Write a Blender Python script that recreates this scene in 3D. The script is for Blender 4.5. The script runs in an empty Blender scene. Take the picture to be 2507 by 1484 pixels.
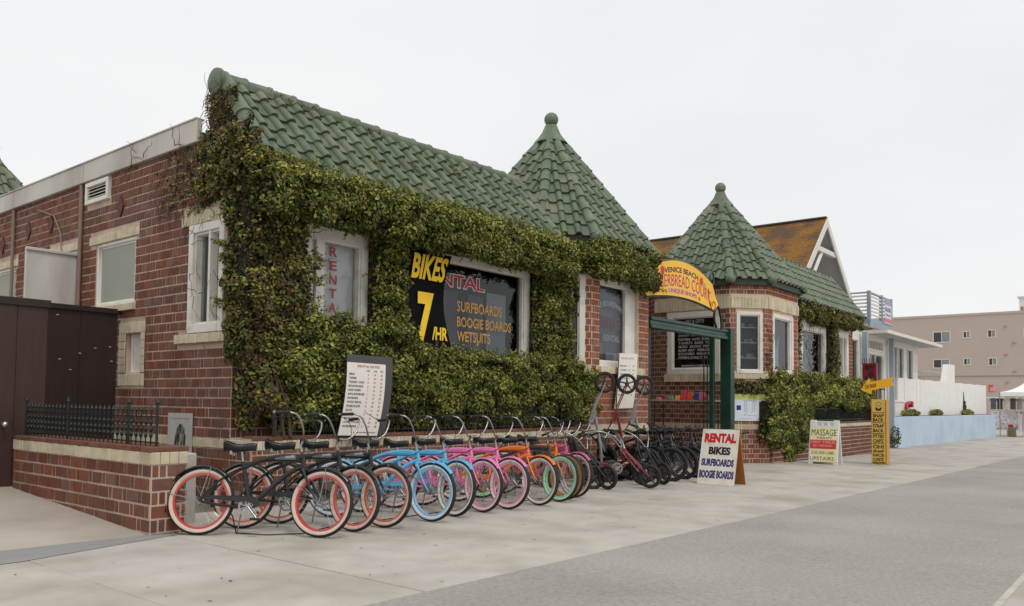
import bpy, bmesh, math, random
import numpy as np
from mathutils import Vector, Matrix
random.seed(7); RNG = np.random.default_rng(11)
SC = bpy.context.scene
COL = SC.collection
R = math.radians
# ------------------------------------------------------------------ camera
CAM_F, YAW, PITCH, ROLL, CAM_CY, CAM_H = 1970.9181, 0.67975221, 0.04352554, 0.01050102, 897.29632, 1.35
def cam_axes():
    f = np.array([math.cos(PITCH)*math.cos(YAW), math.cos(PITCH)*math.sin(YAW), math.sin(PITCH)])
    r = np.array([math.sin(YAW), -math.cos(YAW), 0.0]); u = np.cross(r, f)
    return r*math.cos(ROLL)+u*math.sin(ROLL), -r*math.sin(ROLL)+u*math.cos(ROLL), f
cr, cu_, cf = cam_axes()
cam = bpy.data.cameras.new('camera'); camo = bpy.data.objects.new('camera', cam); COL.objects.link(camo)
camo.matrix_world = Matrix(((cr[0], cu_[0], -cf[0], 0), (cr[1], cu_[1], -cf[1], 0), (cr[2], cu_[2], -cf[2], CAM_H), (0, 0, 0, 1)))
cam.sensor_fit = 'HORIZONTAL'; cam.sensor_width = 36.0
cam.lens = CAM_F/2507.0*36.0; cam.shift_y = (CAM_CY-742.0)/2507.0
cam.clip_start = 0.05; cam.clip_end = 3000
SC.camera = camo
# ------------------------------------------------------------------ world: even overcast with a little blue behind it
SUN_EL, SUN_AZ = R(58), R(250)       # compass angle of the sun in the XY plane (from +X)
W = bpy.data.worlds.new('World'); SC.world = W; W.use_nodes = True
nt = W.node_tree; nt.nodes.clear()
out = nt.nodes.new('ShaderNodeOutputWorld')
sky = nt.nodes.new('ShaderNodeTexSky'); sky.sky_type = 'NISHITA'; sky.sun_disc = False
sky.sun_elevation = SUN_EL; sky.sun_rotation = math.pi/2-SUN_AZ; sky.dust_density = 4.0
bg1 = nt.nodes.new('ShaderNodeBackground'); bg1.inputs[1].default_value = 0.10
nt.links.new(sky.outputs[0], bg1.inputs[0])
tc = nt.nodes.new('ShaderNodeTexCoord')
nz = nt.nodes.new('ShaderNodeTexNoise'); nz.inputs['Scale'].default_value = 1.6; nz.inputs['Detail'].default_value = 5
mp = nt.nodes.new('ShaderNodeMapping'); mp.inputs['Scale'].default_value = (1, 1, 3.0)
nt.links.new(tc.outputs['Generated'], mp.inputs[0]); nt.links.new(mp.outputs[0], nz.inputs['Vector'])
rmp = nt.nodes.new('ShaderNodeValToRGB')
rmp.color_ramp.elements[0].position = 0.3; rmp.color_ramp.elements[0].color = (0.875, 0.895, 0.905, 1)
rmp.color_ramp.elements[1].position = 0.7; rmp.color_ramp.elements[1].color = (0.95, 0.96, 0.96, 1)
nt.links.new(nz.outputs['Fac'], rmp.inputs[0])
bg2 = nt.nodes.new('ShaderNodeBackground'); bg2.inputs[1].default_value = 1.0
nt.links.new(rmp.outputs[0], bg2.inputs[0])
mx = nt.nodes.new('ShaderNodeMixShader'); mx.inputs[0].default_value = 0.95
nt.links.new(bg1.outputs[0], mx.inputs[1]); nt.links.new(bg2.outputs[0], mx.inputs[2])
nt.links.new(mx.outputs[0], out.inputs[0])
sun = bpy.data.lights.new('sun', 'SUN'); suno = bpy.data.objects.new('sun', sun); COL.objects.link(suno)
sun.energy = 1.1; sun.angle = R(16); sun.color = (1.0, 0.96, 0.90)
sd = Vector((math.cos(SUN_EL)*math.cos(SUN_AZ), math.cos(SUN_EL)*math.sin(SUN_AZ), math.sin(SUN_EL)))
suno.rotation_euler = sd.to_track_quat('Z', 'Y').to_euler()
SC.view_settings.view_transform = 'Standard'; SC.view_settings.look = 'None'
SC.view_settings.exposure = 0.0; SC.view_settings.gamma = 1.0; SC.view_settings.use_curve_mapping = False
SC.cycles.max_bounces = 8; SC.cycles.transparent_max_bounces = 12
# ------------------------------------------------------------------ materials
def lin(r, g, b):
    f = lambda c: (c/255/12.92) if c/255 <= 0.04045 else ((c/255+0.055)/1.055)**2.4
    return (f(r), f(g), f(b), 1.0)
MATS = {}
def mat(name, col, rough=0.7, var=0.12, scale=6.0, bump=0.0, bscale=None, metal=0.0, coord='Object', rnd=0.0, col2=None, c2scale=2.0, c2lo=0.45, c2hi=0.65, coat=0.0, spec=0.5, stretch=None, emit=None, detail=5, spots=None):
    """principled surface: base colour with noise, optional second colour in patches, optional random per object / per piece"""
    if name in MATS: return MATS[name]
    m = bpy.data.materials.new(name); m.use_nodes = True; MATS[name] = m
    n = m.node_tree.nodes; l = m.node_tree.links; b = n['Principled BSDF']
    b.inputs['Roughness'].default_value = rough; b.inputs['Metallic'].default_value = metal
    b.inputs['Specular IOR Level'].default_value = spec
    if coat: b.inputs['Coat Weight'].default_value = coat; b.inputs['Coat Roughness'].default_value = 0.15
    c = col if len(col) == 4 else (*col, 1)
    if coord == 'World':
        g = n.new('ShaderNodeNewGeometry'); vec = g.outputs['Position']
    else:
        t = n.new('ShaderNodeTexCoord'); vec = t.outputs['Object']
    if stretch:
        mpn = n.new('ShaderNodeMapping'); mpn.inputs['Scale'].default_value = stretch; l.new(vec, mpn.inputs[0]); vec = mpn.outputs[0]
    z = n.new('ShaderNodeTexNoise'); z.inputs['Scale'].default_value = scale; z.inputs['Detail'].default_value = detail
    l.new(vec, z.inputs['Vector'])
    cur = None
    rgb = n.new('ShaderNodeRGB'); rgb.outputs[0].default_value = c; cur = rgb.outputs[0]
    if col2 is not None:
        z2 = n.new('ShaderNodeTexNoise'); z2.inputs['Scale'].default_value = c2scale; z2.inputs['Detail'].default_value = 6; l.new(vec, z2.inputs['Vector'])
        mr = n.new('ShaderNodeMapRange'); mr.inputs[1].default_value = c2lo; mr.inputs[2].default_value = c2hi; l.new(z2.outputs['Fac'], mr.inputs[0])
        mxn = n.new('ShaderNodeMix'); mxn.data_type = 'RGBA'; l.new(mr.outputs[0], mxn.inputs[0]); l.new(cur, mxn.inputs[6])
        mxn.inputs[7].default_value = col2 if len(col2) == 4 else (*col2, 1); cur = mxn.outputs[2]
    if spots:
        vo = n.new('ShaderNodeTexVoronoi'); vo.inputs['Scale'].default_value = spots[0]; l.new(vec, vo.inputs['Vector'])
        ms = n.new('ShaderNodeMapRange'); ms.inputs[1].default_value = spots[1]; ms.inputs[2].default_value = spots[1]*0.6; l.new(vo.outputs['Distance'], ms.inputs[0])
        mxs = n.new('ShaderNodeMix'); mxs.data_type = 'RGBA'; l.new(ms.outputs[0], mxs.inputs[0]); l.new(cur, mxs.inputs[6]); mxs.inputs[7].default_value = spots[2]; cur = mxs.outputs[2]
    hs = n.new('ShaderNodeHueSaturation'); l.new(cur, hs.inputs['Color'])
    mr2 = n.new('ShaderNodeMapRange'); mr2.inputs[1].default_value = 0.25; mr2.inputs[2].default_value = 0.75
    mr2.inputs[3].default_value = 1-var; mr2.inputs[4].default_value = 1+var; l.new(z.outputs['Fac'], mr2.inputs[0])
    val = mr2.outputs[0]
    if rnd:
        oi = n.new('ShaderNodeObjectInfo'); at = n.new('ShaderNodeAttribute'); at.attribute_name = 'rnd'
        ad = n.new('ShaderNodeMath'); ad.operation = 'ADD'; l.new(oi.outputs['Random'], ad.inputs[0]); l.new(at.outputs['Fac'], ad.inputs[1])
        fr = n.new('ShaderNodeMath'); fr.operation = 'FRACT'; l.new(ad.outputs[0], fr.inputs[0])
        m3 = n.new('ShaderNodeMapRange'); m3.inputs[3].default_value = 1-rnd; m3.inputs[4].default_value = 1+rnd; l.new(fr.outputs[0], m3.inputs[0])
        ml = n.new('ShaderNodeMath'); ml.operation = 'MULTIPLY'; l.new(val, ml.inputs[0]); l.new(m3.outputs[0], ml.inputs[1]); val = ml.outputs[0]
        mu = n.new('ShaderNodeMath'); mu.operation = 'MULTIPLY'; mu.inputs[1].default_value = 7.13; l.new(fr.outputs[0], mu.inputs[0])
        f2 = n.new('ShaderNodeMath'); f2.operation = 'FRACT'; l.new(mu.outputs[0], f2.inputs[0])
        m4 = n.new('ShaderNodeMapRange'); m4.inputs[3].default_value = 1-rnd*0.9; m4.inputs[4].default_value = 1.08; l.new(f2.outputs[0], m4.inputs[0])
        l.new(m4.outputs[0], hs.inputs['Saturation'])
    l.new(val, hs.inputs['Value'])
    l.new(hs.outputs[0], b.inputs['Base Color'])
    if bump:
        zb = n.new('ShaderNodeTexNoise'); zb.inputs['Scale'].default_value = bscale or scale*4; zb.inputs['Detail'].default_value = 4; l.new(vec, zb.inputs['Vector'])
        bp = n.new('ShaderNodeBump'); bp.inputs['Strength'].default_value = bump; bp.inputs['Distance'].default_value = 0.02
        l.new(zb.outputs['Fac'], bp.inputs['Height']); l.new(bp.outputs[0], b.inputs['Normal'])
    if emit: b.inputs['Emission Color'].default_value = c; b.inputs['Emission Strength'].default_value = emit
    return m
def glass(name, tint=(0.9, 0.93, 0.95), refl=0.12):
    if name in MATS: return MATS[name]
    m = bpy.data.materials.new(name); m.use_nodes = True; MATS[name] = m
    n = m.node_tree.nodes; l = m.node_tree.links; n.remove(n['Principled BSDF'])
    o = n['Material Output']; t = n.new('ShaderNodeBsdfTransparent'); t.inputs[0].default_value = (*tint, 1)
    g = n.new('ShaderNodeBsdfGlossy'); g.inputs['Roughness'].default_value = 0.02
    fz = n.new('ShaderNodeFresnel'); fz.inputs['IOR'].default_value = 1.5
    a = n.new('ShaderNodeMath'); a.operation = 'ADD'; a.inputs[1].default_value = refl; l.new(fz.outputs[0], a.inputs[0])
    nz = n.new('ShaderNodeTexNoise'); nz.inputs['Scale'].default_value = 1.3
    ge = n.new('ShaderNodeNewGeometry'); l.new(ge.outputs['Position'], nz.inputs['Vector'])
    bp = n.new('ShaderNodeBump'); bp.inputs['Strength'].default_value = 0.04; l.new(nz.outputs['Fac'], bp.inputs['Height']); l.new(bp.outputs[0], g.inputs['Normal'])
    x = n.new('ShaderNodeMixShader'); l.new(a.outputs[0], x.inputs[0]); l.new(t.outputs[0], x.inputs[1]); l.new(g.outputs[0], x.inputs[2]); l.new(x.outputs[0], o.inputs[0])
    return m
def leafmat(name, stops):
    m = bpy.data.materials.new(name); m.use_nodes = True; MATS[name] = m
    n = m.node_tree.nodes; l = m.node_tree.links; b = n['Principled BSDF']
    at = n.new('ShaderNodeAttribute'); at.attribute_name = 'rnd'
    rp = n.new('ShaderNodeValToRGB'); cr_ = rp.color_ramp; cr_.interpolation = 'LINEAR'
    while len(cr_.elements) < len(stops): cr_.elements.new(0.5)
    for e, (p, c) in zip(cr_.elements, stops): e.position = p; e.color = c
    l.new(at.outputs['Fac'], rp.inputs[0]); l.new(rp.outputs[0], b.inputs['Base Color'])
    b.inputs['Roughness'].default_value = 0.55; b.inputs['Specular IOR Level'].default_value = 0.35
    o = n['Material Output']; tr = n.new('ShaderNodeBsdfTranslucent'); l.new(rp.outputs[0], tr.inputs[0])
    x = n.new('ShaderNodeMixShader'); x.inputs[0].default_value = 0.18
    l.new(b.outputs[0], x.inputs[1]); l.new(tr.outputs[0], x.inputs[2]); l.new(x.outputs[0], o.inputs[0])
    return m
# ------------------------------------------------------------------ mesh helpers
def rotm(ax, a): return np.array(Matrix.Rotation(a, 3, ax))
class MB:
    def __init__(s): s.v = []; s.f = []; s.m = []; s.r = []; s.n = 0; s.mi = 0; s.rv = 0.0
    def add(s, v, f):
        v = np.asarray(v, float); s.v.append(v); k = s.n
        for q in f: s.f.append(tuple(i+k for i in q)); s.m.append(s.mi); s.r.append(s.rv)
        s.n += len(v); return s
    def quad(s, a, b, c, d): return s.add([a, b, c, d], [(0, 1, 2, 3)])
    def box(s, c, size, rot=None, bev=0.0):
        hx, hy, hz = [x/2 for x in size]
        if bev <= 0:
            v = np.array([(x, y, z) for x in (-hx, hx) for y in (-hy, hy) for z in (-hz, hz)])
            f = [(0, 1, 3, 2), (4, 6, 7, 5), (0, 4, 5, 1), (2, 3, 7, 6), (0, 2, 6, 4), (1, 5, 7, 3)]
        else:
            b = bev; v = []; ix = {}
            for sx in (-1, 1):
                for sy in (-1, 1):
                    for sz in (-1, 1):
                        for k, p in enumerate(((hx, hy-b, hz-b), (hx-b, hy, hz-b), (hx-b, hy-b, hz))):
                            ix[(sx, sy, sz, k)] = len(v); v.append((sx*p[0], sy*p[1], sz*p[2]))
            f = []
            for sg in (-1, 1):
                o = [(-1, -1), (1, -1), (1, 1), (-1, 1)]
                q = [ix[(sg, a, c_, 0)] for a, c_ in o]; f.append(q if sg > 0 else q[::-1])
                q = [ix[(a, sg, c_, 1)] for a, c_ in o]; f.append(q[::-1] if sg > 0 else q)
                q = [ix[(a, c_, sg, 2)] for a, c_ in o]; f.append(q if sg > 0 else q[::-1])
            for a in (-1, 1):
                for c_ in (-1, 1):
                    f.append((ix[(a, c_, -1, 0)], ix[(a, c_, 1, 0)], ix[(a, c_, 1, 1)], ix[(a, c_, -1, 1)]))
                    f.append((ix[(a, -1, c_, 0)], ix[(a, 1, c_, 0)], ix[(a, 1, c_, 2)], ix[(a, -1, c_, 2)]))
                    f.append((ix[(-1, a, c_, 1)], ix[(1, a, c_, 1)], ix[(1, a, c_, 2)], ix[(-1, a, c_, 2)]))
            for a in (-1, 1):
                for c_ in (-1, 1):
                    for d in (-1, 1): f.append((ix[(a, c_, d, 0)], ix[(a, c_, d, 1)], ix[(a, c_, d, 2)]))
            v = np.array(v)
        if rot is not None: v = v @ np.asarray(rot).T
        return s.add(v+np.asarray(c, float), f)
    def tube(s, pts, r, n=8, caps=True, closed=False, flat=1.0):
        P = np.asarray(pts, float); k = len(P); rr = np.full(k, r) if np.isscalar(r) else np.asarray(r, float)
        T = np.zeros_like(P)
        if closed: T = np.roll(P, -1, 0)-np.roll(P, 1, 0)
        else: T[1:-1] = P[2:]-P[:-2]; T[0] = P[1]-P[0]; T[-1] = P[-1]-P[-2]
        T /= np.linalg.norm(T, axis=1)[:, None]+1e-12
        a = np.array([0, 0, 1.0]) if abs(T[0][2]) < 0.9 else np.array([0, 1.0, 0])
        U = np.cross(T[0], a); U /= np.linalg.norm(U); rows = []
        for i in range(k):
            U = U-T[i]*(U@T[i]); U /= np.linalg.norm(U)+1e-12; V = np.cross(T[i], U)
            an = np.linspace(0, 2*math.pi, n, endpoint=False)
            rows.append(P[i]+rr[i]*(np.cos(an)[:, None]*U*flat+np.sin(an)[:, None]*V))
        v = np.concatenate(rows); f = []
        for i in range(k if closed else k-1):
            j = (i+1) % k
            for q in range(n): f.append((i*n+q, i*n+(q+1) % n, j*n+(q+1) % n, j*n+q))
        if caps and not closed: f.append(tuple(range(n-1, -1, -1))); f.append(tuple((k-1)*n+q for q in range(n)))
        return s.add(v, f)
    def lathe(s, prof, n=24, M=None, c=(0, 0, 0), closed=False):
        """prof: list of (r, z) round the z axis; M 3x3 turns it; closed joins last to first"""
        v = []; k = len(prof)
        for r, z in prof:
            for q in range(n):
                a = 2*math.pi*q/n; v.append((r*math.cos(a), r*math.sin(a), z))
        v = np.array(v)
        if M is not None: v = v @ np.asarray(M).T
        f = []
        for i in range(k if closed else k-1):
            j = (i+1) % k
            for q in range(n): f.append((i*n+q, i*n+(q+1) % n, j*n+(q+1) % n, j*n+q))
        return s.add(v+np.asarray(c, float), f)
    def prism(s, poly, fr, d0, d1):
        """polygon in the (u, v) plane of frame fr, between depths d0 and d1"""
        k = len(poly)
        v = [fr.p(a, b, d1) for a, b in poly]+[fr.p(a, b, d0) for a, b in poly]
        f = [tuple(range(k)), tuple(range(2*k-1, k-1, -1))]
        for i in range(k): j = (i+1) % k; f.append((i, k+i, k+j, j))
        return s.add(v, f)
    def wbox(s, fr, u0, u1, z0, z1, d0, d1, bev=0.0):
        c = fr.p((u0+u1)/2, (z0+z1)/2, (d0+d1)/2)
        return s.box(c, (abs(u1-u0), abs(z1-z0), abs(d1-d0)), fr.M, bev)
    def mesh(s, name, mats, off=None, smooth=None):
        me = bpy.data.meshes.new(name)
        v = np.concatenate(s.v) if s.v else np.zeros((0, 3))
        if off is not None: v = v-np.asarray(off, float)
        me.from_pydata(v.tolist(), [], s.f)
        mats = mats if isinstance(mats, (list, tuple)) else [mats]
        for m in mats: me.materials.append(m)
        if len(mats) > 1: me.polygons.foreach_set('material_index', s.m)
        if any(s.r):
            at = me.attributes.new('rnd', 'FLOAT', 'FACE'); at.data.foreach_set('value', s.r)
        if smooth is not None:
            me.polygons.foreach_set('use_smooth', [True]*len(me.polygons)); me.set_sharp_from_angle(angle=R(smooth))
        me.update(); return me
class Fr:
    """frame on a surface: origin, u along it, v up it, n out of it"""
    def __init__(s, o, u, v=(0, 0, 1)):
        s.o = np.array(o, float); s.u = np.array(u, float)/np.linalg.norm(u); s.v = np.array(v, float)/np.linalg.norm(v)
        s.n = np.cross(s.u, s.v); s.M = np.stack([s.u, s.v, s.n], 1)
    def p(s, a, b, d=0.0): return s.o+s.u*a+s.v*b+s.n*d
    def mat4(s, a, b, d, sc=(1, 1, 1)):
        m = Matrix([[s.M[i][0]*sc[0], s.M[i][1]*sc[1], s.M[i][2]*sc[2], 0] for i in range(3)]+[[0, 0, 0, 1]])
        m.translation = Vector(s.p(a, b, d)); return m
class Thing:
    """an Empty at the base of a thing; parts are built in world coordinates (or local ones) under it"""
    def __init__(s, name, label, cat, loc=(0, 0, 0), rotz=0.0, group=None, local=False):
        s.loc = np.array(loc, float); s.local = local
        o = s.o = bpy.data.objects.new(name, None); o.empty_display_size = 0.2; COL.objects.link(o)
        o.location = loc; o.rotation_euler = (0, 0, rotz); o['label'] = label; o['category'] = cat
        if group: o['group'] = group
    def part(s, name, mb, m, parent=None, smooth=None, label=None, stuff=False):
        me = mb.mesh(name, m, None if s.local else s.loc, smooth)
        return s.inst(name, me, parent, label, stuff)
    def inst(s, name, me, parent=None, label=None, stuff=False, M=None, m=None):
        o = bpy.data.objects.new(name, me); COL.objects.link(o); o.parent = parent or s.o
        if M is not None:
            M = M.copy()
            if not s.local: M.translation = M.translation-Vector(s.loc)
            o.matrix_local = M
        if m is not None: o.material_slots[0].link = 'OBJECT'; o.material_slots[0].material = m
        if label: o['label'] = label
        if stuff: o['kind'] = 'stuff'
        return o
def solo(name, mb, m, label, cat, group=None, smooth=None, loc=(0, 0, 0)):
    me = mb.mesh(name, m, loc, smooth); o = bpy.data.objects.new(name, me); COL.objects.link(o); o.location = loc
    o['label'] = label; o['category'] = cat
    if group: o['group'] = group
    return o
def struct(name, mb, m, smooth=None, kind='structure', label=None):
    me = mb.mesh(name, m, None, smooth); o = bpy.data.objects.new(name, me); COL.objects.link(o); o['kind'] = kind
    if label: o['label'] = label
    return o
# text: the built-in font turned to a mesh and fitted to a box on a frame
def text_mb(mb, s, fr, u0, u1, v0, v1, d, th=0.004, bold=0.0, shear=0.0, warp=None, keep=False):
    cu = bpy.data.curves.new('t', 'FONT'); cu.body = s; cu.size = 1; cu.extrude = 0.5; cu.offset = bold; cu.shear = shear; cu.resolution_u = 3
    ob = bpy.data.objects.new('t', cu); me = bpy.data.meshes.new_from_object(ob)
    n = len(me.vertices); co = np.zeros(n*3); me.vertices.foreach_get('co', co); co = co.reshape(n, 3)
    f = [tuple(p.vertices) for p in me.polygons]
    bpy.data.objects.remove(ob); bpy.data.curves.remove(cu); bpy.data.meshes.remove(me)
    if n == 0: return
    a = co[:, 0]; b = co[:, 1]; a0, a1, b0, b1 = a.min(), a.max(), b.min(), b.max()
    sx = (u1-u0)/(a1-a0); sy = (v1-v0)/(b1-b0)
    if keep: sx = min(sx, sy)
    U = u0+(a-a0)*sx; V = v0+(b-b0)*sy
    if warp: U, V = warp(U, V)
    Dp = d+(co[:, 2]+0.5)*th
    mb.add(fr.o+U[:, None]*fr.u+V[:, None]*fr.v+Dp[:, None]*fr.n, f)
def gz(x, y=0.0): return -0.016*(min(x, 40.0)-3.5)
# ------------------------------------------------------------------ palette
M_mortar = mat('mortar', lin(196, 172, 153), 0.95, 0.2, 3, 0.3, 60, coord='World', col2=lin(168, 144, 128), c2scale=1.2)
M_brick = mat('brick_red', lin(113, 65, 46), 0.85, 0.2, 14, 0.25, 90, coord='World', rnd=0.24, col2=lin(102, 74, 62), c2scale=0.9, c2lo=0.45, c2hi=0.8)
M_brick2 = mat('brick_red_bright', lin(140, 79, 55), 0.85, 0.2, 14, 0.25, 90, coord='World', rnd=0.2, col2=lin(128, 88, 76), c2scale=1.1, c2lo=0.5, c2hi=0.8)
M_mortar2 = mat('mortar_light', lin(206, 184, 162), 0.95, 0.15, 3, 0.3, 60, coord='World')
M_cream = mat('cream_brick', lin(202, 190, 163), 0.8, 0.12, 9, 0.2, 60, coord='World', rnd=0.09, col2=lin(160, 148, 128), c2scale=2.2, c2lo=0.5, c2hi=0.8)
M_creamj = mat('cream_joint', lin(140, 124, 104), 0.95, 0.2, 8, coord='World')
M_white = mat('white_paint', lin(222, 218, 210), 0.55, 0.07, 5, 0.05, 40, coord='World', col2=lin(188, 182, 170), c2scale=3, c2lo=0.55, c2hi=0.8)
M_fascia = mat('fascia_metal', lin(196, 190, 180), 0.5, 0.06, 2, coord='World', col2=lin(168, 160, 150), c2scale=0.9, stretch=(1, 1, 0.3))
M_tile = mat('green_tile', lin(88, 102, 77), 0.5, 0.2, 6, 0.1, 40, coord='World', rnd=0.2, col2=lin(112, 114, 92), c2scale=2.0, c2lo=0.48, c2hi=0.76, coat=0.06)
M_tilebed = mat('tile_bedding', lin(92, 84, 74), 0.95, 0.3, 8, 0.4, 40, coord='World', col2=lin(80, 92, 60), c2scale=3)
M_fwhite = mat('fence_white', lin(232, 230, 226), 0.6, 0.04, 3, coord='World')
M_glass = glass('window_glass', (0.88, 0.90, 0.91), 0.02)
M_glass2 = glass('shop_glass', (0.74, 0.77, 0.81), 0.015)
M_dark = mat('dark_interior', lin(38, 36, 36), 0.9, 0.2, 3, coord='World')
M_curtain = mat('pale_blind', lin(214, 216, 216), 0.85, 0.06, 2, coord='World')
M_greyboard = mat('grey_green_board', lin(150, 152, 140), 0.5, 0.06, 1.5, coord='World')
M_brown = mat('brown_fence_paint', lin(62, 40, 36), 0.6, 0.2, 5, 0.1, 30, coord='World', stretch=(3, 3, 0.4))
M_brown2 = mat('dark_brown_paint', lin(44, 26, 22), 0.55, 0.2, 5, 0.1, 30, coord='World', stretch=(3, 3, 0.4))
M_green = mat('green_iron', lin(15, 32, 26), 0.45, 0.15, 8, coord='World')
M_ggate = mat('green_gate_paint', lin(20, 66, 53), 0.4, 0.14, 3, 0.05, 20, coord='World', col2=lin(14, 48, 40), c2scale=2)
M_black = mat('black_iron', lin(24, 25, 26), 0.5, 0.1, 8)
M_concrete = mat('sidewalk_concrete', lin(181, 175, 166), 0.9, 0.12, 2.2, 0.12, 70, coord='World', rnd=0.04, col2=lin(156, 148, 137), c2scale=0.9, c2lo=0.46, c2hi=0.74, detail=9, spots=(3.1, 0.045, lin(128, 122, 115)))
M_joint = mat('joint_dirt', lin(110, 100, 90), 0.95, 0.2, 6, coord='World')
M_asphalt = mat('road_asphalt', lin(163, 158, 151), 0.92, 0.2, 28, 0.4, 110, coord='World', col2=lin(148, 143, 137), c2scale=0.45, c2lo=0.38, c2hi=0.68, detail=10)
M_drive = mat('driveway_concrete', lin(178, 168, 156), 0.9, 0.08, 0.9, 0.1, 60, coord='World', col2=lin(160, 150, 138), c2scale=0.6)
M_patch = mat('grey_cement_patch', lin(142, 140, 138), 0.9, 0.08, 3, 0.1, 60, coord='World')
M_palegrey = mat('pale_cement', lin(182, 176, 166), 0.9, 0.1, 4, 0.1, 50, coord='World')
# ------------------------------------------------------------------ ground, road, sidewalk
mb = MB(); xs = [-60, 3.5, 40, 900]; ys = [-200, 700]
for i in range(3):
    mb.quad((xs[i], ys[0], gz(xs[i])), (xs[i+1], ys[0], gz(xs[i+1])), (xs[i+1], ys[1], gz(xs[i+1])), (xs[i], ys[1], gz(xs[i])))
struct('ground', mb, M_asphalt)
def sheet(name, m, x0, x1, y0, y1, dz, kind='structure'):
    mb = MB(); xx = sorted(set([x0, x1]+([40.0] if x0 < 40 < x1 else [])))
    for a, b in zip(xx[:-1], xx[1:]): mb.quad((a, y0, gz(a)+dz), (b, y0, gz(b)+dz), (b, y1, gz(b)+dz), (a, y1, gz(a)+dz))
    return struct(name, mb, m)
sheet('road', M_asphalt, -12, 120, 0.95, 4.078, 0.0105)
walk = sheet('sidewalk', M_joint, -12, 40, 4.08, 10.2, 0.004)
far_walk = sheet('far_sidewalk', M_concrete, 40.002, 120, 3.9, 14, 0.010)
sheet('beach_path', M_concrete, -12, 60, -20, 0.90, 0.0105)
sheet('path_edge_strip', mat('pale_line', lin(184, 178, 166), 0.9, 0.2, 9, coord='World'), -12, 60, 0.90, 0.95, 0.0125)
# single slabs, each a thin block with worn edges, lying on the slope
slabm = {}
def slab(x0, x1, y0, y1):
    w, d = round(x1-x0-0.006, 3), round(y1-y0-0.006, 3)
    if (w, d) not in slabm:
        b = MB().box((0, 0, 0), (w, d, 0.02), None, 0.004); slabm[(w, d)] = b.mesh('slab', M_concrete)
    o = bpy.data.objects.new('slab', slabm[(w, d)]); COL.objects.link(o); o.parent = walk
    xc = (x0+x1)/2; o.location = (xc, (y0+y1)/2, gz(xc)+0.002+random.uniform(-0.001, 0.001)); o.rotation_euler = (0, math.atan(0.016), 0)
xj = [-6.0, -4.55, -3.1, -1.65, -0.22, 1.22, 2.66, 4.092]+[4.104+0.95*k for k in range(1, 24)]
yj = [4.081, 5.0, 5.92, 6.84, 7.66]
for i in range(len(xj)-1):
    for k in range(4): slab(xj[i]+(0.012 if i == 7 else 0), xj[i+1], yj[k], yj[k+1])
    if xj[i] > 4: slab(xj[i]+(0.012 if i == 7 else 0), xj[i+1], 7.66, 8.98)
mb = MB(); a, b = xj[-1], 40.0
mb.quad((a, 4.09, gz(a)+.010), (b, 4.09, gz(b)+.010), (b, 10.2, gz(b)+.010), (a, 10.2, gz(a)+.010)); o = struct('sidewalk', mb, M_concrete)
# driveway that climbs beside the low wall
mb = MB(); rise = lambda y: 0.0605*(y-7.7)
ysd = [7.7, 9.5, 11.5, 16.0]
for a, b in zip(ysd[:-1], ysd[1:]):
    mb.quad((-9, a, gz(-9)+rise(a)+.014), (3.98, a, gz(3.98)+rise(a)+.014), (3.98, b, gz(3.98)+rise(b)+.014), (-9, b, gz(-9)+rise(b)+.014))
struct('driveway', mb, M_drive)
mb = MB(); mb.add([(-9, 6.95, gz(-9)+.0165), (1.2, 7.05, gz(1.2)+.0165), (2.6, 7.12, gz(2.6)+.0165), (3.6, 7.42, gz(3.6)+.0165), (4.3, 7.62, gz(4.3)+.0165), (3.94, 7.75, gz(3.94)+.0175), (-9, 7.71, gz(-9)+.0165)], [(0, 1, 2, 3, 4, 5, 6)])
struct('gutter_strip', mb, M_patch)
# ------------------------------------------------------------------ brickwork
BW, HW, JT, CO, BH = 0.212, 0.056, 0.022, 0.1345, 0.1130
M_bs = {}
def brick_meshes(m):
    if m.name not in M_bs:
        M_bs[m.name] = [MB().box((0, 0, 0), (w, BH, 0.03), None, 0.004).mesh('brick', m) for w in (BW, HW)]
    return M_bs[m.name]
def subtract(iv, a, b):
    o = []
    for x, y in iv:
        if b <= x or a >= y: o.append((x, y)); continue
        if a > x: o.append((x, a))
        if b < y: o.append((b, y))
    return o
def courses(u0, u1, z0, z1, holes, ph=0.0):
    """rat-trap style courses: a big brick, a thin one, a big brick ...; returns (a, b, z0, z1, thin)"""
    res = []; k = 0; z = z0
    per = BW+HW+2*JT
    while z < z1-0.03:
        zt = min(z+BH, z1); iv0 = u0-per+((0.5*per if k % 2 else 0)+ph) % per; x = iv0; t = 0
        while x < u1:
            w = HW if t % 2 else BW
            if t % 2 and random.random() < 0.12: x_w = w
            iv = [(max(x, u0), min(x+w, u1))] if min(x+w, u1)-max(x, u0) > 0.02 else []
            for a, b, c, d in holes:
                if min(zt, d)-max(z, c) > 0.02: iv = subtract(iv, a-0.006, b+0.006)
            for p, q in iv:
                if q-p > 0.02: res.append((p, q, z, zt, t % 2 == 1))
            x += w+JT; t += 1
        z += CO; k += 1
    return res
def seen(P):
    d = np.asarray(P, float)-np.array([0, 0, CAM_H]); zc = d@cf
    if zc < 0.5: return None
    return 1253.5+CAM_F*(d@cr)/zc, CAM_CY-CAM_F*(d@cu_)/zc, zc
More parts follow.
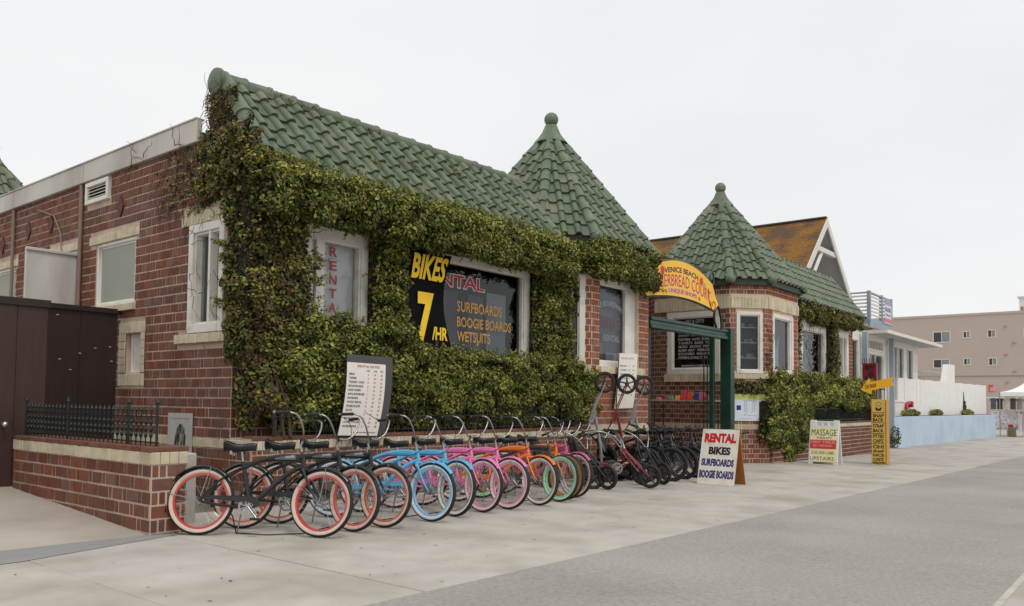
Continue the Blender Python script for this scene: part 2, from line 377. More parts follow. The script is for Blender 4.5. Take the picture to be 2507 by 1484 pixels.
class Bricks:
    def __init__(s, th, lim=300): s.th = th; s.l = []; s.lim = lim
    def wall(s, fr, u0, u1, z0, z1, holes, m, parent, ph=0.0, hide=()):
        for a, b, c, d, thin in courses(u0, u1, z0, z1, holes, ph):
            P = fr.p((a+b)/2, (c+d)/2); pr = seen(P); sc = 0
            if pr and -5 < pr[0] < 2512 and -5 < pr[1] < 1490:
                vd = np.array([0, 0, CAM_H])-P; vd /= np.linalg.norm(vd); sc = (b-a)*(d-c)*max(0, fr.n@vd)/pr[2]**2
                for h in hide:
                    if h[0] < pr[0] < h[1] and h[2] < pr[1] < h[3]: sc *= 0.01
            s.l.append((sc, fr, a, b, c, d, thin, m, parent))
    def done(s):
        s.l.sort(key=lambda t: -t[0]); rest = {}
        for i, (sc, fr, a, b, c, d, thin, m, parent) in enumerate(s.l):
            pr = random.uniform(-0.003, 0.003)
            if i < s.lim and sc > 0:
                me = brick_meshes(m)[1 if thin else 0]; w0 = HW if thin else BW
                M = fr.mat4((a+b)/2+random.uniform(-.001, .001), (c+d)/2+random.uniform(-.0015, .0015), -0.006+pr, ((b-a)/w0, (d-c)/BH, 1))
                s.th.inst('brick', me, parent, M=M)
            else:
                q = rest.setdefault((m.name, parent), (MB(), m))[0]; q.rv = random.random()*0.98+0.01
                q.wbox(fr, a, b, c, d, -0.02, 0.009+pr)
        for (n, parent), (q, m) in rest.items(): s.th.part('brick', q, m, parent, stuff=True)
def wall_panel(mb, fr, u0, u1, z0, z1, holes, depth=0.12):
    us = sorted(set([u0, u1]+[x for h in holes for x in h[:2] if u0 < x < u1])); zs = sorted(set([z0, z1]+[x for h in holes for x in h[2:] if z0 < x < z1]))
    for i in range(len(us)-1):
        for k in range(len(zs)-1):
            cu0, cz0 = (us[i]+us[i+1])/2, (zs[k]+zs[k+1])/2
            if any(h[0] < cu0 < h[1] and h[2] < cz0 < h[3] for h in holes): continue
            mb.quad(fr.p(us[i], zs[k]), fr.p(us[i+1], zs[k]), fr.p(us[i+1], zs[k+1]), fr.p(us[i], zs[k+1]))
    for a, b, c, d in holes:
        for p, q in (((a, c), (b, c)), ((b, c), (b, d)), ((b, d), (a, d)), ((a, d), (a, c))):
            mb.quad(fr.p(*p), fr.p(*q), fr.p(*q, -depth), fr.p(*p, -depth))
def soldier(th, parent, fr, u0, u1, z0, z1, d0, d1, bw=0.075, m=None, name='sill_brick'):
    """a row of cream bricks set on end, one object each on a joint bed"""
    n = max(1, round((u1-u0)/bw)); w = (u1-u0)/n
    bed = MB().wbox(fr, u0+.003, u1-.003, z0+.003, z1-.003, d0, d1-0.006); b = th.part(name.replace('brick', 'bed'), bed, M_creamj, parent)
    me = MB().box((0, 0, 0), (w-0.005, z1-z0, d1-d0), None, 0.005).mesh(name, m or M_cream)
    for i in range(n):
        th.inst(name, me, b, M=fr.mat4(u0+(i+.5)*w, (z0+z1)/2+random.uniform(-.003, .003), (d0+d1)/2+random.uniform(-.003, .003)))
    return b
def win(th, fr, u0, u1, z0, z1, fw=0.09, dep=-0.08, proud=0.02, mull=(), trans=(), backm=None, bdep=0.35, gm=None, name='window', label=None, fm=None):
    """a window: frame with mullions (part), pane and what is behind it (sub-parts)"""
    b = MB()
    b.wbox(fr, u0, u0+fw, z0, z1, dep-.05, proud, .008); b.wbox(fr, u1-fw, u1, z0, z1, dep-.05, proud, .008)
    b.wbox(fr, u0+fw-.002, u1-fw+.002, z1-fw, z1, dep-.048, proud-.003, .008); b.wbox(fr, u0+fw-.002, u1-fw+.002, z0, z0+fw, dep-.048, proud+.012, .008)
    iw = 0.03
    b.wbox(fr, u0+fw-.003, u0+fw+iw, z0+fw-.003, z1-fw+.003, dep-.045, proud-.035, .004); b.wbox(fr, u1-fw-iw, u1-fw+.003, z0+fw-.003, z1-fw+.003, dep-.045, proud-.035, .004)
    b.wbox(fr, u0+fw+iw-.002, u1-fw-iw+.002, z1-fw-iw, z1-fw+.002, dep-.044, proud-.037, .004); b.wbox(fr, u0+fw+iw-.002, u1-fw-iw+.002, z0+fw-.002, z0+fw+iw, dep-.044, proud-.037, .004)
    for x, w in mull: b.wbox(fr, x-w/2, x+w/2, z0+fw+.001, z1-fw-.001, dep-.043, proud-.015, .005)
    for z, w in trans: b.wbox(fr, u0+fw+.001, u1-fw-.001, z-w/2, z+w/2, dep-.042, proud-.03, .004)
    f = th.part(name, b, fm or M_white, None, label=label)
    e = fw+.012
    if gm is not False:
        th.part('pane', MB().quad(fr.p(u0+e, z0+e, dep), fr.p(u1-e, z0+e, dep), fr.p(u1-e, z1-e, dep), fr.p(u0+e, z1-e, dep)), gm or M_glass, f)
    if backm is not None:
        q = MB(); bd = dep-bdep; x0, x1, y0, y1 = u0+.02, u1-.02, z0+.02, z1-.02
        q.quad(fr.p(x0, y0, bd), fr.p(x1, y0, bd), fr.p(x1, y1, bd), fr.p(x0, y1, bd))
        if bdep > 0.1:
            q.quad(fr.p(x0, y0, bd), fr.p(x0, y0, dep-.05), fr.p(x0, y1, dep-.05), fr.p(x0, y1, bd)); q.quad(fr.p(x1, y0, bd), fr.p(x1, y1, bd), fr.p(x1, y1, dep-.05), fr.p(x1, y0, dep-.05))
            q.quad(fr.p(x0, y0, bd), fr.p(x1, y0, bd), fr.p(x1, y0, dep-.05), fr.p(x0, y0, dep-.05)); q.quad(fr.p(x0, y1, bd), fr.p(x0, y1, dep-.05), fr.p(x1, y1, dep-.05), fr.p(x1, y1, bd))
        th.part('interior', q, backm, f)
    return f
# ------------------------------------------------------------------ clay roof tiles
TW, TE, TL = 0.31, 0.345, 0.40
def tile_mb():
    prof = []
    for i in range(5): x = 0.165*i/4; prof.append((x, -0.014*(1-((x-0.0825)/0.0825)**2)))
    for i in range(1, 8): a = math.pi*i/7; prof.append((0.2375-0.0725*math.cos(a), 0.068*math.sin(a)+0.002))
    v = []; n = len(prof)
    for y, dz in ((0, 0.046), (TL, 0.0)):
        k = 1.0 if y == 0 else 0.94
        for x, z in prof: v.append((x, y, z*k+dz))
    for x, z in prof: v.append((x, 0.0, z+0.046-0.032))
    f = [(i, i+1, n+i+1, n+i) for i in range(n-1)]+[(2*n+i, 2*n+i+1, i+1, i) for i in range(n-1)]
    b = MB(); b.add(v, f); return b
TILE = tile_mb().mesh('roof_tile', M_tile, smooth=50)
def clip_mesh(me, polyl):
    """cut a tile by the edges of a convex outline given in the tile's own x, y"""
    bm = bmesh.new(); bm.from_mesh(me); n = len(polyl)
    for i in range(n):
        (x0, y0), (x1, y1) = polyl[i], polyl[(i+1) % n]; nx, ny = (y1-y0), -(x1-x0)
        bmesh.ops.bisect_plane(bm, geom=bm.verts[:]+bm.edges[:]+bm.faces[:], plane_co=(x0, y0, 0), plane_no=(nx, ny, 0), clear_outer=True)
    if len(bm.faces) < 2: bm.free(); return None
    m2 = bpy.data.meshes.new('roof_tile'); m2.materials.append(M_tile); bm.to_mesh(m2); bm.free(); return m2
def tile_field(th, parent, fr, poly, u_off=0.0, skip=0.0, tw=TW):
    """rows of tiles over a convex outline (counter-clockwise in u, v); v = 0 is the eave"""
    us = [p[0] for p in poly]; vs = [p[1] for p in poly]; n = len(poly)
    def inside(x, y):
        for i in range(n):
            (x0, y0), (x1, y1) = poly[i], poly[(i+1) % n]
            if (x1-x0)*(y-y0)-(y1-y0)*(x-x0) < -1e-6: return False
        return True
    r = 0; v = 0.0
    while v < max(vs):
        c = math.floor((min(us)-u_off)/tw)
        while c*tw+u_off < max(us):
            u = c*tw+u_off; q = [(u, v), (u+tw, v), (u+tw, v+TL), (u, v+TL)]
            ins = [inside(*p) for p in q]
            j = (random.uniform(-.006, .006), random.uniform(-.008, .008))
            if all(ins): th.inst('roof_tile', TILE, parent, M=fr.mat4(u+j[0], v+j[1], 0.02+random.uniform(0, .008), (tw/TW, 1, 1)) @ Matrix.Rotation(random.gauss(0, .012), 4, 'Z') @ Matrix.Rotation(random.gauss(0, .008), 4, 'X'))
            elif any(ins) or inside(u+tw*.5, v+TL*.5) or inside(u+tw*.75, v+.05):
                m2 = clip_mesh(TILE, [((x-u)*TW/tw, y-v) for x, y in poly])
                if m2: th.inst('roof_tile', m2, parent, M=fr.mat4(u, v, 0.022, (tw/TW, 1, 1)))
            c += 1
        v += TE; r += 1
def barrel_mb(L=0.44, r0=0.10, r1=0.085, bulb=False, span=105):
    b = MB(); n = 9; an = [R(90+span-2*span*i/(n-1)) for i in range(n)]
    rows = [(0, r0+.009), (0.03, r0+.009), (0.045, r0), (L, r1)]; v = []
    for y, r in rows:
        for a in an: v.append((r*math.cos(a), y, r*math.sin(a)))
    f = [(k*n+i, k*n+i+1, (k+1)*n+i+1, (k+1)*n+i) for k in range(len(rows)-1) for i in range(n-1)]
    v += [((r0-.012)*math.cos(a), 0.0, (r0-.012)*math.sin(a)) for a in an]; k4 = len(rows)*n
    f += [(k4+i, k4+i+1, i+1, i) for i in range(n-1)]
    b.add(v, f)
    if bulb:
        pts = []; m_ = 6
        for q in range(m_+1):
            t = R(90*q/m_)
            for a in an: pts.append(((r0+.014)*math.cos(t)*math.cos(a), -0.14*math.sin(t)+0.01, (r0+.014)*math.cos(t)*math.sin(a)))
        b.add(pts, [(k*n+i, k*n+i+1, (k+1)*n+i+1, (k+1)*n+i) for k in range(m_) for i in range(n-1)])
    return b
BARREL = barrel_mb().mesh('hip_tile', M_tile, smooth=50)
BARRELB = barrel_mb(bulb=True).mesh('hip_tile', M_tile, smooth=60)
def barrel_line(th, parent, A, B, up, lift=0.03, bulb=False, name='hip_tile', exp=0.37, s=1.0):
    """half-round tiles from the low end A to the high end B"""
    A, B = np.array(A, float), np.array(B, float); d = B-A; L = np.linalg.norm(d); d /= L
    n = max(1, round(L/exp)); e = L/n; up = np.array(up, float); up -= d*(up@d); up /= np.linalg.norm(up); sx = np.cross(d, up)
    for i in range(n):
        P = A+d*(i*e)+up*lift
        M = Matrix([[sx[k]*s, d[k]*e/exp, up[k]*s, P[k]] for k in range(3)]+[[0, 0, 0, 1]])
        th.inst(name, BARRELB if (bulb and i == 0) else BARREL, parent, M=M)
def tower_roof(th, C, corners, z_eave, z_apex, faces, cap_z, hips, ball_r=0.165, shortened={}):
    """irregular eight-sided cone: bedding sheet, tiles on the faces asked for, hip tiles, flared cap and ball"""
    ap = np.array([C[0], C[1], z_apex]); b = MB(); n = len(corners); cn = [np.array([x, y, z_eave]) for x, y in corners]
    for i in range(n): b.add([cn[i], cn[(i+1) % n], ap], [(0, 1, 2)])
    b.add([c-np.array([0, 0, 0.0]) for c in cn], [tuple(range(n-1, -1, -1))])
    roof = th.part('tower_roof', b, M_tilebed)
    for i in faces:
        A, B = cn[i], cn[(i+1) % n]; u = (B-A)/np.linalg.norm(B-A); mid = (A+B)/2; w = np.linalg.norm(B-A)
        t = (ap-A)@u; v = ap-(A+u*t); hgt = np.linalg.norm(v)
        fr = Fr(A, u, v); poly = [(0, 0), (w, 0), (t, hgt)]
        k = hgt-0.30; poly = [(0, 0), (w, 0), (t+(w-t)*(1-k/hgt), k), (t*(k/hgt), k)]
        nc = max(2, round(w/TW)); tw = w/nc if nc < 5 else TW
        tile_field(th, roof, fr, poly, u_off=(w-tw*math.floor(w/tw))/2-0.0, tw=tw)
    for i in hips:
        A = cn[i]; d = ap-A; top = A+d*(1-0.34/np.linalg.norm((d[0], d[1]))); o = np.array([A[0]-C[0], A[1]-C[1], 0]); o /= np.linalg.norm(o)
        lo = A+d*shortened.get(i, 0.0)
        barrel_line(th, roof, lo, top, o*0.8+np.array([0, 0, 0.6]), 0.0, bulb=True, s=1.28, exp=.40)
    # cap and ball
    q = MB(); prof = []
    for r, z in ((0.41, cap_z), (0.40, cap_z+.03), (0.31, cap_z+.13), (0.22, cap_z+.26), (0.165, cap_z+.38), (0.145, cap_z+.44)): prof.append((r, z))
    q.lathe(prof, 8, c=(C[0], C[1], 0)); q.add([(C[0]+.41*math.cos(a*math.pi/4), C[1]+.41*math.sin(a*math.pi/4), cap_z) for a in range(8)], [tuple(range(7, -1, -1))])
    cap = th.part('roof_cap', q, M_tile, roof, smooth=20)
    q = MB(); zc = cap_z+.44+ball_r*0.86; q.lathe([(max(1e-3, ball_r*math.sin(t)), zc-ball_r*math.cos(t)) for t in np.linspace(0.05, math.pi, 16)], 24, c=(C[0], C[1], 0))
    th.part('finial_ball', q, M_tile, roof, smooth=80)
    return roof
# ------------------------------------------------------------------ leaves
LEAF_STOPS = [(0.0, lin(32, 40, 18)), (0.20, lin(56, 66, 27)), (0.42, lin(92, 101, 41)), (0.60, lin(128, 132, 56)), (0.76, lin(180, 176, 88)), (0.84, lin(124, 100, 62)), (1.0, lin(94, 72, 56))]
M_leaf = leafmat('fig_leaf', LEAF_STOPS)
M_stem = mat('woody_stem', lin(74, 56, 44), 0.9, 0.25, 20, 0.3, 80, coord='World')
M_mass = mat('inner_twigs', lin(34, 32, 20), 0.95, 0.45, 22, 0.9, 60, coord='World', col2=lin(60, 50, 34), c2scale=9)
def vnoise(p, s, seed):
    """cheap smooth noise in -1..1 from sines with fixed phases"""
    r = np.random.default_rng(seed); o = np.zeros(len(p))
    for k in range(7):
        w = r.normal(size=3)*s*(0.6+0.4*k); o += np.sin(p@w+r.uniform(0, 6.28))/(1+0.35*k)
    return o/2.6
class Ivy:
    def __init__(s): s.P = []; s.N = []; s.S = []; s.C = []; s.core = MB(); s.st = MB()
    def patch(s, fr, u0, u1, v0, v1, depth, dens=2700, amp=0.07, edge=0.10, size=0.05, brown=0.0, light=0.0, seed=1, core=True, top=False, corner=0.16):
        """a bumpy leafy skin standing `depth` proud of frame fr over the rectangle; edges are ragged"""
        A = (u1-u0+2*edge)*(v1-v0+2*edge); n = int(A*dens)
        u = RNG.uniform(u0-edge, u1+edge, n); v = RNG.uniform(v0-edge, v1+edge, n)
        W = fr.o+u[:, None]*fr.u+v[:, None]*fr.v
        ds = np.maximum(np.maximum(u0-u, u-u1), np.maximum(v0-v, v-v1)); ed = vnoise(W, 5.0, seed+1)*edge+vnoise(W, 16, seed+2)*edge*0.6
        k = (ds+ed) < edge*0.25; u, v, W, ds = u[k], v[k], W[k], ds[k]; n = len(u)
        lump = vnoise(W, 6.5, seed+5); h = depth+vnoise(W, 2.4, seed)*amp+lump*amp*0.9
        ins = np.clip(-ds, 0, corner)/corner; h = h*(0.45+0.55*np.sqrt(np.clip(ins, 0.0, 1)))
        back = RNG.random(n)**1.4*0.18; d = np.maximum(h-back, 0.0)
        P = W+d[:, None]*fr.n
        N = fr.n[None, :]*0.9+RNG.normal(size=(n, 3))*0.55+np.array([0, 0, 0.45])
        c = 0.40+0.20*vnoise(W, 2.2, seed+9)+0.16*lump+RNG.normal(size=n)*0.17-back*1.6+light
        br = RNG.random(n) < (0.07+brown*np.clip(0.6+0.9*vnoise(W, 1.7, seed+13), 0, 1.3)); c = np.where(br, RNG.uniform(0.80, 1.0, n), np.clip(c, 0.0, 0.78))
        s.P.append(P); s.N.append(N); s.S.append(size*RNG.uniform(0.5, 1.5, n)); s.C.append(c)
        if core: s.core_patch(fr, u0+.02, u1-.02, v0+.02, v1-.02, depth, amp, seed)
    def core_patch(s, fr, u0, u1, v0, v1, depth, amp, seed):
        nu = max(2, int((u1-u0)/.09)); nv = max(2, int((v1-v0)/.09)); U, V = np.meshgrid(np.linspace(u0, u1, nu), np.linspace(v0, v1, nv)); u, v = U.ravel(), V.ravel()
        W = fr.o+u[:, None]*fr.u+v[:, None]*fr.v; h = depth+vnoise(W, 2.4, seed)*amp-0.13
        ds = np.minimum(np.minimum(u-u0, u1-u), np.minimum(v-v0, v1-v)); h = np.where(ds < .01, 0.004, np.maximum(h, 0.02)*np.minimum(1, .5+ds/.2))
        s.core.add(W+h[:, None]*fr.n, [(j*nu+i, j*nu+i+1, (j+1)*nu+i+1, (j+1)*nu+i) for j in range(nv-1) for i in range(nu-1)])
    def blob(s, c, rad, n, size=0.05, brown=0.0, light=0.0):
        d = RNG.normal(size=(n, 3)); d /= np.linalg.norm(d, axis=1)[:, None]; r = RNG.uniform(0.55, 1.05, n)
        P = np.asarray(c)+d*r[:, None]*np.asarray(rad); N = d+RNG.normal(size=(n, 3))*0.6+np.array([0, 0, .4])
        cc = np.clip(0.42+RNG.normal(size=n)*0.18+light, 0, .78); cc = np.where(RNG.random(n) < 0.07+brown, RNG.uniform(.8, 1, n), cc)
        s.P.append(P); s.N.append(N); s.S.append(size*RNG.uniform(.6, 1.3, n)); s.C.append(cc)
    def clumps(s, fr, u0, u1, v0, v1, depth, n, rad=(.10, .22), size=.050, brown=0.05, light=0.05):
        """rounded tufts that bulge out of the leafy face, lighter towards their outer tips"""
        for _ in range(n):
            u, v = RNG.uniform(u0, u1), RNG.uniform(v0, v1); r = RNG.uniform(*rad); k = int(190*(r/.16)**2)
            d = RNG.normal(size=(k, 3)); d /= np.linalg.norm(d, axis=1)[:, None]; d = np.where(((d@fr.n) < -.15)[:, None], -d, d)
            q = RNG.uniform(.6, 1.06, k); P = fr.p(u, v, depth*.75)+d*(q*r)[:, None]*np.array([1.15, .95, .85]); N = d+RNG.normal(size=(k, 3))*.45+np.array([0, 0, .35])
            c = .36+light+.22*(q-.8)/.2*.5+.20*d[:, 2]*.5+RNG.normal(size=k)*.12+RNG.normal()*.07; c = np.where(RNG.random(k) < .04+brown, RNG.uniform(.8, 1, k), np.clip(c, 0, .77))  # lit tops and shaded undersides of the tufts are put into the leaf colour
            s.P.append(P); s.N.append(N); s.S.append(size*RNG.uniform(.55, 1.4, k)); s.C.append(c)
    def sprigs(s, fr, u0, u1, v, depth, n, up=1.0, ln=0.14, size=0.042, light=0.12, spread=0.1):
        """short shoots that stick out of an edge"""
        for _ in range(n):
            u = RNG.uniform(u0, u1); A = fr.p(u, v+RNG.uniform(-.05, .05), depth*RNG.uniform(.3, 1.05)); L = ln*RNG.uniform(.4, 1.5)
            d = fr.v*up+fr.u*RNG.normal()*.55+fr.n*RNG.uniform(-.1, .7); d /= np.linalg.norm(d); k = int(5+L*45)
            t = RNG.random(k); P = A+d*L*t[:, None]+RNG.normal(size=(k, 3))*.012; s.P.append(P)
            s.N.append(RNG.normal(size=(k, 3))+fr.n*.5+np.array([0, 0, .5])); s.S.append(size*RNG.uniform(.6, 1.2, k)); s.C.append(np.clip(.48+light+RNG.normal(size=k)*.12, 0, .78))
            s.st.tube([A, A+d*L*.9], .003, 3, False)
    def stems(s, fr, u0, u1, v0, v1, n, ln=0.6, d=0.03, r=0.006, wig=0.5):
        for _ in range(n):
            u, v = RNG.uniform(u0, u1), RNG.uniform(v0, v1); a = RNG.uniform(0, 6.28); pts = []
            for k in range(6): pts.append(fr.p(u, v, d+RNG.uniform(0, .03))); a += RNG.normal()*wig; u += math.cos(a)*ln/6; v += math.sin(a)*ln/6
            s.st.tube(pts, np.linspace(r, r*.35, 6), 4, False)
    def leaf_mesh(s, name, loc):
        P = np.concatenate(s.P); N = np.concatenate(s.N); S = np.concatenate(s.S); C = np.concatenate(s.C); n = len(P)
        N /= np.linalg.norm(N, axis=1)[:, None]+1e-9; a = RNG.normal(size=(n, 3)); T = np.cross(N, a); T /= np.linalg.norm(T, axis=1)[:, None]+1e-9; B = np.cross(N, T)
        sh = [(-.5, 0, 0), (-.12, .30, .07), (.28, .22, .05), (.55, 0, -.04), (.28, -.22, .05), (-.12, -.30, .07)]
        V = np.stack([P+S[:, None]*(T*x+B*y+N*z) for x, y, z in sh], 1).reshape(-1, 3)-np.asarray(loc)
        me = bpy.data.meshes.new(name); me.vertices.add(n*6); me.vertices.foreach_set('co', V.ravel())
        idx = (np.arange(n)[:, None]*6+np.array([0, 1, 2, 3, 0, 3, 4, 5])[None]).ravel().astype(np.int32)
        me.loops.add(n*8); me.loops.foreach_set('vertex_index', idx); me.polygons.add(n*2); me.polygons.foreach_set('loop_start', (np.arange(n*2)*4).astype(np.int32))
        me.polygons.foreach_set('use_smooth', [False]*(n*2))
        at = me.attributes.new('rnd', 'FLOAT', 'FACE'); at.data.foreach_set('value', np.repeat(C, 2).astype(np.float32))
        me.materials.append(M_leaf); me.update(calc_edges=True); return me
    def finish(s, name, label, cat, loc, group=None):
        t = Thing(name, label, cat, loc, group=group)
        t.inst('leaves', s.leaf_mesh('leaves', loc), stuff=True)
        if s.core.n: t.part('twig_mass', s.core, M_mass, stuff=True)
        if s.st.n: t.part('stem', s.st, M_stem, smooth=60, stuff=True)
        return t
# ------------------------------------------------------------------ first building (bike shop)
X0, YF, YP = 5.9, 9.5, 9.0
FL = Fr((X0, 0, 0), (0, -1, 0)); FF = Fr((0, YF, 0), (1, 0, 0)); FT = Fr((0, YP, 0), (1, 0, 0))
shop = Thing('brick_shop_building', 'brick bike rental shop with green tiled roof and pointed corner tower', 'building', (X0, YF, 0))
Yl = lambda y0, y1, z0, z1: (-y1, -y0, z0, z1)
HL = [Yl(9.72, 10.62, 2.25, 3.77), Yl(12.2, 13.55, 2.80, 3.84), Yl(11.95, 12.42, 1.72, 2.33), Yl(14.3, 15.25, 2.7, 3.84), Yl(16.9, 18.2, 2.8, 3.82)]
TRIML = [Yl(9.68, 10.66, 2.24, 3.96), Yl(9.68, 10.88, 2.11, 2.24), Yl(9.7, 10.83, 3.77, 3.95), Yl(12.1, 13.77, 3.84, 3.97), Yl(12.15, 13.6, 2.69, 2.80), Yl(11.83, 12.64, 1.53, 2.50), Yl(14.2, 15.4, 3.84, 3.97), Yl(16.8, 18.3, 3.82, 3.95), Yl(13.08, 13.93, 4.52, 4.93), Yl(10.0, 22, .686, .811)]
b = MB(); wall_panel(b, FL, -22, -YF, -.3, 5.0, HL); wl = shop.part('side_wall', b, M_mortar)
HFc = [(7.0, 8.16, 2.25, 3.82), (8.95, 12.22, 1.95, 3.92)]
b = MB(); wall_panel(b, FF, X0, 13.6, -.3, 4.9, HFc); wf = shop.part('front_wall', b, M_mortar)
BK = Bricks(shop, 300)
BK.wall(FL, -18.6, -YF-.01, -.11, 4.94, HL+TRIML, M_brick, wl, hide=[(525, 2600, 0, 1060), (0, 120, 600, 1200), (120, 296, 765, 1200), (400, 640, 1110, 1400)])
BK.wall(FF, X0+.01, 13.0, -.11, 4.2, HFc, M_brick, wf, hide=[(0, 3000, 0, 2000)])
# roof of the flat part, fascia, vent, conduits
b = MB(); b.quad((X0, YF, 4.98), (20.5, YF, 4.98), (20.5, 24, 4.98), (X0, 24, 4.98)); shop.part('flat_roof', b, M_palegrey)
for y0, y1 in ((10.42, 13.98), (14.0, 16.98), (17.0, 20.4), (20.42, 24)):
    b = MB(); b.wbox(FL, -y1, -y0, 4.93, 5.25, -.02, .07, .008); b.wbox(FL, -y1, -y0, 5.25, 5.275, -.05, .085, .004); shop.part('fascia', b, M_fascia)
b = MB(); v0 = (-13.92, -13.10, 4.54, 4.90)
for q in ((v0[0], v0[1], v0[3]-.07, v0[3]), (v0[0], v0[1], v0[2], v0[2]+.07), (v0[0], v0[0]+.07, v0[2]+.07, v0[3]-.07), (v0[1]-.07, v0[1], v0[2]+.07, v0[3]-.07)): b.wbox(FL, *q, -.02, .06, .005)
vent = shop.part('vent', b, M_white)
b = MB().quad(FL.p(v0[0]+.06, v0[2]+.06, .003), FL.p(v0[1]-.06, v0[2]+.06, .003), FL.p(v0[1]-.06, v0[3]-.06, .003), FL.p(v0[0]+.06, v0[3]-.06, .003)); shop.part('vent_back', b, M_dark, vent)
for i in range(4):
    b = MB(); b.box(FL.p((v0[0]+v0[1])/2, v0[2]+.105+i*.052, .026), (.04, .68, .008), rotm('Y', R(-38))); shop.part('louvre', b, M_white, vent)
M_pipe = mat('painted_conduit', lin(132, 112, 98), 0.6, 0.1, 6, coord='World')
for y, zb in ((14.07, 2.2), (17.0, 2.6)):
    b = MB(); b.tube([FL.p(-y, zb, .045), FL.p(-y-.01, 4.9, .045)], .032, 10); shop.part('conduit', b, M_pipe, smooth=50)
b = MB(); b.tube([FL.p(-y, z, .05) for y, z in ((14.07, 4.88), (14.2, 5.0), (14.6, 5.07), (15.6, 5.08))], .012, 6)
b.tube([FL.p(-y, z, .03) for y, z in ((15.9, 4.75), (15.2, 4.55), (14.9, 4.2), (14.75, 3.6), (14.5, 3.1), (14.35, 2.6))], .014, 6); shop.part('cable', b, M_pipe, smooth=50)
for y, z in ((12.72, 4.36), (15.35, 4.42), (16.35, 4.42), (17.6, 4.3)):
    b = MB().prism([(-y-.11, z), (-y, z-.17), (-y+.11, z), (-y, z+.17)], FL, .0, .03); shop.part('wall_anchor', b, mat('anchor_red', lin(88, 40, 34), 0.7, coord='World'))
# windows of the side wall
soldier(shop, None, FL, -10.83, -9.6, 3.77, 3.95, -.05, .03, name='lintel_brick'); soldier(shop, None, FL, -10.88, -9.6, 2.11, 2.235, -.05, .07)
w = win(shop, FL, -10.62, -9.72, 2.25, 3.77, .12, -.10, .03, mull=((-10.1, .05),), backm=M_curtain, bdep=.12, label='white framed side window beside the ivy')
b = MB()
for i, t in enumerate(('RENT', 'BIKES', 'SKATE')): text_mb(b, t, FL, -10.02, -9.8, 2.98-i*.09, 3.04-i*.09, -.097, .002, .01)
for i, t in enumerate(('OPEN', 'DAILY')): text_mb(b, t, FL, -10.02, -9.84, 2.62-i*.09, 2.69-i*.09, -.097, .002, .01)
shop.part('lettering', b, mat('grey_letter', lin(92, 96, 104), 0.6), w)
soldier(shop, None, FL, -13.77, -12.1, 3.84, 3.97, -.05, .025, name='lintel_brick'); soldier(shop, None, FL, -13.6, -12.15, 2.69, 2.795, -.05, .07)
w = win(shop, FL, -13.55, -12.2, 2.80, 3.84, .055, -.05, -.01, gm=False, label='blind window boarded in grey green')
shop.part('board', MB().wbox(FL, -13.5, -12.25, 2.85, 3.79, -.09, -.06), M_greyboard, w)
soldier(shop, None, FL, -15.4, -14.2, 3.84, 3.97, -.05, .025, name='lintel_brick')
win(shop, FL, -15.25, -14.3, 2.7, 3.84, .06, -.06, -.01, backm=M_dark)
soldier(shop, None, FL, -18.3, -16.8, 3.82, 3.95, -.05, .025, name='lintel_brick')
w = win(shop, FL, -18.2, -16.9, 2.8, 3.82, .055, -.05, -.01, gm=False); shop.part('board', MB().wbox(FL, -18.15, -16.95, 2.85, 3.77, -.09, -.06), M_greyboard, w)
# the narrow slot window in its cream surround
for q in ((-12.64, -11.83, 2.335, 2.50), (-12.64, -11.83, 1.53, 1.715)): soldier(shop, None, FL, *q, -.05, .02, name='surround_brick')
for ua, ub in ((-12.64, -12.425), (-11.945, -11.83)):
    bed = shop.part('surround_bed', MB().wbox(FL, ua, ub, 1.72, 2.33, -.05, .012), M_creamj)
    me = MB().box((0, 0, 0), (ub-ua, .115, .07), None, .005).mesh('surround_brick', M_cream)
    for i in range(5): shop.inst('surround_brick', me, bed, M=FL.mat4((ua+ub)/2, 1.785+i*.122, -.013))
w = win(shop, FL, -12.42, -11.95, 1.72, 2.33, .03, -.10, -.07, gm=False); shop.part('board', MB().wbox(FL, -12.36, -12.0, 1.76, 2.29, -.13, -.11), M_white, w)
soldier(shop, None, FL, -13.5, -YF, .69, .808, -.03, .012, name='band_brick')
# pasted drawing of a hooded figure
po = Thing('poster', 'small white paper poster of a long haired figure pasted on the brick wall', 'poster', FL.p(-10.7, .66, .02))
po.part('sheet', MB().wbox(FL, -11.06, -10.40, .45, 1.14, .017, .021), mat('poster_paper', lin(176, 172, 166), 0.85, 0.08, 6, coord='World'))
fg = [(-10.87, .47), (-10.88, .64), (-10.85, .82), (-10.80, .93), (-10.73, .99), (-10.66, .98), (-10.60, .93), (-10.565, .82), (-10.58, .68), (-10.54, .55), (-10.47, .47)]
po.part('drawing', MB().prism(fg, FL, .021, .023), mat('poster_ink', lin(52, 48, 46), 0.9, 0.5, 30, coord='World', col2=lin(150, 146, 140), c2scale=16, c2lo=.45, c2hi=.6, stretch=(1, 1, .35)))
b = MB()
b.wbox(FL, -11.0, -10.45, 1.06, 1.068, .021, .0225); b.prism([(-10.68, .78), (-10.66, .74), (-10.62, .76), (-10.61, .84), (-10.65, .87)], FL, .023, .0245); po.part('ink_line', b, mat('poster_pale_ink', lin(128, 122, 118), 0.9))
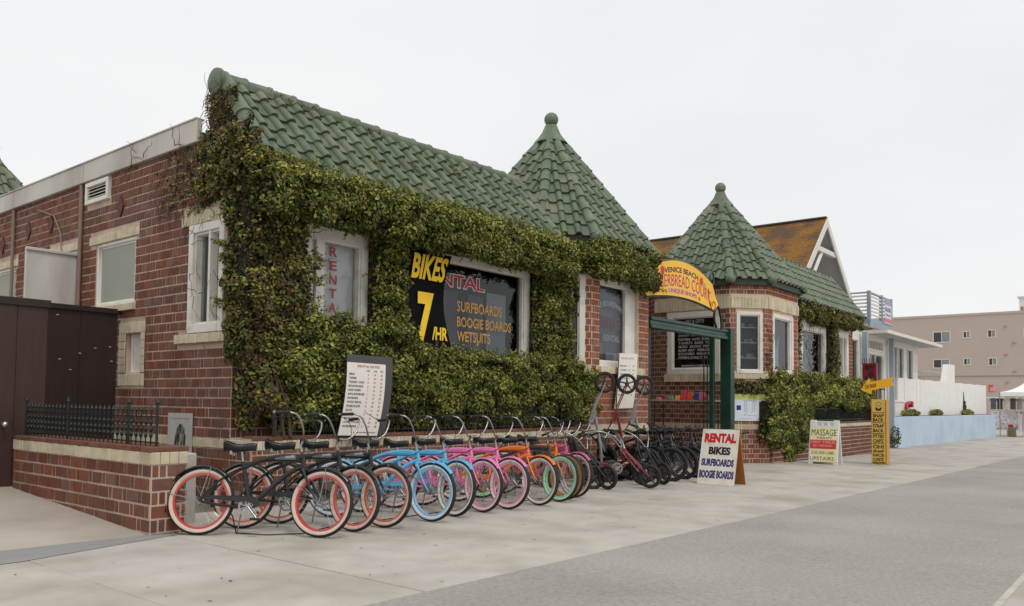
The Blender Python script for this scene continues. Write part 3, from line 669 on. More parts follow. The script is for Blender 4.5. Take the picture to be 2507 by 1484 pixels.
# front windows (seen through gaps in the leaves)
w1 = win(shop, FF, 7.0, 8.16, 2.25, 3.82, .13, -.07, .05, mull=((7.27, .15),), backm=M_curtain, bdep=.06, label='white front window lettered RENTAL downwards')
b = MB()
for i, ch in enumerate('RENTAL'): text_mb(b, ch, FF, 7.51, 7.645, 3.475-i*.208, 3.62-i*.208, -.066, .003, .022)
shop.part('lettering', b, mat('red_letter', lin(168, 60, 58), 0.6, 0.15, 9), w1)
b = MB(); b.wbox(FF, 6.92, 8.24, 3.82, 3.93, -.03, .10, .01); shop.part('window_head', b, M_white)
M_w2back = mat('shop_back', lin(112, 118, 128), 0.8, 0.1, 1.5, coord='World', col2=lin(84, 88, 96), c2scale=.9)
w2 = win(shop, FF, 8.95, 12.22, 1.95, 3.92, .17, -.05, .05, backm=M_dark, bdep=.9, gm=M_glass2, label='wide dark shop window lettered RENTAL SURFBOARDS BOOGIE BOARDS WETSUITS')
for x0, x1, z0, z1, dd, mm in ((9.3, 10.62, 2.05, 3.32, .30, M_w2back), (10.84, 11.25, 2.05, 3.28, .25, M_w2back), (11.25, 11.80, 2.05, 3.36, .16, mat('grey_partition', lin(150, 160, 168), 0.6, 0.05, 2, coord='World')), (9.3, 10.3, 3.34, 3.72, .5, mat('pale_partition', lin(120, 122, 122), 0.7, 0.05, 2, coord='World'))):
    shop.part('display_panel', MB().wbox(FF, x0, x1, z0, z1, -.05-dd-.02, -.05-dd), mm, w2)
rt = MB(); text_mb(rt, 'RENTAL', FF, 9.32, 11.0, 3.315, 3.56, -.047, .002, .055); shop.part('lettering_edge', rt, mat('white_letter', lin(226, 220, 216), 0.6), w2)
rt = MB(); text_mb(rt, 'RENTAL', FF, 9.335, 10.985, 3.33, 3.545, -.0445, .002, .022); shop.part('lettering', rt, mat('red_letter2', lin(176, 44, 62), 0.6, 0.12, 9), w2)
b = MB(); text_mb(b, 'SURFBOARDS', FF, 10.265, 11.49, 2.91, 3.10, -.046, .002, .02); text_mb(b, 'BOOGIE BOARDS', FF, 10.27, 11.76, 2.643, 2.825, -.046, .002, .02); text_mb(b, 'WETSUITS', FF, 10.275, 11.165, 2.388, 2.575, -.046, .002, .02)
shop.part('lettering', b, mat('ochre_letter', lin(204, 152, 82), 0.6, 0.12, 9), w2)
b = MB(); text_mb(b, 'BIKES', FF, 9.30, 9.915, 2.655, 2.84, -.046, .002, .02); shop.part('lettering', b, MATS['white_letter'], w2)
# tiled slope, ridge and rake tiles
RU = np.array([0, 1.30, 1.57]); XR = 6.06; FR = Fr((XR, 8.95, 4.26), (1, 0, 0), RU); RL = float(np.linalg.norm(RU))
b = MB(); b.quad(FR.p(0, 0), FR.p(6.66, 0), FR.p(6.66, RL), FR.p(0, RL)); b.quad(FR.p(0, RL), FR.p(6.66, RL), (12.7, 10.45, 5.77), (XR, 10.45, 5.77))
b.quad((XR, 10.45, 5.77), (12.7, 10.45, 5.77), (12.7, 10.45, 4.9), (XR, 10.45, 4.9)); b.quad(FR.p(0, 0), (XR, YF, 4.26), (12.7, YF, 4.26), FR.p(6.66, 0))
b.add([FR.p(0, 0), (XR, 10.45, 4.26), (XR, 10.45, 5.77), FR.p(0, RL)], [(0, 3, 2, 1)]); roof1 = shop.part('roof', b, M_tilebed)
tile_field(shop, roof1, FR, [(.10, 0), (6.66, 0), (6.66, RL-.13), (.10, RL-.13)], u_off=.02)
barrel_line(shop, roof1, FR.p(.06, .42), FR.p(.06, RL-.02), FR.n, .03, name='rake_tile', s=1.25)
barrel_line(shop, roof1, FR.p(6.64, .15), FR.p(6.64, RL-.02), FR.n, .03, name='rake_tile', s=1.3)
A = FR.p(6.66, RL); B = FR.p(-.02, RL); barrel_line(shop, roof1, (A[0], 10.27, 5.80), (B[0], 10.27, 5.80), (0, -.25, 1), .04, name='ridge_tile', exp=.42, s=1.3)
b = MB(); b.lathe([(1e-3, 0.05), (.11, .045), (.185, .02), (.195, -.02), (.185, -.05)], 24, rotm('Y', -math.pi/2), (XR-.05, 10.26, 5.80)); shop.part('ridge_end', b, M_tile, roof1, smooth=40)
# corner tower
TC = (14.84, 10.9); e = 1.16; hw = 1.91
oct1 = lambda C, e, hw: [(C[0]-hw, C[1]-e), (C[0]-e, C[1]-hw), (C[0]+e, C[1]-hw), (C[0]+hw, C[1]-e), (C[0]+hw, C[1]+e), (C[0]+e, C[1]+hw), (C[0]-e, C[1]+hw), (C[0]-hw, C[1]+e)]
P = oct1(TC, e, hw)
def face_fr(P, i): A, B = P[i], P[(i+1) % 8]; return Fr((A[0], A[1], 0), (B[0]-A[0], B[1]-A[1], 0)), math.hypot(B[0]-A[0], B[1]-A[1])
tw1 = shop.part('tower_core', MB().prism([(x*.97+TC[0]*.03, -(y*.97+TC[1]*.03)) for x, y in P][::-1], Fr((0, 0, -.3), (1, 0, 0), (0, -1, 0)), 0, -2.1), M_mortar2)
fd, ld = face_fr(P, 0); ff, lf = face_fr(P, 1)
hd = [(.14, ld-.14, 2.1, 3.95)]; hf = [(.29, 1.88, 2.1, 3.95)]
b = MB(); wall_panel(b, fd, 0, ld, -.4, 4.7, hd); wall_panel(b, ff, 0, lf, -.4, 4.7, hf)
for i in range(2, 8): f_, l_ = face_fr(P, i); wall_panel(b, f_, 0, l_, -.4, 4.7, [])
tw = shop.part('tower_wall', b, M_mortar2)
BK.wall(fd, .012, ld-.006, -.3, 4.62, hd+[(0, ld, 3.95, 4.2), (0, ld, 1.95, 2.1), (0, ld, .69, .81)], M_brick2, tw)
BK.wall(ff, .006, lf-.004, -.3, 4.62, hf+[(.2, 2.1, 1.95, 2.1), (0, lf, .69, .81)], M_brick2, tw, .1)
f_, l_ = face_fr(P, 2); BK.wall(f_, .01, l_-.01, -.3, 4.62, [], M_brick2, tw, hide=[(0, 3000, 0, 3000)])
f_, l_ = face_fr(P, 3); BK.wall(f_, .01, l_-.01, -.3, 4.62, [], M_brick2, tw, hide=[(0, 3000, 0, 3000)])
BK.done()
win(shop, fd, .14, ld-.14, 2.1, 3.95, .12, -.06, .03, backm=M_dark, bdep=.05, gm=M_glass, label='white window on the angled tower face')
wt = win(shop, ff, .29, 1.88, 2.1, 3.95, .11, -.17, -.09, mull=((1.66, .34),), backm=mat('tower_back', lin(140, 143, 150), 0.7, 0.1, 2, coord='World'), bdep=.16, gm=M_glass2, label='tower window lettered BIKE RENTAL')
x0 = P[1][0]
FTw = Fr((0, YP, 0), (1, 0, 0))
b = MB(); warp = lambda U, V: (U, V-(U-14.30)**2*0.42); text_mb(b, 'VENICE BOARDWALK', FTw, 13.86, 15.28, 3.40, 3.52, -.166, .002, .03, warp=lambda U, V: (U, V-(U-14.64)**2*0.42))
shop.part('lettering', b, mat('pale_blue_letter', lin(196, 214, 222), 0.6), wt); b = MB(); text_mb(b, 'RENTAL', FTw, 14.40, 15.05, 2.65, 2.79, -.166, .002, .03); shop.part('lettering', b, mat('pale_blue_letter', lin(196, 214, 222), 0.6), wt)
b = MB(); text_mb(b, 'BIKE', FTw, 14.28, 15.10, 2.93, 3.18, -.166, .002, .03); shop.part('lettering', b, mat('dull_red_letter', lin(146, 74, 78), 0.6), wt)
shop.part('display_box', MB().wbox(FTw, 14.55, 15.0, 2.2, 2.42, -.31, -.20, .01), mat('pale_box', lin(206, 210, 214), 0.7), wt); shop.part('display_board', MB().wbox(FTw, 14.28, 14.48, 2.2, 2.60, -.24, -.22), mat('tan_board', lin(170, 150, 124), 0.7), wt)
soldier(shop, None, ff, .25, 2.05, 1.95, 2.09, -.05, .08); soldier(shop, None, fd, .02, ld-.02, 1.95, 2.09, -.05, .06)
soldier(shop, None, ff, 0, lf, .69, .81, -.03, .014, name='band_brick')
ev = oct1(TC, e+.06, hw+.14)
tower_roof(shop, TC, ev, 4.68, 7.62, [7, 0, 1, 2], 7.30, [0, 1, 2, 3, 7], shortened={0: .17})
b = MB()
for i in range(8):
    A, B_ = ev[i], ev[(i+1) % 8]; f_ = Fr((A[0], A[1], 0), (B_[0]-A[0], B_[1]-A[1], 0)); b.wbox(f_, 0, math.hypot(B_[0]-A[0], B_[1]-A[1]), 4.56, 4.675, -.10, -.01)
shop.part('eave_board', b, mat('dark_green_board', lin(40, 58, 46), 0.6, coord='World'))
# ------------------------------------------------------------------ brick planter in front of the shop
plan = Thing('brick_planter_wall', 'low brick planter wall with cream band under the long hedge', 'wall', (X0, YP, 0))
FPw = Fr((0, YP, 0), (1, 0, 0)); b = MB(); wall_panel(b, FPw, X0, 13.66, -.35, .84, [])
FPe = Fr((X0-.0015, 0, 0), (0, -1, 0)); wall_panel(b, FPe, -YF, -YP, -.3, .84, []); b.quad((X0, YP, .84), (13.6, YP, .84), (13.6, YF, .84), (X0, YF, .84)); pw = plan.part('wall_core', b, M_mortar)
bk = Bricks(plan, 160); bk.wall(FPw, X0+.01, 13.66, -.30, .68, [], M_brick, pw); bk.wall(FPe, -YF+.02, -YP-.01, -.11, .68, [], M_brick, pw); bk.done()
soldier(plan, None, FPw, X0, 13.66, .69, .81, -.03, .014, name='band_brick'); soldier(plan, None, FPe, -YF+.02, -YP-.012, .69, .81, -.03, .012, name='band_brick')
n = 33; w_ = (13.66-X0)/n; me = MB().box((0, 0, 0), (w_-.008, .052, .26), None, .006).mesh('cap_brick', M_brick)
for i in range(n): plan.inst('cap_brick', me, M=FPw.mat4(X0+(i+.5)*w_, .838+random.uniform(-.003, .003), -.11))
# ------------------------------------------------------------------ low brick yard wall on the left, with iron railing
XL, YL = 3.947, 7.714
low = Thing('brick_yard_wall', 'low brick wall with cream band and corner pier beside the driveway', 'wall', (XL, YL, 0))
FLs = Fr((XL, 0, 0), (0, -1, 0)); FLf = Fr((0, YL, 0), (1, 0, 0)); FLr = Fr((4.312, 0, 0), (0, 1, 0))
b = MB(); wall_panel(b, FLs, -11.17, -YL, -.12, .83, []); wall_panel(b, FLf, XL, 4.312, -.12, .83, []); wall_panel(b, FLr, YL, 11.17, -.12, .83, []); lw = low.part('wall_core', b, M_mortar)
bk = Bricks(low, 300); bk.wall(FLs, -11.16, -YL-.01, -.10, .68, [], M_brick, lw); bk.wall(FLf, XL+.01, 4.30, -.10, .68, [], M_brick, lw); bk.wall(FLr, YL+.01, 11.1, -.10, .68, [], M_brick, lw, hide=[(0, 9999, 0, 9999)]); bk.done()
soldier(low, None, FLs, -11.17, -YL-.016, .69, .812, -.03, .014, .10, name='band_brick'); soldier(low, None, FLf, XL-.013, 4.318, .69, .812, -.03, .014, .092, name='band_brick')
FTp = Fr((0, 0, .815), (0, -1, 0), (1, 0, 0))
me = MB().box((0, 0, 0), (.098, .40, .05), None, .006).mesh('cap_brick', M_brick)
for i in range(33): low.inst('cap_brick', me, M=Matrix.Translation((4.13, 7.755+i*.1045, .838+random.uniform(-.002, .002))) @ Matrix.Rotation(R(90), 4, 'Z'))
rail = Thing('iron_railing', 'dark green ornate iron railing on top of the low yard wall', 'railing', (4.05, YL, .86))
def picket_mesh():
    b = MB(); b.tube([(0, 0, 0), (0, 0, .36)], .0075, 6)
    for z in (.11, .17, .24): b.lathe([(.008, z-.025), (.02, z-.01), (.02, z+.01), (.008, z+.025)], 8)
    b.lathe([(.008, .345), (.019, .365), (.001, .41)], 8); return b.mesh('picket', M_green, smooth=40)
pm = picket_mesh()
for i in range(31): rail.inst('picket', pm, M=Matrix.Translation((4.05, 7.95+i*.103, .86)))
b = MB()
for z in (.90, 1.16): b.box((4.05, 9.45, z), (.022, 3.3, .012))
rail.part('rail', b, M_green)
pq = MB(); pq.tube([(0, 0, 0), (0, 0, .43)], .014, 8); pq.lathe([(.014, .42), (.024, .44), (.001, .50)], 8); pq = pq.mesh('post', M_green, smooth=40)
for y in (7.83, 8.42, 9.9, 11.1): rail.inst('post', pq, M=Matrix.Translation((4.05, y, .86)))
# grey cement pier stub behind the wall's end
solo('cement_pier', MB().box((4.60, 8.35, .25), (.24, .24, 1.0), None, .012), M_palegrey, 'grey cement pier stub between the yard wall and the bicycles', 'pier')
# ------------------------------------------------------------------ brown board fence and gate
FB1 = Fr((0, 11.25, 0), (1, 0, 0)); FB2 = Fr((0, 12.62, 0), (1, 0, 0))
gt = Thing('board_gate', 'tall brown board gate at the left edge beside the low wall', 'gate', (3.0, 11.25, .2))
b = MB(); x = .6; k = 0
while x < 4.3:
    x1 = min(x+.42, 4.32); gt.part('board', MB().wbox(FB1, x, x1-.006, .15, 2.53, -.03, random.uniform(0, .006), .004), M_brown); x = x1
gt.part('top_rail', MB().wbox(FB1, .6, 4.34, 2.50, 2.60, -.04, .03, .006), M_brown2)
b = MB(); b.tube([FB1.p(3.83, 1.0, .0), FB1.p(3.83, 1.0, .07)], .018, 10); b.lathe([(.001, .06), (.035, .07), (.04, .095), (.03, .12), (.001, .13)], 14, np.stack([FB1.u, FB1.v, FB1.n], 1), FB1.p(3.83, 1.0)); gt.part('door_knob', b, mat('knob_metal', lin(190, 190, 188), 0.3, metal=.9), smooth=50)
fn = Thing('board_fence', 'tall dark brown board fence meeting the brick side wall', 'fence', (5.0, 12.62, .2))
x = 4.2
while x < 5.85:
    x1 = min(x+.55, 5.88); fn.part('board', MB().wbox(FB2, x, x1-.004, .15, 2.66, -.03, random.uniform(0, .004), .004), M_brown2); x = x1
fn.part('top_rail', MB().wbox(FB2, 4.2, 5.89, 2.64, 2.72, -.05, .04, .006), M_brown2)
b = MB()
for px, pz in ((4.95, 2.55), (5.28, 2.0), (5.5, 2.09), (5.72, 2.12), (5.85-.1, 1.9), (5.0, 1.9), (5.15, 1.75)): b.wbox(FB2, px, px+.035, pz, pz+.012, .006, .009)
fn.part('paint_chip', b, mat('chip', lin(196, 182, 160), 0.8), stuff=True)
solo('blank_signboard', MB().box((5.47, 14.2, 3.15), (.79, .06, 1.2), None, .01).box((5.47, 14.17, 3.735), (.80, .07, .05), None, .008), mat('weathered_white', lin(208, 206, 200), 0.7, 0.06, 2, coord='World', col2=lin(180, 176, 168), c2scale=2, stretch=(1, 1, .3)), 'blank white board standing out from the side wall above the brown fence', 'board')
# ------------------------------------------------------------------ climbing fig on the shop
FRv = Fr((0, 8.98, 0), (1, 0, 0)); FC = Fr((0, 9.35, 0), (1, 0, 0)); FLv = Fr((X0, 0, 0), (0, -1, 0))
iv = Ivy()
iv.patch(FC, X0+.02, 6.90, 1.0, 4.35, .20, brown=.5, seed=3, size=.055, corner=.25, amp=.10, light=-.04)             # corner mass, front
iv.patch(FLv, -9.66, -9.15, 1.9, 4.3, .08, brown=.45, seed=7, size=.054, amp=.09, light=-.04)                          # corner mass, side
iv.patch(FLv, -10.3, -9.2, 4.05, 5.0, .14, brown=.5, seed=9, size=.05)
iv.patch(FLv, -11.2, -9.6, 4.15, 4.9, .09, dens=900, amp=.05, edge=.25, brown=.6, seed=15, core=False, size=.045)
iv.patch(FLv, -11.9, -10.5, 4.0, 4.8, .03, dens=180, amp=.02, edge=.3, brown=.7, seed=16, core=False, size=.04)
iv.patch(Fr((6.05, 0, 0), (0, -1, 0)), -10.46, -9.75, 4.5, 5.66, .12, dens=3600, amp=.04, edge=.04, brown=.95, seed=17, size=.035)   # dry gable
FRs = Fr((0, 8.93, 4.26), (1, 0, 0), RU)
FE = Fr((0, 9.12, 0), (1, 0, 0))
iv.patch(FE, X0-.05, 12.8, 3.82, 4.42, .30, amp=.11, seed=21, light=.06, brown=.14, size=.052, corner=.2)        # frieze under the eave
iv.patch(FE, X0-.05, 7.2, 4.0, 4.5, .18, seed=23, light=.06, brown=.22, size=.052)
iv.patch(FRs, X0-.05, 12.75, -.12, .16, .18, seed=25, light=.12, brown=.05, size=.05, amp=.09, corner=.2)    # over the lowest tiles
iv.patch(FRs, X0-.12, 6.8, .0, .42, .15, dens=2600, amp=.10, seed=26, light=.08, brown=.25, size=.05, edge=.2)
iv.patch(FC, 8.10, 8.86, 2.3, 3.95, .18, seed=31, size=.055, brown=.08)                            # post between the windows
iv.patch(FC, 12.2, 13.35, 2.0, 3.95, .18, seed=33, size=.055, brown=.08)
iv.patch(fd, -.25, ld+.1, 3.95, 4.66, .26, seed=34, size=.055, brown=.1); iv.patch(fd, -.25, ld*.66, 3.2, 4.5, .20, seed=35, size=.055, brown=.1)
iv.patch(fd, -.25, ld*.58, 1.9, 3.4, .18, seed=36, size=.055, brown=.1)
fe = Fr((P[1][0], 8.93, 0), (1, 0, 0))
iv.patch(fe, -.25, 2.30, 3.98, 4.62, .28, seed=41, brown=.16, light=.02, size=.052)                         # round the tower eave
iv.patch(fe, 1.4, 2.30, 3.80, 4.6, .20, seed=42, brown=.2, light=-.03, size=.05)
fe2 = Fr((16.02, 0, 0), (0, 1, 0)); iv.patch(fe2, 8.8, 9.5, 3.9, 4.6, .16, seed=43, brown=.2, size=.05)
fb = Fr((0, 0, 3.86), (1, 0, 0), (0, 1, 0))
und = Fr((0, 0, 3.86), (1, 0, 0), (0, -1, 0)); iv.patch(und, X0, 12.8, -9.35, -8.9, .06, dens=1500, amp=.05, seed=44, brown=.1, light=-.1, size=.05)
iv.sprigs(FRs, X0, 12.7, .20, .18, 320, 1.0, .13); iv.sprigs(FE, X0, 12.7, 3.80, .24, 160, -.7, .12, light=-.05); iv.sprigs(fe, -.2, 2.45, 3.95, .26, 90, -.6, .14, light=-.1)
iv.sprigs(fe, -.2, 2.4, 4.66, .22, 90, 1, .10, light=.1); iv.sprigs(FC, 6.98, 7.06, 3.0, .2, 14, .2, .12); iv.sprigs(FC, 8.2, 8.26, 3.0, .12, 10, .2, .12)
iv.blob(FRs.p(X0-.02, .20, .1), (.16, .16, .16), 260, .05, .3, .05); iv.patch(FLv, -9.55, -9.0, 4.2, 4.75, .12, brown=.3, seed=19, size=.052)
iv.stems(FLv, -11.6, -9.7, 4.0, 4.9, 60, .7, .012, .005); iv.stems(FLv, -10.9, -9.5, 2.2, 3.9, 24, .5, .02, .005); iv.stems(Fr((6.05, 0, 0), (0, -1, 0)), -10.40, -9.98, 4.6, 5.62, 80, .4, .12, .006)
iv.stems(FC, X0, 7.0, 1.2, 4.4, 140, .5, .19, .006); iv.stems(FLv, -12.3, -10.7, 4.85, 5.15, 9, .45, .09, .007, .35)
for k in range(4):
    x = 6.25+k*.07; iv.st.tube([(x+RNG.normal()*.04, 9.05-.03*k % .12, .84), (x+RNG.normal()*.05, 9.02, 1.1), (x-.1+RNG.normal()*.08, 9.08, 1.5), (x-.15+RNG.normal()*.1, 9.2, 2.1)], [.03, .024, .018, .01], 6, False)
for u, v in ((4.6, 1.45), (2.9, 1.95), (1.7, 2.0), (1.05, 2.02), (4.55, 1.62), (2.35, .95), (1.35, 2.0), (3.3, 1.2), (5.1, .8)):     # tufts between the tiles
    iv.blob(FRs.p(X0+u, v, .06), (.16, .1, .07), 70, .038, .3, .05)
for k in range(9): q = FRs.p(X0+RNG.uniform(.2, 6.6), 2.02, .05); iv.blob(q, (.14, .06, .05), 34, .034, .4, .0)
iv.clumps(FC, 6.0, 6.84, 1.9, 4.4, .22, 46, (.09, .19), brown=.25, light=.0); iv.clumps(FC, 6.15, 6.85, 1.1, 2.0, .2, 14, (.09, .18), brown=.25, light=-.03); iv.clumps(FE, 6.0, 12.8, 3.85, 4.3, .30, 110, light=.06, brown=.06); iv.clumps(FRs, 6.1, 12.7, -.05, .12, .16, 70, (.08, .15), light=.12, brown=.02)
iv.clumps(FC, 8.12, 8.68, 2.4, 3.9, .18, 18, (.09, .17)); iv.clumps(FC, 12.4, 13.3, 2.0, 3.9, .2, 26); iv.clumps(fe, -.2, 2.18, 4.0, 4.6, .30, 46, brown=.08, light=.02); iv.clumps(fd, -.2, ld, 3.95, 4.6, .26, 20); iv.clumps(FLv, -9.55, -9.2, 2.2, 4.2, .05, 16, (.08, .15), brown=.3, light=-.02); iv.clumps(FLv, -10.2, -9.2, 4.1, 4.9, .14, 26, (.09, .18), brown=.4, light=-.02)
iv.sprigs(FC, 6.95, 7.08, 2.6, .2, 10, .3, .18); iv.sprigs(FC, 6.95, 7.08, 3.4, .2, 10, -.3, .18); iv.sprigs(FC, 8.05, 8.15, 3.3, .15, 10, -.2, .16); iv.sprigs(FC, 12.28, 12.36, 3.0, .15, 10, .1, .18); iv.sprigs(FLv, -9.74, -9.66, 2.6, .08, 10, .1, .14); iv.sprigs(FLv, -9.74, -9.66, 3.4, .08, 10, .1, .14)
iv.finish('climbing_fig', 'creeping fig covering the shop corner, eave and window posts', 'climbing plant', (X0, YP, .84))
# hedge in the planter
hd_ = Ivy(); FH = Fr((0, 9.30, 0), (1, 0, 0))
hd_.patch(FH, 6.5, 8.9, .9, 2.42, .27, seed=51, size=.055, corner=.22, brown=.08, amp=.11); hd_.patch(FH, 8.85, 13.35, .9, 2.10, .27, seed=53, size=.052, corner=.22, light=.0, brown=.02, amp=.11)
hd_.patch(FH, 12.9, 14.05, .9, 1.95, .30, seed=54, size=.055, corner=.25, light=.02)
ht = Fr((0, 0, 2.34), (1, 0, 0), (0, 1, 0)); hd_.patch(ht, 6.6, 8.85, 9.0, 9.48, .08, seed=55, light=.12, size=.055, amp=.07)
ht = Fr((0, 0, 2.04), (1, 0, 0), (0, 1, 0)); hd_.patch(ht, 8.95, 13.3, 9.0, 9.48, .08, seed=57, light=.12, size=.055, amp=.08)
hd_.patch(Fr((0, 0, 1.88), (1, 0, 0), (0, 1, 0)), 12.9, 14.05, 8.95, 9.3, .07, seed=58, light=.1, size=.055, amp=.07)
hd_.sprigs(FH, 6.6, 8.85, 2.42, .25, 110, 1, .16); hd_.sprigs(FH, 9.0, 13.3, 2.10, .25, 190, 1, .16); hd_.sprigs(FH, 13.2, 14.0, 1.92, .25, 40, 1, .14)
hd_.stems(FH, 6.6, 13.6, .85, 1.5, 120, .4, .2, .007)
hd_.clumps(FH, 6.6, 8.8, 1.2, 2.45, .29, 60, (.10, .24), light=.04); hd_.clumps(FH, 8.9, 13.4, 1.2, 2.12, .29, 110, (.10, .24), light=.05); hd_.clumps(FH, 13.0, 14.0, 1.1, 1.95, .32, 26, (.1, .22), light=.05)
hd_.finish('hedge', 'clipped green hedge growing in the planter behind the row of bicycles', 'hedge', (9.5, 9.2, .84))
wf_ = Thing('wire_fence', 'thin green wire fence on the planter wall in front of the hedge', 'fence', (6.2, 9.0, .86))
um = MB().tube([(0, 0, 0), (0, 0, .38)], .005, 5).mesh('upright', M_green); pm2 = MB().tube([(0, 0, 0), (0, 0, .43)], .012, 6).mesh('post', M_green)
x = 6.2; k = 0
while x < 13.5: wf_.inst('post' if k % 14 == 0 else 'upright', pm2 if k % 14 == 0 else um, M=Matrix.Translation((x, 8.985, .86))); x += .115; k += 1
for z in (.92, 1.12, 1.235): wf_.part('wire', MB().tube([(6.2, 8.98, z), (9.8, 8.98, z-.008), (13.5, 8.98, z)], .0055, 5), M_green)
# ------------------------------------------------------------------ second building across the court
Y2 = 8.55; YF2 = 9.0
e2 = 1.187; hw2 = 1.95; C2 = (23.135, Y2+hw2)
P2 = oct1(C2, e2, hw2)
court = Thing('brick_court_building', 'second brick shop with green tiled turret beyond the arched gate', 'building', (C2[0], Y2, -.3))
fA, lA = face_fr(P2, 7); fB, lB = face_fr(P2, 0); fC, lC = face_fr(P2, 1)
zb2, zt2 = 4.02, 4.33
hA = [(.42, 2.06, 2.19, 3.98)]; hB = [(.16, lB-.16, 2.2, 3.92)]; hC = [(.33, 1.93, 2.2, 3.92)]
b = MB(); wall_panel(b, fA, 0, lA, -.7, 4.8, hA); wall_panel(b, fB, 0, lB, -.7, 4.8, hB); wall_panel(b, fC, 0, lC, -.7, 4.8, hC)
for i in range(2, 7): f_, l_ = face_fr(P2, i); wall_panel(b, f_, 0, l_, -.7, 4.8, [])
tw2 = court.part('tower_wall', b, M_mortar2)
bk2 = Bricks(court, 300)
band = lambda l: [(0, l, zb2, zt2), (0, l, .64, .76)]
bk2.wall(fA, .012, lA-.006, -.55, 4.72, hA+band(lA)+[(.36, 2.15, 1.97, 2.19)], M_brick, tw2); bk2.wall(fB, .006, lB-.006, -.55, 4.72, hB+band(lB)+[(0, lB, 2.04, 2.2)], M_brick2, tw2)
bk2.wall(fC, .006, lC-.012, -.55, 4.72, hC+band(lC)+[(.2, 2.1, 2.04, 2.2)], M_brick2, tw2)
f6, l6 = face_fr(P2, 6); bk2.wall(f6, .01, l6-.01, -.55, 4.72, [], M_brick, tw2)
FF2 = Fr((0, YF2, 0), (1, 0, 0)); H2 = [(25.75, 28.35, 2.15, 4.0), (29.0, 30.8, 2.15, 4.0)]
b = MB(); wall_panel(b, FF2, 24.3, 31.42, -.8, 4.9, H2); FR2 = Fr((31.42, 0, 0), (0, 1, 0)); wall_panel(b, FR2, YF2, 24, -.8, 4.9, [])
b.quad((24, 9.9, 4.9), (31.42, 9.9, 4.9), (31.42, 24, 4.9), (24, 24, 4.9)); FA2 = Fr((P2[7][0], 0, 0), (0, -1, 0)); wall_panel(b, FA2, -26, -12.9, -.7, 4.9, []); b.quad((P2[7][0], 12.5, 4.9), (25, 10, 4.9), (25, 26, 4.9), (P2[7][0], 26, 4.9))
fw2 = court.part('front_wall', b, M_mortar2)
bk2.wall(FF2, 24.4, 31.40, -.6, 4.72, H2+[(24.2, 31.1, 4.0, 4.35)], M_brick2, fw2); bk2.wall(FA2, -18, -12.95, -.5, 4.8, [], M_brick, fw2); bk2.done()
for f_, l_ in ((fA, lA), (fB, lB), (fC, lC)):
    soldier(court, None, f_, 0.003, l_-.003, zb2, zt2, -.03, .035, .10, name='lintel_brick'); soldier(court, None, f_, .003, l_-.003, .64, .76, -.03, .02, .09, name='band_brick')
soldier(court, None, FF2, 24.4, 31.1, 4.0, 4.35, -.03, .03, .10, name='lintel_brick')
soldier(court, None, fA, .34, 2.15, 1.97, 2.18, -.05, .07); soldier(court, None, fB, .02, lB-.02, 2.05, 2.19, -.05, .06); soldier(court, None, fC, .2, 2.1, 2.05, 2.19, -.05, .06)
wA = win(court, fA, .42, 2.06, 2.19, 3.98, .16, -.06, .03, backm=M_dark, bdep=.12, gm=M_glass, label='dark court window covered in rows of small white lettering')
b = MB(); lines = ['ART & GIFTS', 'CANDLES  INCENSE  SOAP', 'JEWELRY  CRYSTALS  CARDS', 'POSTERS  HATS  SCARVES', 'T-SHIRTS  BAGS  TOYS', 'MUSIC  BOOKS  PRINTS', 'SURF ART  PIERCING', 'STICKERS  MAGNETS', 'OPEN DAILY 10 - 7']
text_mb(b, lines[0], fA, .95, 1.55, 3.66, 3.76, -.055, .002, .02)
for i, t in enumerate(lines[1:]): text_mb(b, t, fA, .74, 1.86, 3.37-i*.105, 3.44-i*.105, -.055, .002, .015)
text_mb(b, 'WWW.MOCCASINS.COM', fA, .84, 1.8, 2.40, 2.46, -.055, .002, .015); court.part('lettering', b, mat('greywhite_letter', lin(190, 190, 188), 0.7), wA)
M_shelf = mat('white_shelf', lin(206, 206, 204), 0.6, coord='World')
b = MB(); b.wbox(fA, .6, 1.9, 2.62, 2.635, -.16, -.09); court.part('shelf', b, M_shelf, wA)
wB = win(court, fB, .16, lB-.16, 2.2, 3.92, .09, -.06, .03, backm=mat('shop2_back', lin(84, 88, 98), 0.8, 0.15, 2, coord='World'), bdep=.4, gm=M_glass2, label='turret window with white shelves inside')
for z in (2.62, 3.05, 3.48): court.part('shelf', MB().wbox(fB, .24, lB-.24, z, z+.025, -.40, -.12), M_shelf, wB)
b = MB()
for k in range(14): x = RNG.uniform(.3, lB-.4); z = (2.645, 3.075, 3.505)[k % 3]; b.wbox(fB, x, x+RNG.uniform(.05, .1), z, z+RNG.uniform(.04, .13), -.35, -.2)
court.part('shelf_goods', b, mat('shelf_goods', lin(172, 168, 160), 0.7, .3, 9), wB, stuff=True)
wC = win(court, fC, .33, 1.93, 2.2, 3.92, .11, -.06, .03, mull=((1.70, .06),), backm=MATS['shop2_back'], bdep=.35, gm=M_glass2, label='turret window with a pale garment hanging inside')
g_ = [(.75, 2.45), (1.15, 2.45), (1.12, 2.95), (1.16, 3.3), (1.05, 3.18), (.98, 3.0), (.92, 3.0), (.86, 3.18), (.76, 3.3), (.79, 2.95)]
court.part('hanging_garment', MB().prism(g_, fC, -.16, -.13), mat('pale_blue_cloth', lin(198, 214, 226), 0.9, .08, 8), wC)
wD = win(court, FF2, 25.75, 28.35, 2.15, 4.0, .22, -.08, .04, backm=MATS['shop2_back'], bdep=.5, gm=M_glass2, label='wide front window of the court building')
court.part('curtain', MB().wbox(FF2, 25.97, 27.2, 2.3, 3.8, -.25, -.22), mat('bluegrey_cloth', lin(140, 148, 162), 0.9, .1, 3, coord='World'), wD)
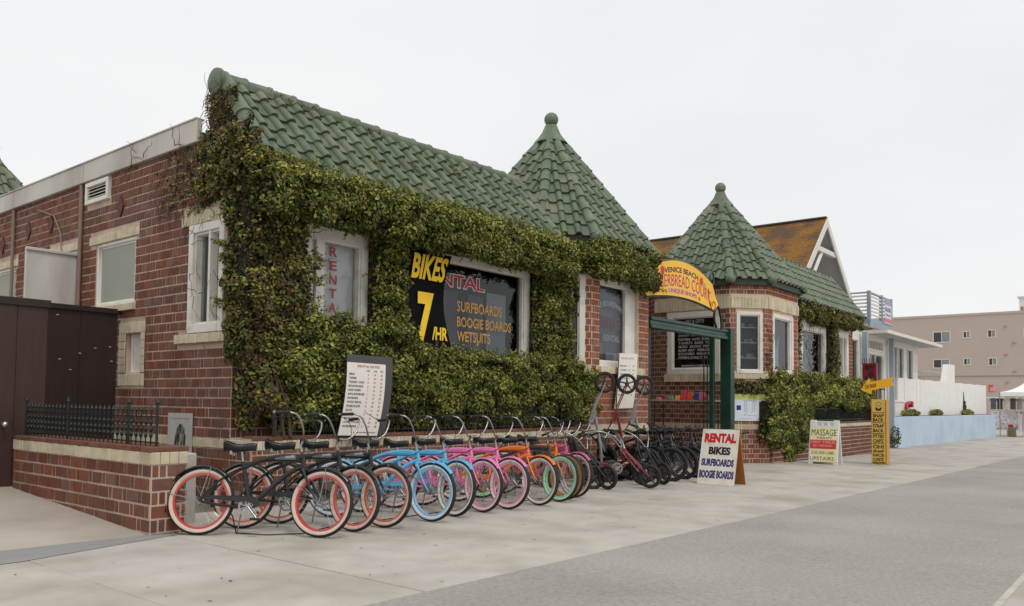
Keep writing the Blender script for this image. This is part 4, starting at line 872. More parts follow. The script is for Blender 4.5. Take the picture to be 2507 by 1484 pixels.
win(court, FF2, 29.0, 30.8, 2.15, 4.0, .22, -.08, .04, mull=((30.2, .06),), backm=M_dark, bdep=.3, gm=M_glass, label='end window of the court building')
ev2 = oct1(C2, e2+.06, hw2+.14); tower_roof(court, C2, ev2, 4.80, 7.75, [6, 7, 0, 1, 2], 7.42, [6, 7, 0, 1, 2, 3])
b = MB()
for i in range(8):
    A, B_ = ev2[i], ev2[(i+1) % 8]; f_ = Fr((A[0], A[1], 0), (B_[0]-A[0], B_[1]-A[1], 0)); b.wbox(f_, 0, math.hypot(B_[0]-A[0], B_[1]-A[1]), 4.66, 4.795, -.12, -.01)
court.part('eave_board', b, MATS['dark_green_board'])
FR2s = Fr((24.4, 8.62, 4.55), (1, 0, 0), (0, 1.23, 1.58)); RL2 = math.hypot(1.23, 1.58); L2 = 7.15
b = MB(); b.quad(FR2s.p(0, 0), FR2s.p(L2, 0), FR2s.p(L2, RL2), FR2s.p(0, RL2)); b.quad(FR2s.p(0, RL2), FR2s.p(L2, RL2), (24.4+L2, 10.0, 4.9), (24.4, 10.0, 4.9)); b.add([FR2s.p(L2, 0), (24.4+L2, 10.0, 4.55), FR2s.p(L2, RL2)], [(0, 1, 2)]); b.quad(FR2s.p(0, 0), (24.4, YF2+.1, 4.55), (31.55, YF2+.1, 4.55), FR2s.p(L2, 0))
r2 = court.part('roof', b, M_tilebed); tile_field(court, r2, FR2s, [(0, 0), (L2, 0), (L2, RL2-.03), (0, RL2-.03)])
barrel_line(court, r2, FR2s.p(L2, 0), FR2s.p(L2, RL2), FR2s.n, .03, name='rake_tile', s=1.0); A = FR2s.p(0, RL2); B = FR2s.p(L2, RL2); barrel_line(court, r2, A, B, (0, 0, 1), .03, name='ridge_tile', exp=.40, s=1.05)
# small green shed roof glimpsed between the towers
b = MB(); b.quad((19.3, 16.0, 4.9), (22, 16.0, 4.9), (22, 17.6, 6.1), (19.3, 17.6, 6.1)); b.box((20.6, 17.62, 6.12), (2.8, .12, .10)); court.part('court_roof', b, mat('green_roof_far', lin(84, 112, 92), 0.5, .2, 4, coord='World', stretch=(8, 1, 1)))
# low wall of the second building
lw2 = Thing('brick_front_wall', 'low brick wall with cream band below the second hedge', 'wall', (24, Y2, -.3))
F2w = Fr((0, Y2-.10, 0), (1, 0, 0)); b = MB(); wall_panel(b, F2w, 22.1, 33.0, -.8, .72, []); b.quad((22.1, Y2-.10, .72), (33, Y2-.10, .72), (33, Y2+.2, .72), (22.1, Y2+.2, .72)); F2e = Fr((22.1, 0, 0), (0, -1, 0)); wall_panel(b, F2e, -Y2-.1, -Y2+.10, -.8, .72, []); c_ = lw2.part('wall_core', b, M_mortar2)
bk = Bricks(lw2, 220); bk.wall(F2w, 22.11, 33.0, -.66, .61, [], M_brick, c_); bk.wall(F2e, -Y2-.09, -Y2+.09, -.66, .61, [], M_brick, c_); bk.done()
soldier(lw2, None, F2w, 22.1, 33.0, .615, .735, -.03, .014, .11, name='band_brick'); lw2.part('cap', MB().wbox(F2w, 22.06, 33.02, .737, .79, -.28, .03, .006), M_brick)
rl2 = Thing('iron_railing', 'dark green iron railing on the low wall behind the massage sign', 'railing', (26, Y2, .79))
pk = MB().tube([(0, 0, 0), (0, 0, .52)], .011, 5).mesh('picket', M_green); x = 25.0
while x < 32.9: rl2.inst('picket', pk, M=Matrix.Translation((x, Y2, .79))); x += .105
b = MB(); b.box((28.95, Y2, .86), (7.95, .03, .02)); b.box((28.95, Y2, 1.22), (7.95, .03, .02)); rl2.part('rail', b, M_green)
h2 = Ivy(); FH2 = Fr((0, 8.72, 0), (1, 0, 0))
h2.patch(FH2, 21.9, 31.9, 1.25, 2.12, .30, dens=900, size=.085, seed=61, amp=.12, edge=.16, corner=.3, brown=.12); h2.patch(FH2, 21.7, 24.9, .35, 1.5, .34, dens=900, size=.085, seed=63, amp=.12, edge=.2, brown=.1, corner=.3); h2.patch(FH2, 22.6, 24.3, -.25, .6, .30, dens=900, size=.085, seed=64, amp=.1, edge=.2, brown=.12, corner=.3)
h2.patch(Fr((0, 0, 2.05), (1, 0, 0), (0, 1, 0)), 21.9, 31.9, 8.4, 9.0, .12, dens=800, size=.085, seed=65, amp=.12, light=.08)
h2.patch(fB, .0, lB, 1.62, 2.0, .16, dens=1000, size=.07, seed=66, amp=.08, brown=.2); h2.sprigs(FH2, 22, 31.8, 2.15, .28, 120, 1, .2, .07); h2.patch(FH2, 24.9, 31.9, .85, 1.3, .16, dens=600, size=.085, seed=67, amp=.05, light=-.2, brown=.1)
h2.patch(fC, -.06, .30, 2.1, 3.3, .05, dens=380, size=.052, seed=68, amp=.03, core=False, brown=.15); h2.stems(fC, -.1, .3, 2.1, 3.5, 12, .5, .02, .008)
h2.clumps(FH2, 22, 31.8, 1.3, 2.15, .32, 120, (.14, .3), .085, light=.05); h2.clumps(FH2, 21.8, 24.8, .3, 1.6, .36, 60, (.14, .3), .085, light=.02); h2.clumps(FH2, 22.7, 24.2, -.25, .5, .30, 20, (.12, .24), .085)
h2.finish('hedge', 'rounded olive hedge spilling over the low wall behind the massage sign', 'hedge', (25, 8.5, -.3))
i2 = Ivy(); FI2 = Fr((0, 8.9, 0), (1, 0, 0))
i2.patch(FI2, 24.5, 31.5, 4.2, 4.6, .26, dens=1000, size=.08, seed=71, brown=.3, amp=.1, edge=.18); i2.patch(FI2, 28.2, 29.2, 2.1, 4.3, .16, dens=900, size=.075, seed=73, brown=.55, edge=.12); i2.patch(FI2, 24.7, 25.5, 2.0, 4.3, .10, dens=500, size=.07, seed=74, brown=.2, core=False, edge=.12); i2.patch(FI2, 26.2, 29.0, 4.0, 4.4, .2, dens=800, size=.075, seed=75, brown=.5)
i2.stems(FI2, 24.8, 29.4, 2.2, 4.2, 60, .7, .03, .008); i2.clumps(FI2, 24.6, 31.4, 4.15, 4.6, .26, 60, (.12, .24), .08, .3, -.02)
i2.finish('climbing_vine', 'half dry vine hanging under the eave of the court building', 'climbing plant', (28, 8.9, .7))
# map notice on the turret
mp_ = Thing('map_notice', 'white street map notice with lime green heading on the turret brickwork', 'notice', fB.p(lB/2, 1.2, .02))
mp_.part('panel', MB().wbox(fB, .10, lB-.08, .88, 1.62, .012, .03, .003), mat('notice_white', lin(218, 224, 234), 0.5, .03, 3, coord='World'))
mp_.part('heading', MB().wbox(fB, .11, lB-.09, 1.47, 1.61, .030, .032), mat('lime', lin(196, 206, 110), 0.6))
b = MB()
for x in (.15, lB-.27): b.wbox(fB, x, x+.13, 1.18, 1.31, .030, .032)
mp_.part('blue_square', b, mat('map_blue', lin(44, 52, 120), 0.6))
b = MB()
for x in (.38, .43, .60, .66): b.wbox(fB, x, x+.006, 1.12, 1.42, .030, .0315)
for z in (1.16, 1.22, 1.28, 1.34, 1.40): b.wbox(fB, .38, .50, z, z+.004, .030, .0315); b.wbox(fB, .60, .76, z, z+.004, .030, .0315)
b.prism([(.36, 1.02), (.44, 1.10), (.45, 1.095), (.37, 1.015)], fB, .030, .0315); b.wbox(fB, .46, .75, 1.03, 1.036, .030, .0315); b.wbox(fB, .25, .60, .94, .946, .030, .0315); text_mb(b, 'VENICE BEACH', fB, .35, .72, 1.425, 1.455, .030, .0015)
mp_.part('map_line', b, mat('map_ink', lin(96, 98, 108), 0.7))
# ------------------------------------------------------------------ green gate with the arched sign
gate = Thing('arch_gate', 'dark green metal gateway with high cross beam between the two buildings', 'gate', (18, 9.0, -.25))
FG = Fr((0, 9.0, 0), (1, 0, 0)); b = MB()
b.wbox(FG, 16.03, 20.2, 3.05, 3.13, -.12, .08, .01); b.wbox(FG, 16.03, 20.2, 3.13, 3.23, -.10, .05, .01); b.wbox(FG, 16.03, 20.2, 3.23, 3.31, -.12, .08, .01); gate.part('beam', b, M_ggate)
gate.part('post', MB().box((20.30, 9.02, 1.5), (.24, .30, 3.70), None, .012), M_ggate); gate.part('post', MB().box((20.05, 9.34, 1.5), (.10, .12, 3.5), None, .01), M_ggate); gate.part('post', MB().box((16.10, 9.12, 1.45), (.10, .24, 3.4), None, .01), M_black)
gp = MB().box((0, 0, 1.38), (.025, .025, 3.1)).mesh('gate_bar', M_ggate)
for y in (9.5, 9.6): gate.inst('gate_bar', gp, M=Matrix.Translation((20.1, y, -.18)))
b = MB(); text_mb(b, '1611', FG, 17.83, 18.1, 3.15, 3.22, .052, .003, .02); gate.part('number', b, mat('grey_number', lin(120, 124, 128), 0.6))
arch = Thing('arched_sign', 'yellow arched painted sign reading Venice Beach Gingerbread Court Unique Shops over the gate', 'sign', (17.6, 8.92, 3.3))
FS = Fr((17.45, 8.90, 0), (1, 0, 0)); hwS = 2.0
top_ = lambda u: 4.74-0.135*u*u*(1.0 if abs(u) < 1.2 else 1.0); bot_ = lambda u: 3.87-0.05*u*u
def outline(m=0.0):
    pts = [(u, top_(u)-m) for u in np.linspace(-1.62+m, 1.62-m, 25)]
    rt = [(1.80-m, 4.10), (1.99-m*1.5, 3.90)]; lo = [(u, bot_(u)+m) for u in np.linspace(1.72-m, -1.72+m, 25)]; lt = [(-1.99+m*1.5, 3.90), (-1.80+m, 4.10)]
    return (pts+rt+lo+lt)[::-1]
M_yel = mat('sign_yellow', lin(246, 186, 52), 0.55, .07, 2, coord='World', col2=lin(244, 200, 96), c2scale=1.6)
arch.part('board', MB().prism(outline(), FS, -.03, .03), M_yel); 
edge = outline(); b = MB(); b.tube([FS.p(u, v, 0) for u, v in edge], .035, 6, closed=True, flat=1.0); arch.part('edge_trim', b, M_ggate)
bend = lambda amt: (lambda U, V: (U, V-amt*U*U))
b = MB(); text_mb(b, 'VENICE BEACH', FS, -.92, .80, 4.45, 4.58, .031, .003, .02, warp=bend(.13)); arch.part('lettering', b, mat('sign_black', lin(52, 48, 50), 0.6, .2, 6))
b = MB(); text_mb(b, 'GINGERBREAD COURT', FS, -1.72, 1.50, 4.115, 4.40, .031, .003, .0, warp=bend(.10)); arch.part('lettering', b, mat('sign_red', lin(176, 52, 50), 0.6, .15, 6))
b = MB(); text_mb(b, 'GINGERBREAD COURT', FS, -1.73, 1.51, 4.105, 4.41, .0302, .0008, .03, warp=bend(.10)); arch.part('lettering_edge', b, mat('sign_peach', lin(246, 190, 140), 0.6))
b = MB(); text_mb(b, 'UNIQUE SHOPS', FS, -.72, .72, 3.94, 4.055, .031, .003, .02, warp=bend(.07)); arch.part('lettering', b, mat('sign_purple', lin(150, 86, 168), 0.6, .15, 6))
def curl(c, r0, t0, t1, n=22): return [(c[0]+(r0*(1-.6*k/n))*math.cos(t0+(t1-t0)*k/n), c[1]+(r0*(1-.6*k/n))*math.sin(t0+(t1-t0)*k/n)) for k in range(n+1)]
b = MB()
for q in (curl((1.66, 3.86), .16, R(150), R(560)), [(1.36, 4.25), (1.38, 4.05), (1.44, 3.88), (1.53, 3.78)]): b.tube([FS.p(u, v, .033) for u, v in q], .013, 5)
b.tube([FS.p(u, v, .033) for u, v in [(-1.55, 4.1), (-1.5, 3.9), (-1.42, 3.82), (-1.36, 3.9), (-1.36, 4.1)]], .013, 5); arch.part('scroll', b, MATS['sign_red'])
def flower(c, r, n=7):
    q = MB(); pts = [];
    for k in range(n*2): a = math.pi*k/n; rr = r if k % 2 == 0 else r*.62; pts.append((c[0]+rr*math.cos(a), c[1]+rr*math.sin(a)))
    return q.prism(pts, FS, .03, .034)
for c in ((-1.02, 4.40), (.98, 4.38)): arch.part('painted_flower', flower(c, .13), mat('flower_red', lin(190, 66, 44), 0.6, .25, 14))
arch.part('painted_leaf', MB().prism([(1.08, 4.34), (1.2, 4.24), (1.27, 4.13), (1.22, 4.26), (1.17, 4.36)], FS, .03, .034), mat('leaf_green', lin(150, 160, 60), 0.6)); 
b = MB()
for c in (-.86, .86):
    for k in range(5): a = k*1.25; b.tube([FS.p(c, 3.97-.05*c*c, .033), FS.p(c+.08*math.cos(a), 3.97-.05*c*c+.06*math.sin(a), .033)], .006, 4)
arch.part('painted_star', b, MATS['sign_black'])
hang = lambda pts, r=.032: MB().tube([FS.p(u, v, -.02) for u, v in pts], r, 8)
gate.part('bracket', hang([(1.98, 3.92), (2.12, 3.80), (2.22, 3.60), (2.26, 3.40), (2.24, 3.28)]), M_black, smooth=50); gate.part('bracket', hang([(1.86, 3.78), (1.82, 3.6), (1.84, 3.45), (1.95, 3.32)]), M_black, smooth=50)
gate.part('scroll_loop', hang([(1.60, 4.40), (1.58, 4.60), (1.68, 4.72), (1.78, 4.66), (1.80, 4.48), (1.74, 4.38), (1.64, 4.38)], .024), M_ggate, smooth=50)
# folding table with bright goods in the court
tb = Thing('folding_table', 'small folding table against the court wall below the dark window', 'table', (20.6, 10.4, gz(20.6)))
tb.part('tabletop', MB().box((20.75, 10.45, 1.42), (.62, 1.9, .035), None, .008), mat('table_grey', lin(170, 160, 150), 0.6))
lm = MB().tube([(0, 0, 0), (0, 0, 1.68)], .016, 8).mesh('leg', M_black)
for x, y in ((20.48, 9.6), (20.48, 11.3), (21.0, 9.6), (21.0, 11.3)): tb.inst('leg', lm, M=Matrix.Translation((x, y, gz(20.6))))
gcol = [lin(226, 70, 130), lin(240, 120, 150), lin(60, 110, 190), lin(236, 90, 60), lin(210, 60, 90), lin(240, 170, 90), lin(90, 160, 110)]
for k in range(9):
    y = 9.75+k*.18; hh = RNG.uniform(.07, .12) if k not in (1, 2, 3, 4) else RNG.uniform(.2, .28)
    q = MB(); q.box((20.62+RNG.uniform(-.1, .15), y, 1.44+hh/2), (.07, .15, hh), rotm('Y', R(RNG.uniform(-12, 12))), .008)
    solo('gift_box', q, mat('gift_%d' % (k % 7), gcol[k % 7], 0.6, .15, 12), ('tall' if hh > .15 else 'low')+' '+['magenta', 'pink', 'blue', 'coral', 'crimson', 'yellow', 'green'][k % 7]+(' gift packet at the left end' if k > 6 else ' gift packet')+' on the folding table in the court', 'packet', 'gift packets on the folding table')
# ------------------------------------------------------------------ bicycles
M_chrome = mat('chrome', lin(160, 158, 156), 0.3, .05, 20, metal=1.0)
M_rubber = mat('black_rubber', lin(34, 33, 33), 0.75, .2, 30)
M_saddle = mat('black_vinyl', lin(26, 25, 26), 0.35, .15, 20)
M_spoke = mat('spoke_steel', lin(150, 148, 146), 0.35, .05, 20, metal=.9)
M_steel = mat('dull_steel', lin(150, 150, 150), 0.4, .1, 20, metal=.8)
M_bframe = mat('black_enamel', lin(16, 15, 16), 0.3, .1, 10, coat=.2)
WR = 0.335; WB = 1.21
RYX = rotm('X', R(90))         # lathe axis to the bike's y
CACHE = {}
def cached(k, fn):
    if k not in CACHE: CACHE[k] = fn()
    return CACHE[k]
def tyre_mesh(r, sec, wall):
    """tyre: black tread, broad pale side wall"""
    b = MB(); n = 14; prof = []
    for i in range(n): a = 2*math.pi*i/n; prof.append((r-sec+sec*math.cos(a), sec*math.sin(a)*.95))
    m = 44; v = []
    for q in range(m):
        t = 2*math.pi*q/m
        for pr, pz in prof: v.append((pr*math.cos(t), pz, pr*math.sin(t)))
    b.v.append(np.array(v)); b.n = len(v)
    for q in range(m):
        for i in range(n):
            j = (i+1) % n; am = 360*(i+.5)/n; white = wall and (86 < am < 170 or 190 < am < 274)
            b.f.append((q*n+i, q*n+j, ((q+1) % m)*n+j, ((q+1) % m)*n+i)); b.m.append(1 if white else 0); b.r.append(0.0)
    return b
def ring(r0, r1, w, n=40, c=(0, 0, 0)):
    b = MB(); b.lathe([(r1, -w/2), (r1, w/2), (r0, w/2), (r0, -w/2)], n, RYX, c, closed=True); return b
def spokes_mb(r, n=28):
    b = MB()
    for k in range(n):
        a = 2*math.pi*k/n; s = .028 if k % 2 else -.028; h = a+(.9 if (k//2) % 2 else -.9)
        b.tube([(.018*math.cos(h), s, .018*math.sin(h)), (r*math.cos(a), 0, r*math.sin(a))], .0019, 3, False)
    return b
def hub_mb():
    b = MB(); b.lathe([(.001, -.055), (.008, -.055), (.008, -.035), (.024, -.034), (.024, -.028), (.014, -.024), (.014, .024), (.024, .028), (.024, .034), (.008, .035), (.008, .055), (.001, .055)], 12, RYX); return b
def arc_xz(c, r, a0, a1, n, y=0.0): return [(c[0]+r*math.cos(R(a0+(a1-a0)*k/n)), y, c[1]+r*math.sin(R(a0+(a1-a0)*k/n))) for k in range(n+1)]
def bez(P, n=12):
    P = [np.array(p, float) for p in P]; o = []
    for k in range(n+1):
        t = k/n; Q = P
        while len(Q) > 1: Q = [Q[i]*(1-t)+Q[i+1]*t for i in range(len(Q)-1)]
        o.append(Q[0])
    return o
def cat(P, n=4):
    P = [np.array(p, float) for p in P]; P = [2*P[0]-P[1]]+P+[2*P[-1]-P[-2]]; o = []
    for i in range(1, len(P)-2):
        for k in range(n): t = k/n; a, b, c, d = P[i-1:i+3]; o.append(.5*(2*b+(c-a)*t+(2*a-5*b+4*c-d)*t*t+(3*b-a-3*c+d)*t**3))
    return o+[P[-2]]
def fender_mb(c, r, a0, a1, w=.058):
    b = MB(); n = 22; sec = [(-w/2, -.014), (-w*.36, .004), (0, .010), (w*.36, .004), (w/2, -.014)]; v = []
    for k in range(n+1):
        a = R(a0+(a1-a0)*k/n)
        for y, d in sec: v.append((c[0]+(r+d)*math.cos(a), y, c[1]+(r+d)*math.sin(a)))
    m = len(sec); b.add(v, [(k*m+i, k*m+i+1, (k+1)*m+i+1, (k+1)*m+i) for k in range(n) for i in range(m-1)]); return b
def saddle_mb(x, z):
    """wide sprung cruiser saddle lofted from nose to tail, dished in the middle"""
    b = MB(); st = [(.15, .018, .000), (.12, .028, .004), (.06, .036, -.004), (.0, .052, -.014), (-.05, .085, -.010), (-.10, .108, .008), (-.145, .100, .022), (-.165, .06, .018)]; n = 12; v = []
    for sx, hw_, dz in st:
        for k in range(n):
            a = 2*math.pi*k/n; v.append((x+sx, hw_*math.cos(a), z+dz+(.030*math.sin(a) if math.sin(a) > 0 else (.05+.035*max(0, -sx/.165))*math.sin(a))))
    m = len(st); f = [(k*n+i, k*n+(i+1) % n, (k+1)*n+(i+1) % n, (k+1)*n+i) for k in range(m-1) for i in range(n)]
    f.append(tuple(range(n))); f.append(tuple((m-1)*n+i for i in range(n-1, -1, -1))); b.add(v, f); return b
def chainring_mb(c, y):
    b = MB(); b.lathe([(.098, -.002), (.098, .002), (.078, .002), (.078, -.002)], 28, RYX, (c[0], y, c[1]), closed=True); b.lathe([(.030, -.003), (.030, .003), (.001, .003)], 16, RYX, (c[0], y, c[1]))
    for k in range(5):
        a = 2*math.pi*k/5; b.lathe([(.028, -.002), (.028, .002), (.019, .002), (.019, -.002)], 12, RYX, (c[0]+.056*math.cos(a), y, c[1]+.056*math.sin(a)), closed=True)
    return b
# side-view layout of a cruiser: x forward from the rear hub
RH, BB, FH_ = (0, WR), (.49, .285), (WB, WR)
HT, HBt = (.968, .815), (1.000, .685)
def cruiser_frame():
    b = MB(); t = .021
    b.tube([(HT[0], 0, HT[1]), (HBt[0], 0, HBt[1])], .024, 10)
    b.tube(bez([(HBt[0]-.01, 0, HBt[1]+.015), (.80, 0, .64), (.66, 0, .44), (BB[0], 0, BB[1])]), .0255, 10)                      # down tube
    b.tube([(BB[0], 0, BB[1]), (.378, 0, .735)], t, 10)                                                                          # seat tube
    b.tube(bez([(HT[0]-.01, 0, HT[1]-.03), (.74, 0, .83), (.52, 0, .75), (.395, 0, .675)]), .0245, 10)                            # top tube
    for s in (-1, 1):
        b.tube(bez([(.395, s*.02, .675), (.24, s*.05, .62), (.10, s*.058, .47), (0, s*.06, WR)]), .0115, 8)                         # seat stays
        b.tube(bez([(BB[0], s*.03, BB[1]), (.25, s*.05, .285), (.10, s*.058, .31), (0, s*.06, WR)]), .013, 8)                       # chain stays
    b.lathe([(.024, -.036), (.024, .036)], 12, RYX, (BB[0], 0, BB[1])); return b
def cruiser_tank():
    b = MB(); up = bez([(HT[0]-.012, 0, HT[1]-.022), (.84, 0, .835), (.70, 0, .805), (.58, 0, .758)], 12); lo = bez([(HBt[0]-.03, 0, HBt[1]+.045), (.87, 0, .745), (.71, 0, .752), (.58, 0, .732)], 12); v = []
    for s, k in ((-1, .016), (1, .016)):
        for p, q in zip(up, lo): v += [(p[0], s*.010, p[2]), (.5*(p[0]+q[0]), s*(k+.007), .5*(p[2]+q[2])), (q[0], s*.010, q[2])]
    n = 13; f = []
    for s in (0, 1):
        for k in range(n-1):
            for j in range(2): a = s*39+k*3+j; q = (a, a+1, a+4, a+3); f.append(q if s else q[::-1])
    for k in range(n-1): f.append((k*3, k*3+3, 39+k*3+3, 39+k*3)); f.append((k*3+2, 39+k*3+2, 39+k*3+5, k*3+5))
    b.add(v, f); return b
def tank_panel():
    b = MB()
    for s in (-1, 1):
        p = [(.915, .806), (.77, .793), (.70, .776), (.70, .762), (.80, .762), (.91, .764)]; o = s*.0245
        b.add([(x, o, z) for x, z in p], [tuple(range(6)) if s < 0 else tuple(range(5, -1, -1))])
    return b
def logo_mb():
    b = MB()
    for s in (-1, 1): fr = Fr((.80 if s < 0 else .90, s*.0255, .775), (1 if s < 0 else -1, 0, .11), (-.11 if s < 0 else .11, 0, 1)); text_mb(b, 'CRUISER', fr, .005, .10, .0, .022, 0, .001, .02)
    return b
def guard_mb():
    b = MB(); pts = [(BB[0]+.115, BB[1]+.01), (BB[0]+.09, BB[1]+.075), (BB[0]+.03, BB[1]+.105), (BB[0]-.06, BB[1]+.10), (.14, .385), (-.01, .372), (-.02, .345), (.14, .352), (BB[0]-.08, BB[1]+.045), (BB[0]-.02, BB[1]+.055), (BB[0]+.045, BB[1]+.03), (BB[0]+.075, BB[1]-.005)]
    fr = Fr((0, -.062, 0), (1, 0, 0)); b.prism(pts[::-1], fr, -.003, .003); b.tube([(x, -.062, z) for x, z in pts[:6]], .006, 5); return b
def crank_mb():
    b = MB(); b.tube([(BB[0], -.075, BB[1]), (BB[0]+.11, -.085, BB[1]-.125)], .010, 8, flat=.7); b.tube([(BB[0], .06, BB[1]), (BB[0]-.11, .085, BB[1]+.125)], .010, 8, flat=.7); b.tube([(BB[0], -.08, BB[1]), (BB[0], .07, BB[1])], .011, 8); return b
def pedal_mb(): return MB().box((0, 0, 0), (.085, .09, .022), None, .006)
def fork_mb():
    b = MB(); b.tube([(HT[0]-.006, 0, HT[1]+.03), (HBt[0], 0, HBt[1])], .014, 10)
    b.box((HBt[0]+.004, 0, HBt[1]-.018), (.04, .11, .03), rotm('Y', R(-17)), .008)
    for s in (-1, 1): b.tube(bez([(HBt[0]+.004, s*.046, HBt[1]-.02), (1.075, s*.050, .54), (1.11, s*.054, .42), (WB, s*.056, WR)]), [.014]*8+[.012, .011, .010, .009, .009], 8)
    return b
def stem_mb(): 
    b = MB(); b.tube([(HT[0]-.004, 0, HT[1]+.02), (HT[0]-.025, 0, HT[1]+.09), (HT[0]-.005, 0, HT[1]+.135), (HT[0]+.022, 0, HT[1]+.145)], .0135, 8); b.lathe([(.020, -.03), (.020, .03)], 10, RYX, (HT[0]+.022, 0, HT[1]+.145)); return b
def bar_mb():
    b = MB(); c = (HT[0]+.022, HT[1]+.145); P = [(c[0], 0, c[1])]
    L = cat([(c[0], .02, c[1]), (c[0]+.02, .09, c[1]+.005), (c[0]+.055, .16, c[1]+.06), (c[0]+.06, .215, c[1]+.14), (c[0]+.04, .265, c[1]+.215), (c[0]-.02, .31, c[1]+.245), (c[0]-.15, .35, c[1]+.245)], 4)
    Rr = [(x, -y, z) for x, y, z in L]; b.tube([*Rr[::-1], *L], .0095, 8); return b, L
BARM, BARL = bar_mb()
def grip_mb(s):
    b = MB(); A, B_ = np.array(BARL[-4]), np.array(BARL[-1]); d = (B_-A)/np.linalg.norm(B_-A); A = B_-d*.13; A, B_ = A*[1, s, 1], (B_+d*.012)*[1, s, 1]; b.tube([A, A*.97+B_*.03, B_], [.014, .0175, .017], 10); return b
def cap_mb(s): B_ = np.array(BARL[-1]); d = B_-np.array(BARL[-2]); d /= np.linalg.norm(d); return MB().tube([(B_+d*.012)*[1, s, 1], (B_+d*.036)*[1, s, 1]], [.0185, .013], 10)
def endcap_mb():
    b = MB()
    for s in (-1, 1): B_ = np.array(BARL[-1]); d = B_-np.array(BARL[-2]); d /= np.linalg.norm(d); A = (B_+d*.012)*[1, s, 1]; E_ = (B_+d*.034)*[1, s, 1]; b.tube([A, E_], [.0185, .013], 10)
    return b
def struts_mb(c, r, angs):
    b = MB()
    for a in angs:
        for s in (-1, 1): b.tube([(c[0], s*.064, c[1]), (c[0]+(r-.01)*math.cos(R(a)), s*.030, c[1]+(r-.01)*math.sin(R(a)))], .0042, 5)
    return b
def kick_mb(): return MB().tube([(.40, .045, .29), (.36, .11, .10), (.34, .145, .012)], .008, 6)
def steer(angle):
    """turn about the head tube axis"""
    ax = Vector((HT[0]-HBt[0], 0, HT[1]-HBt[1])).normalized(); o = Vector((HBt[0], 0, HBt[1]))
    return Matrix.Translation(o) @ Matrix.Rotation(angle, 4, ax) @ Matrix.Translation(-o)
def P_(k, fn, m, smooth=50): return cached(k, lambda: fn().mesh(k, m, smooth=smooth))
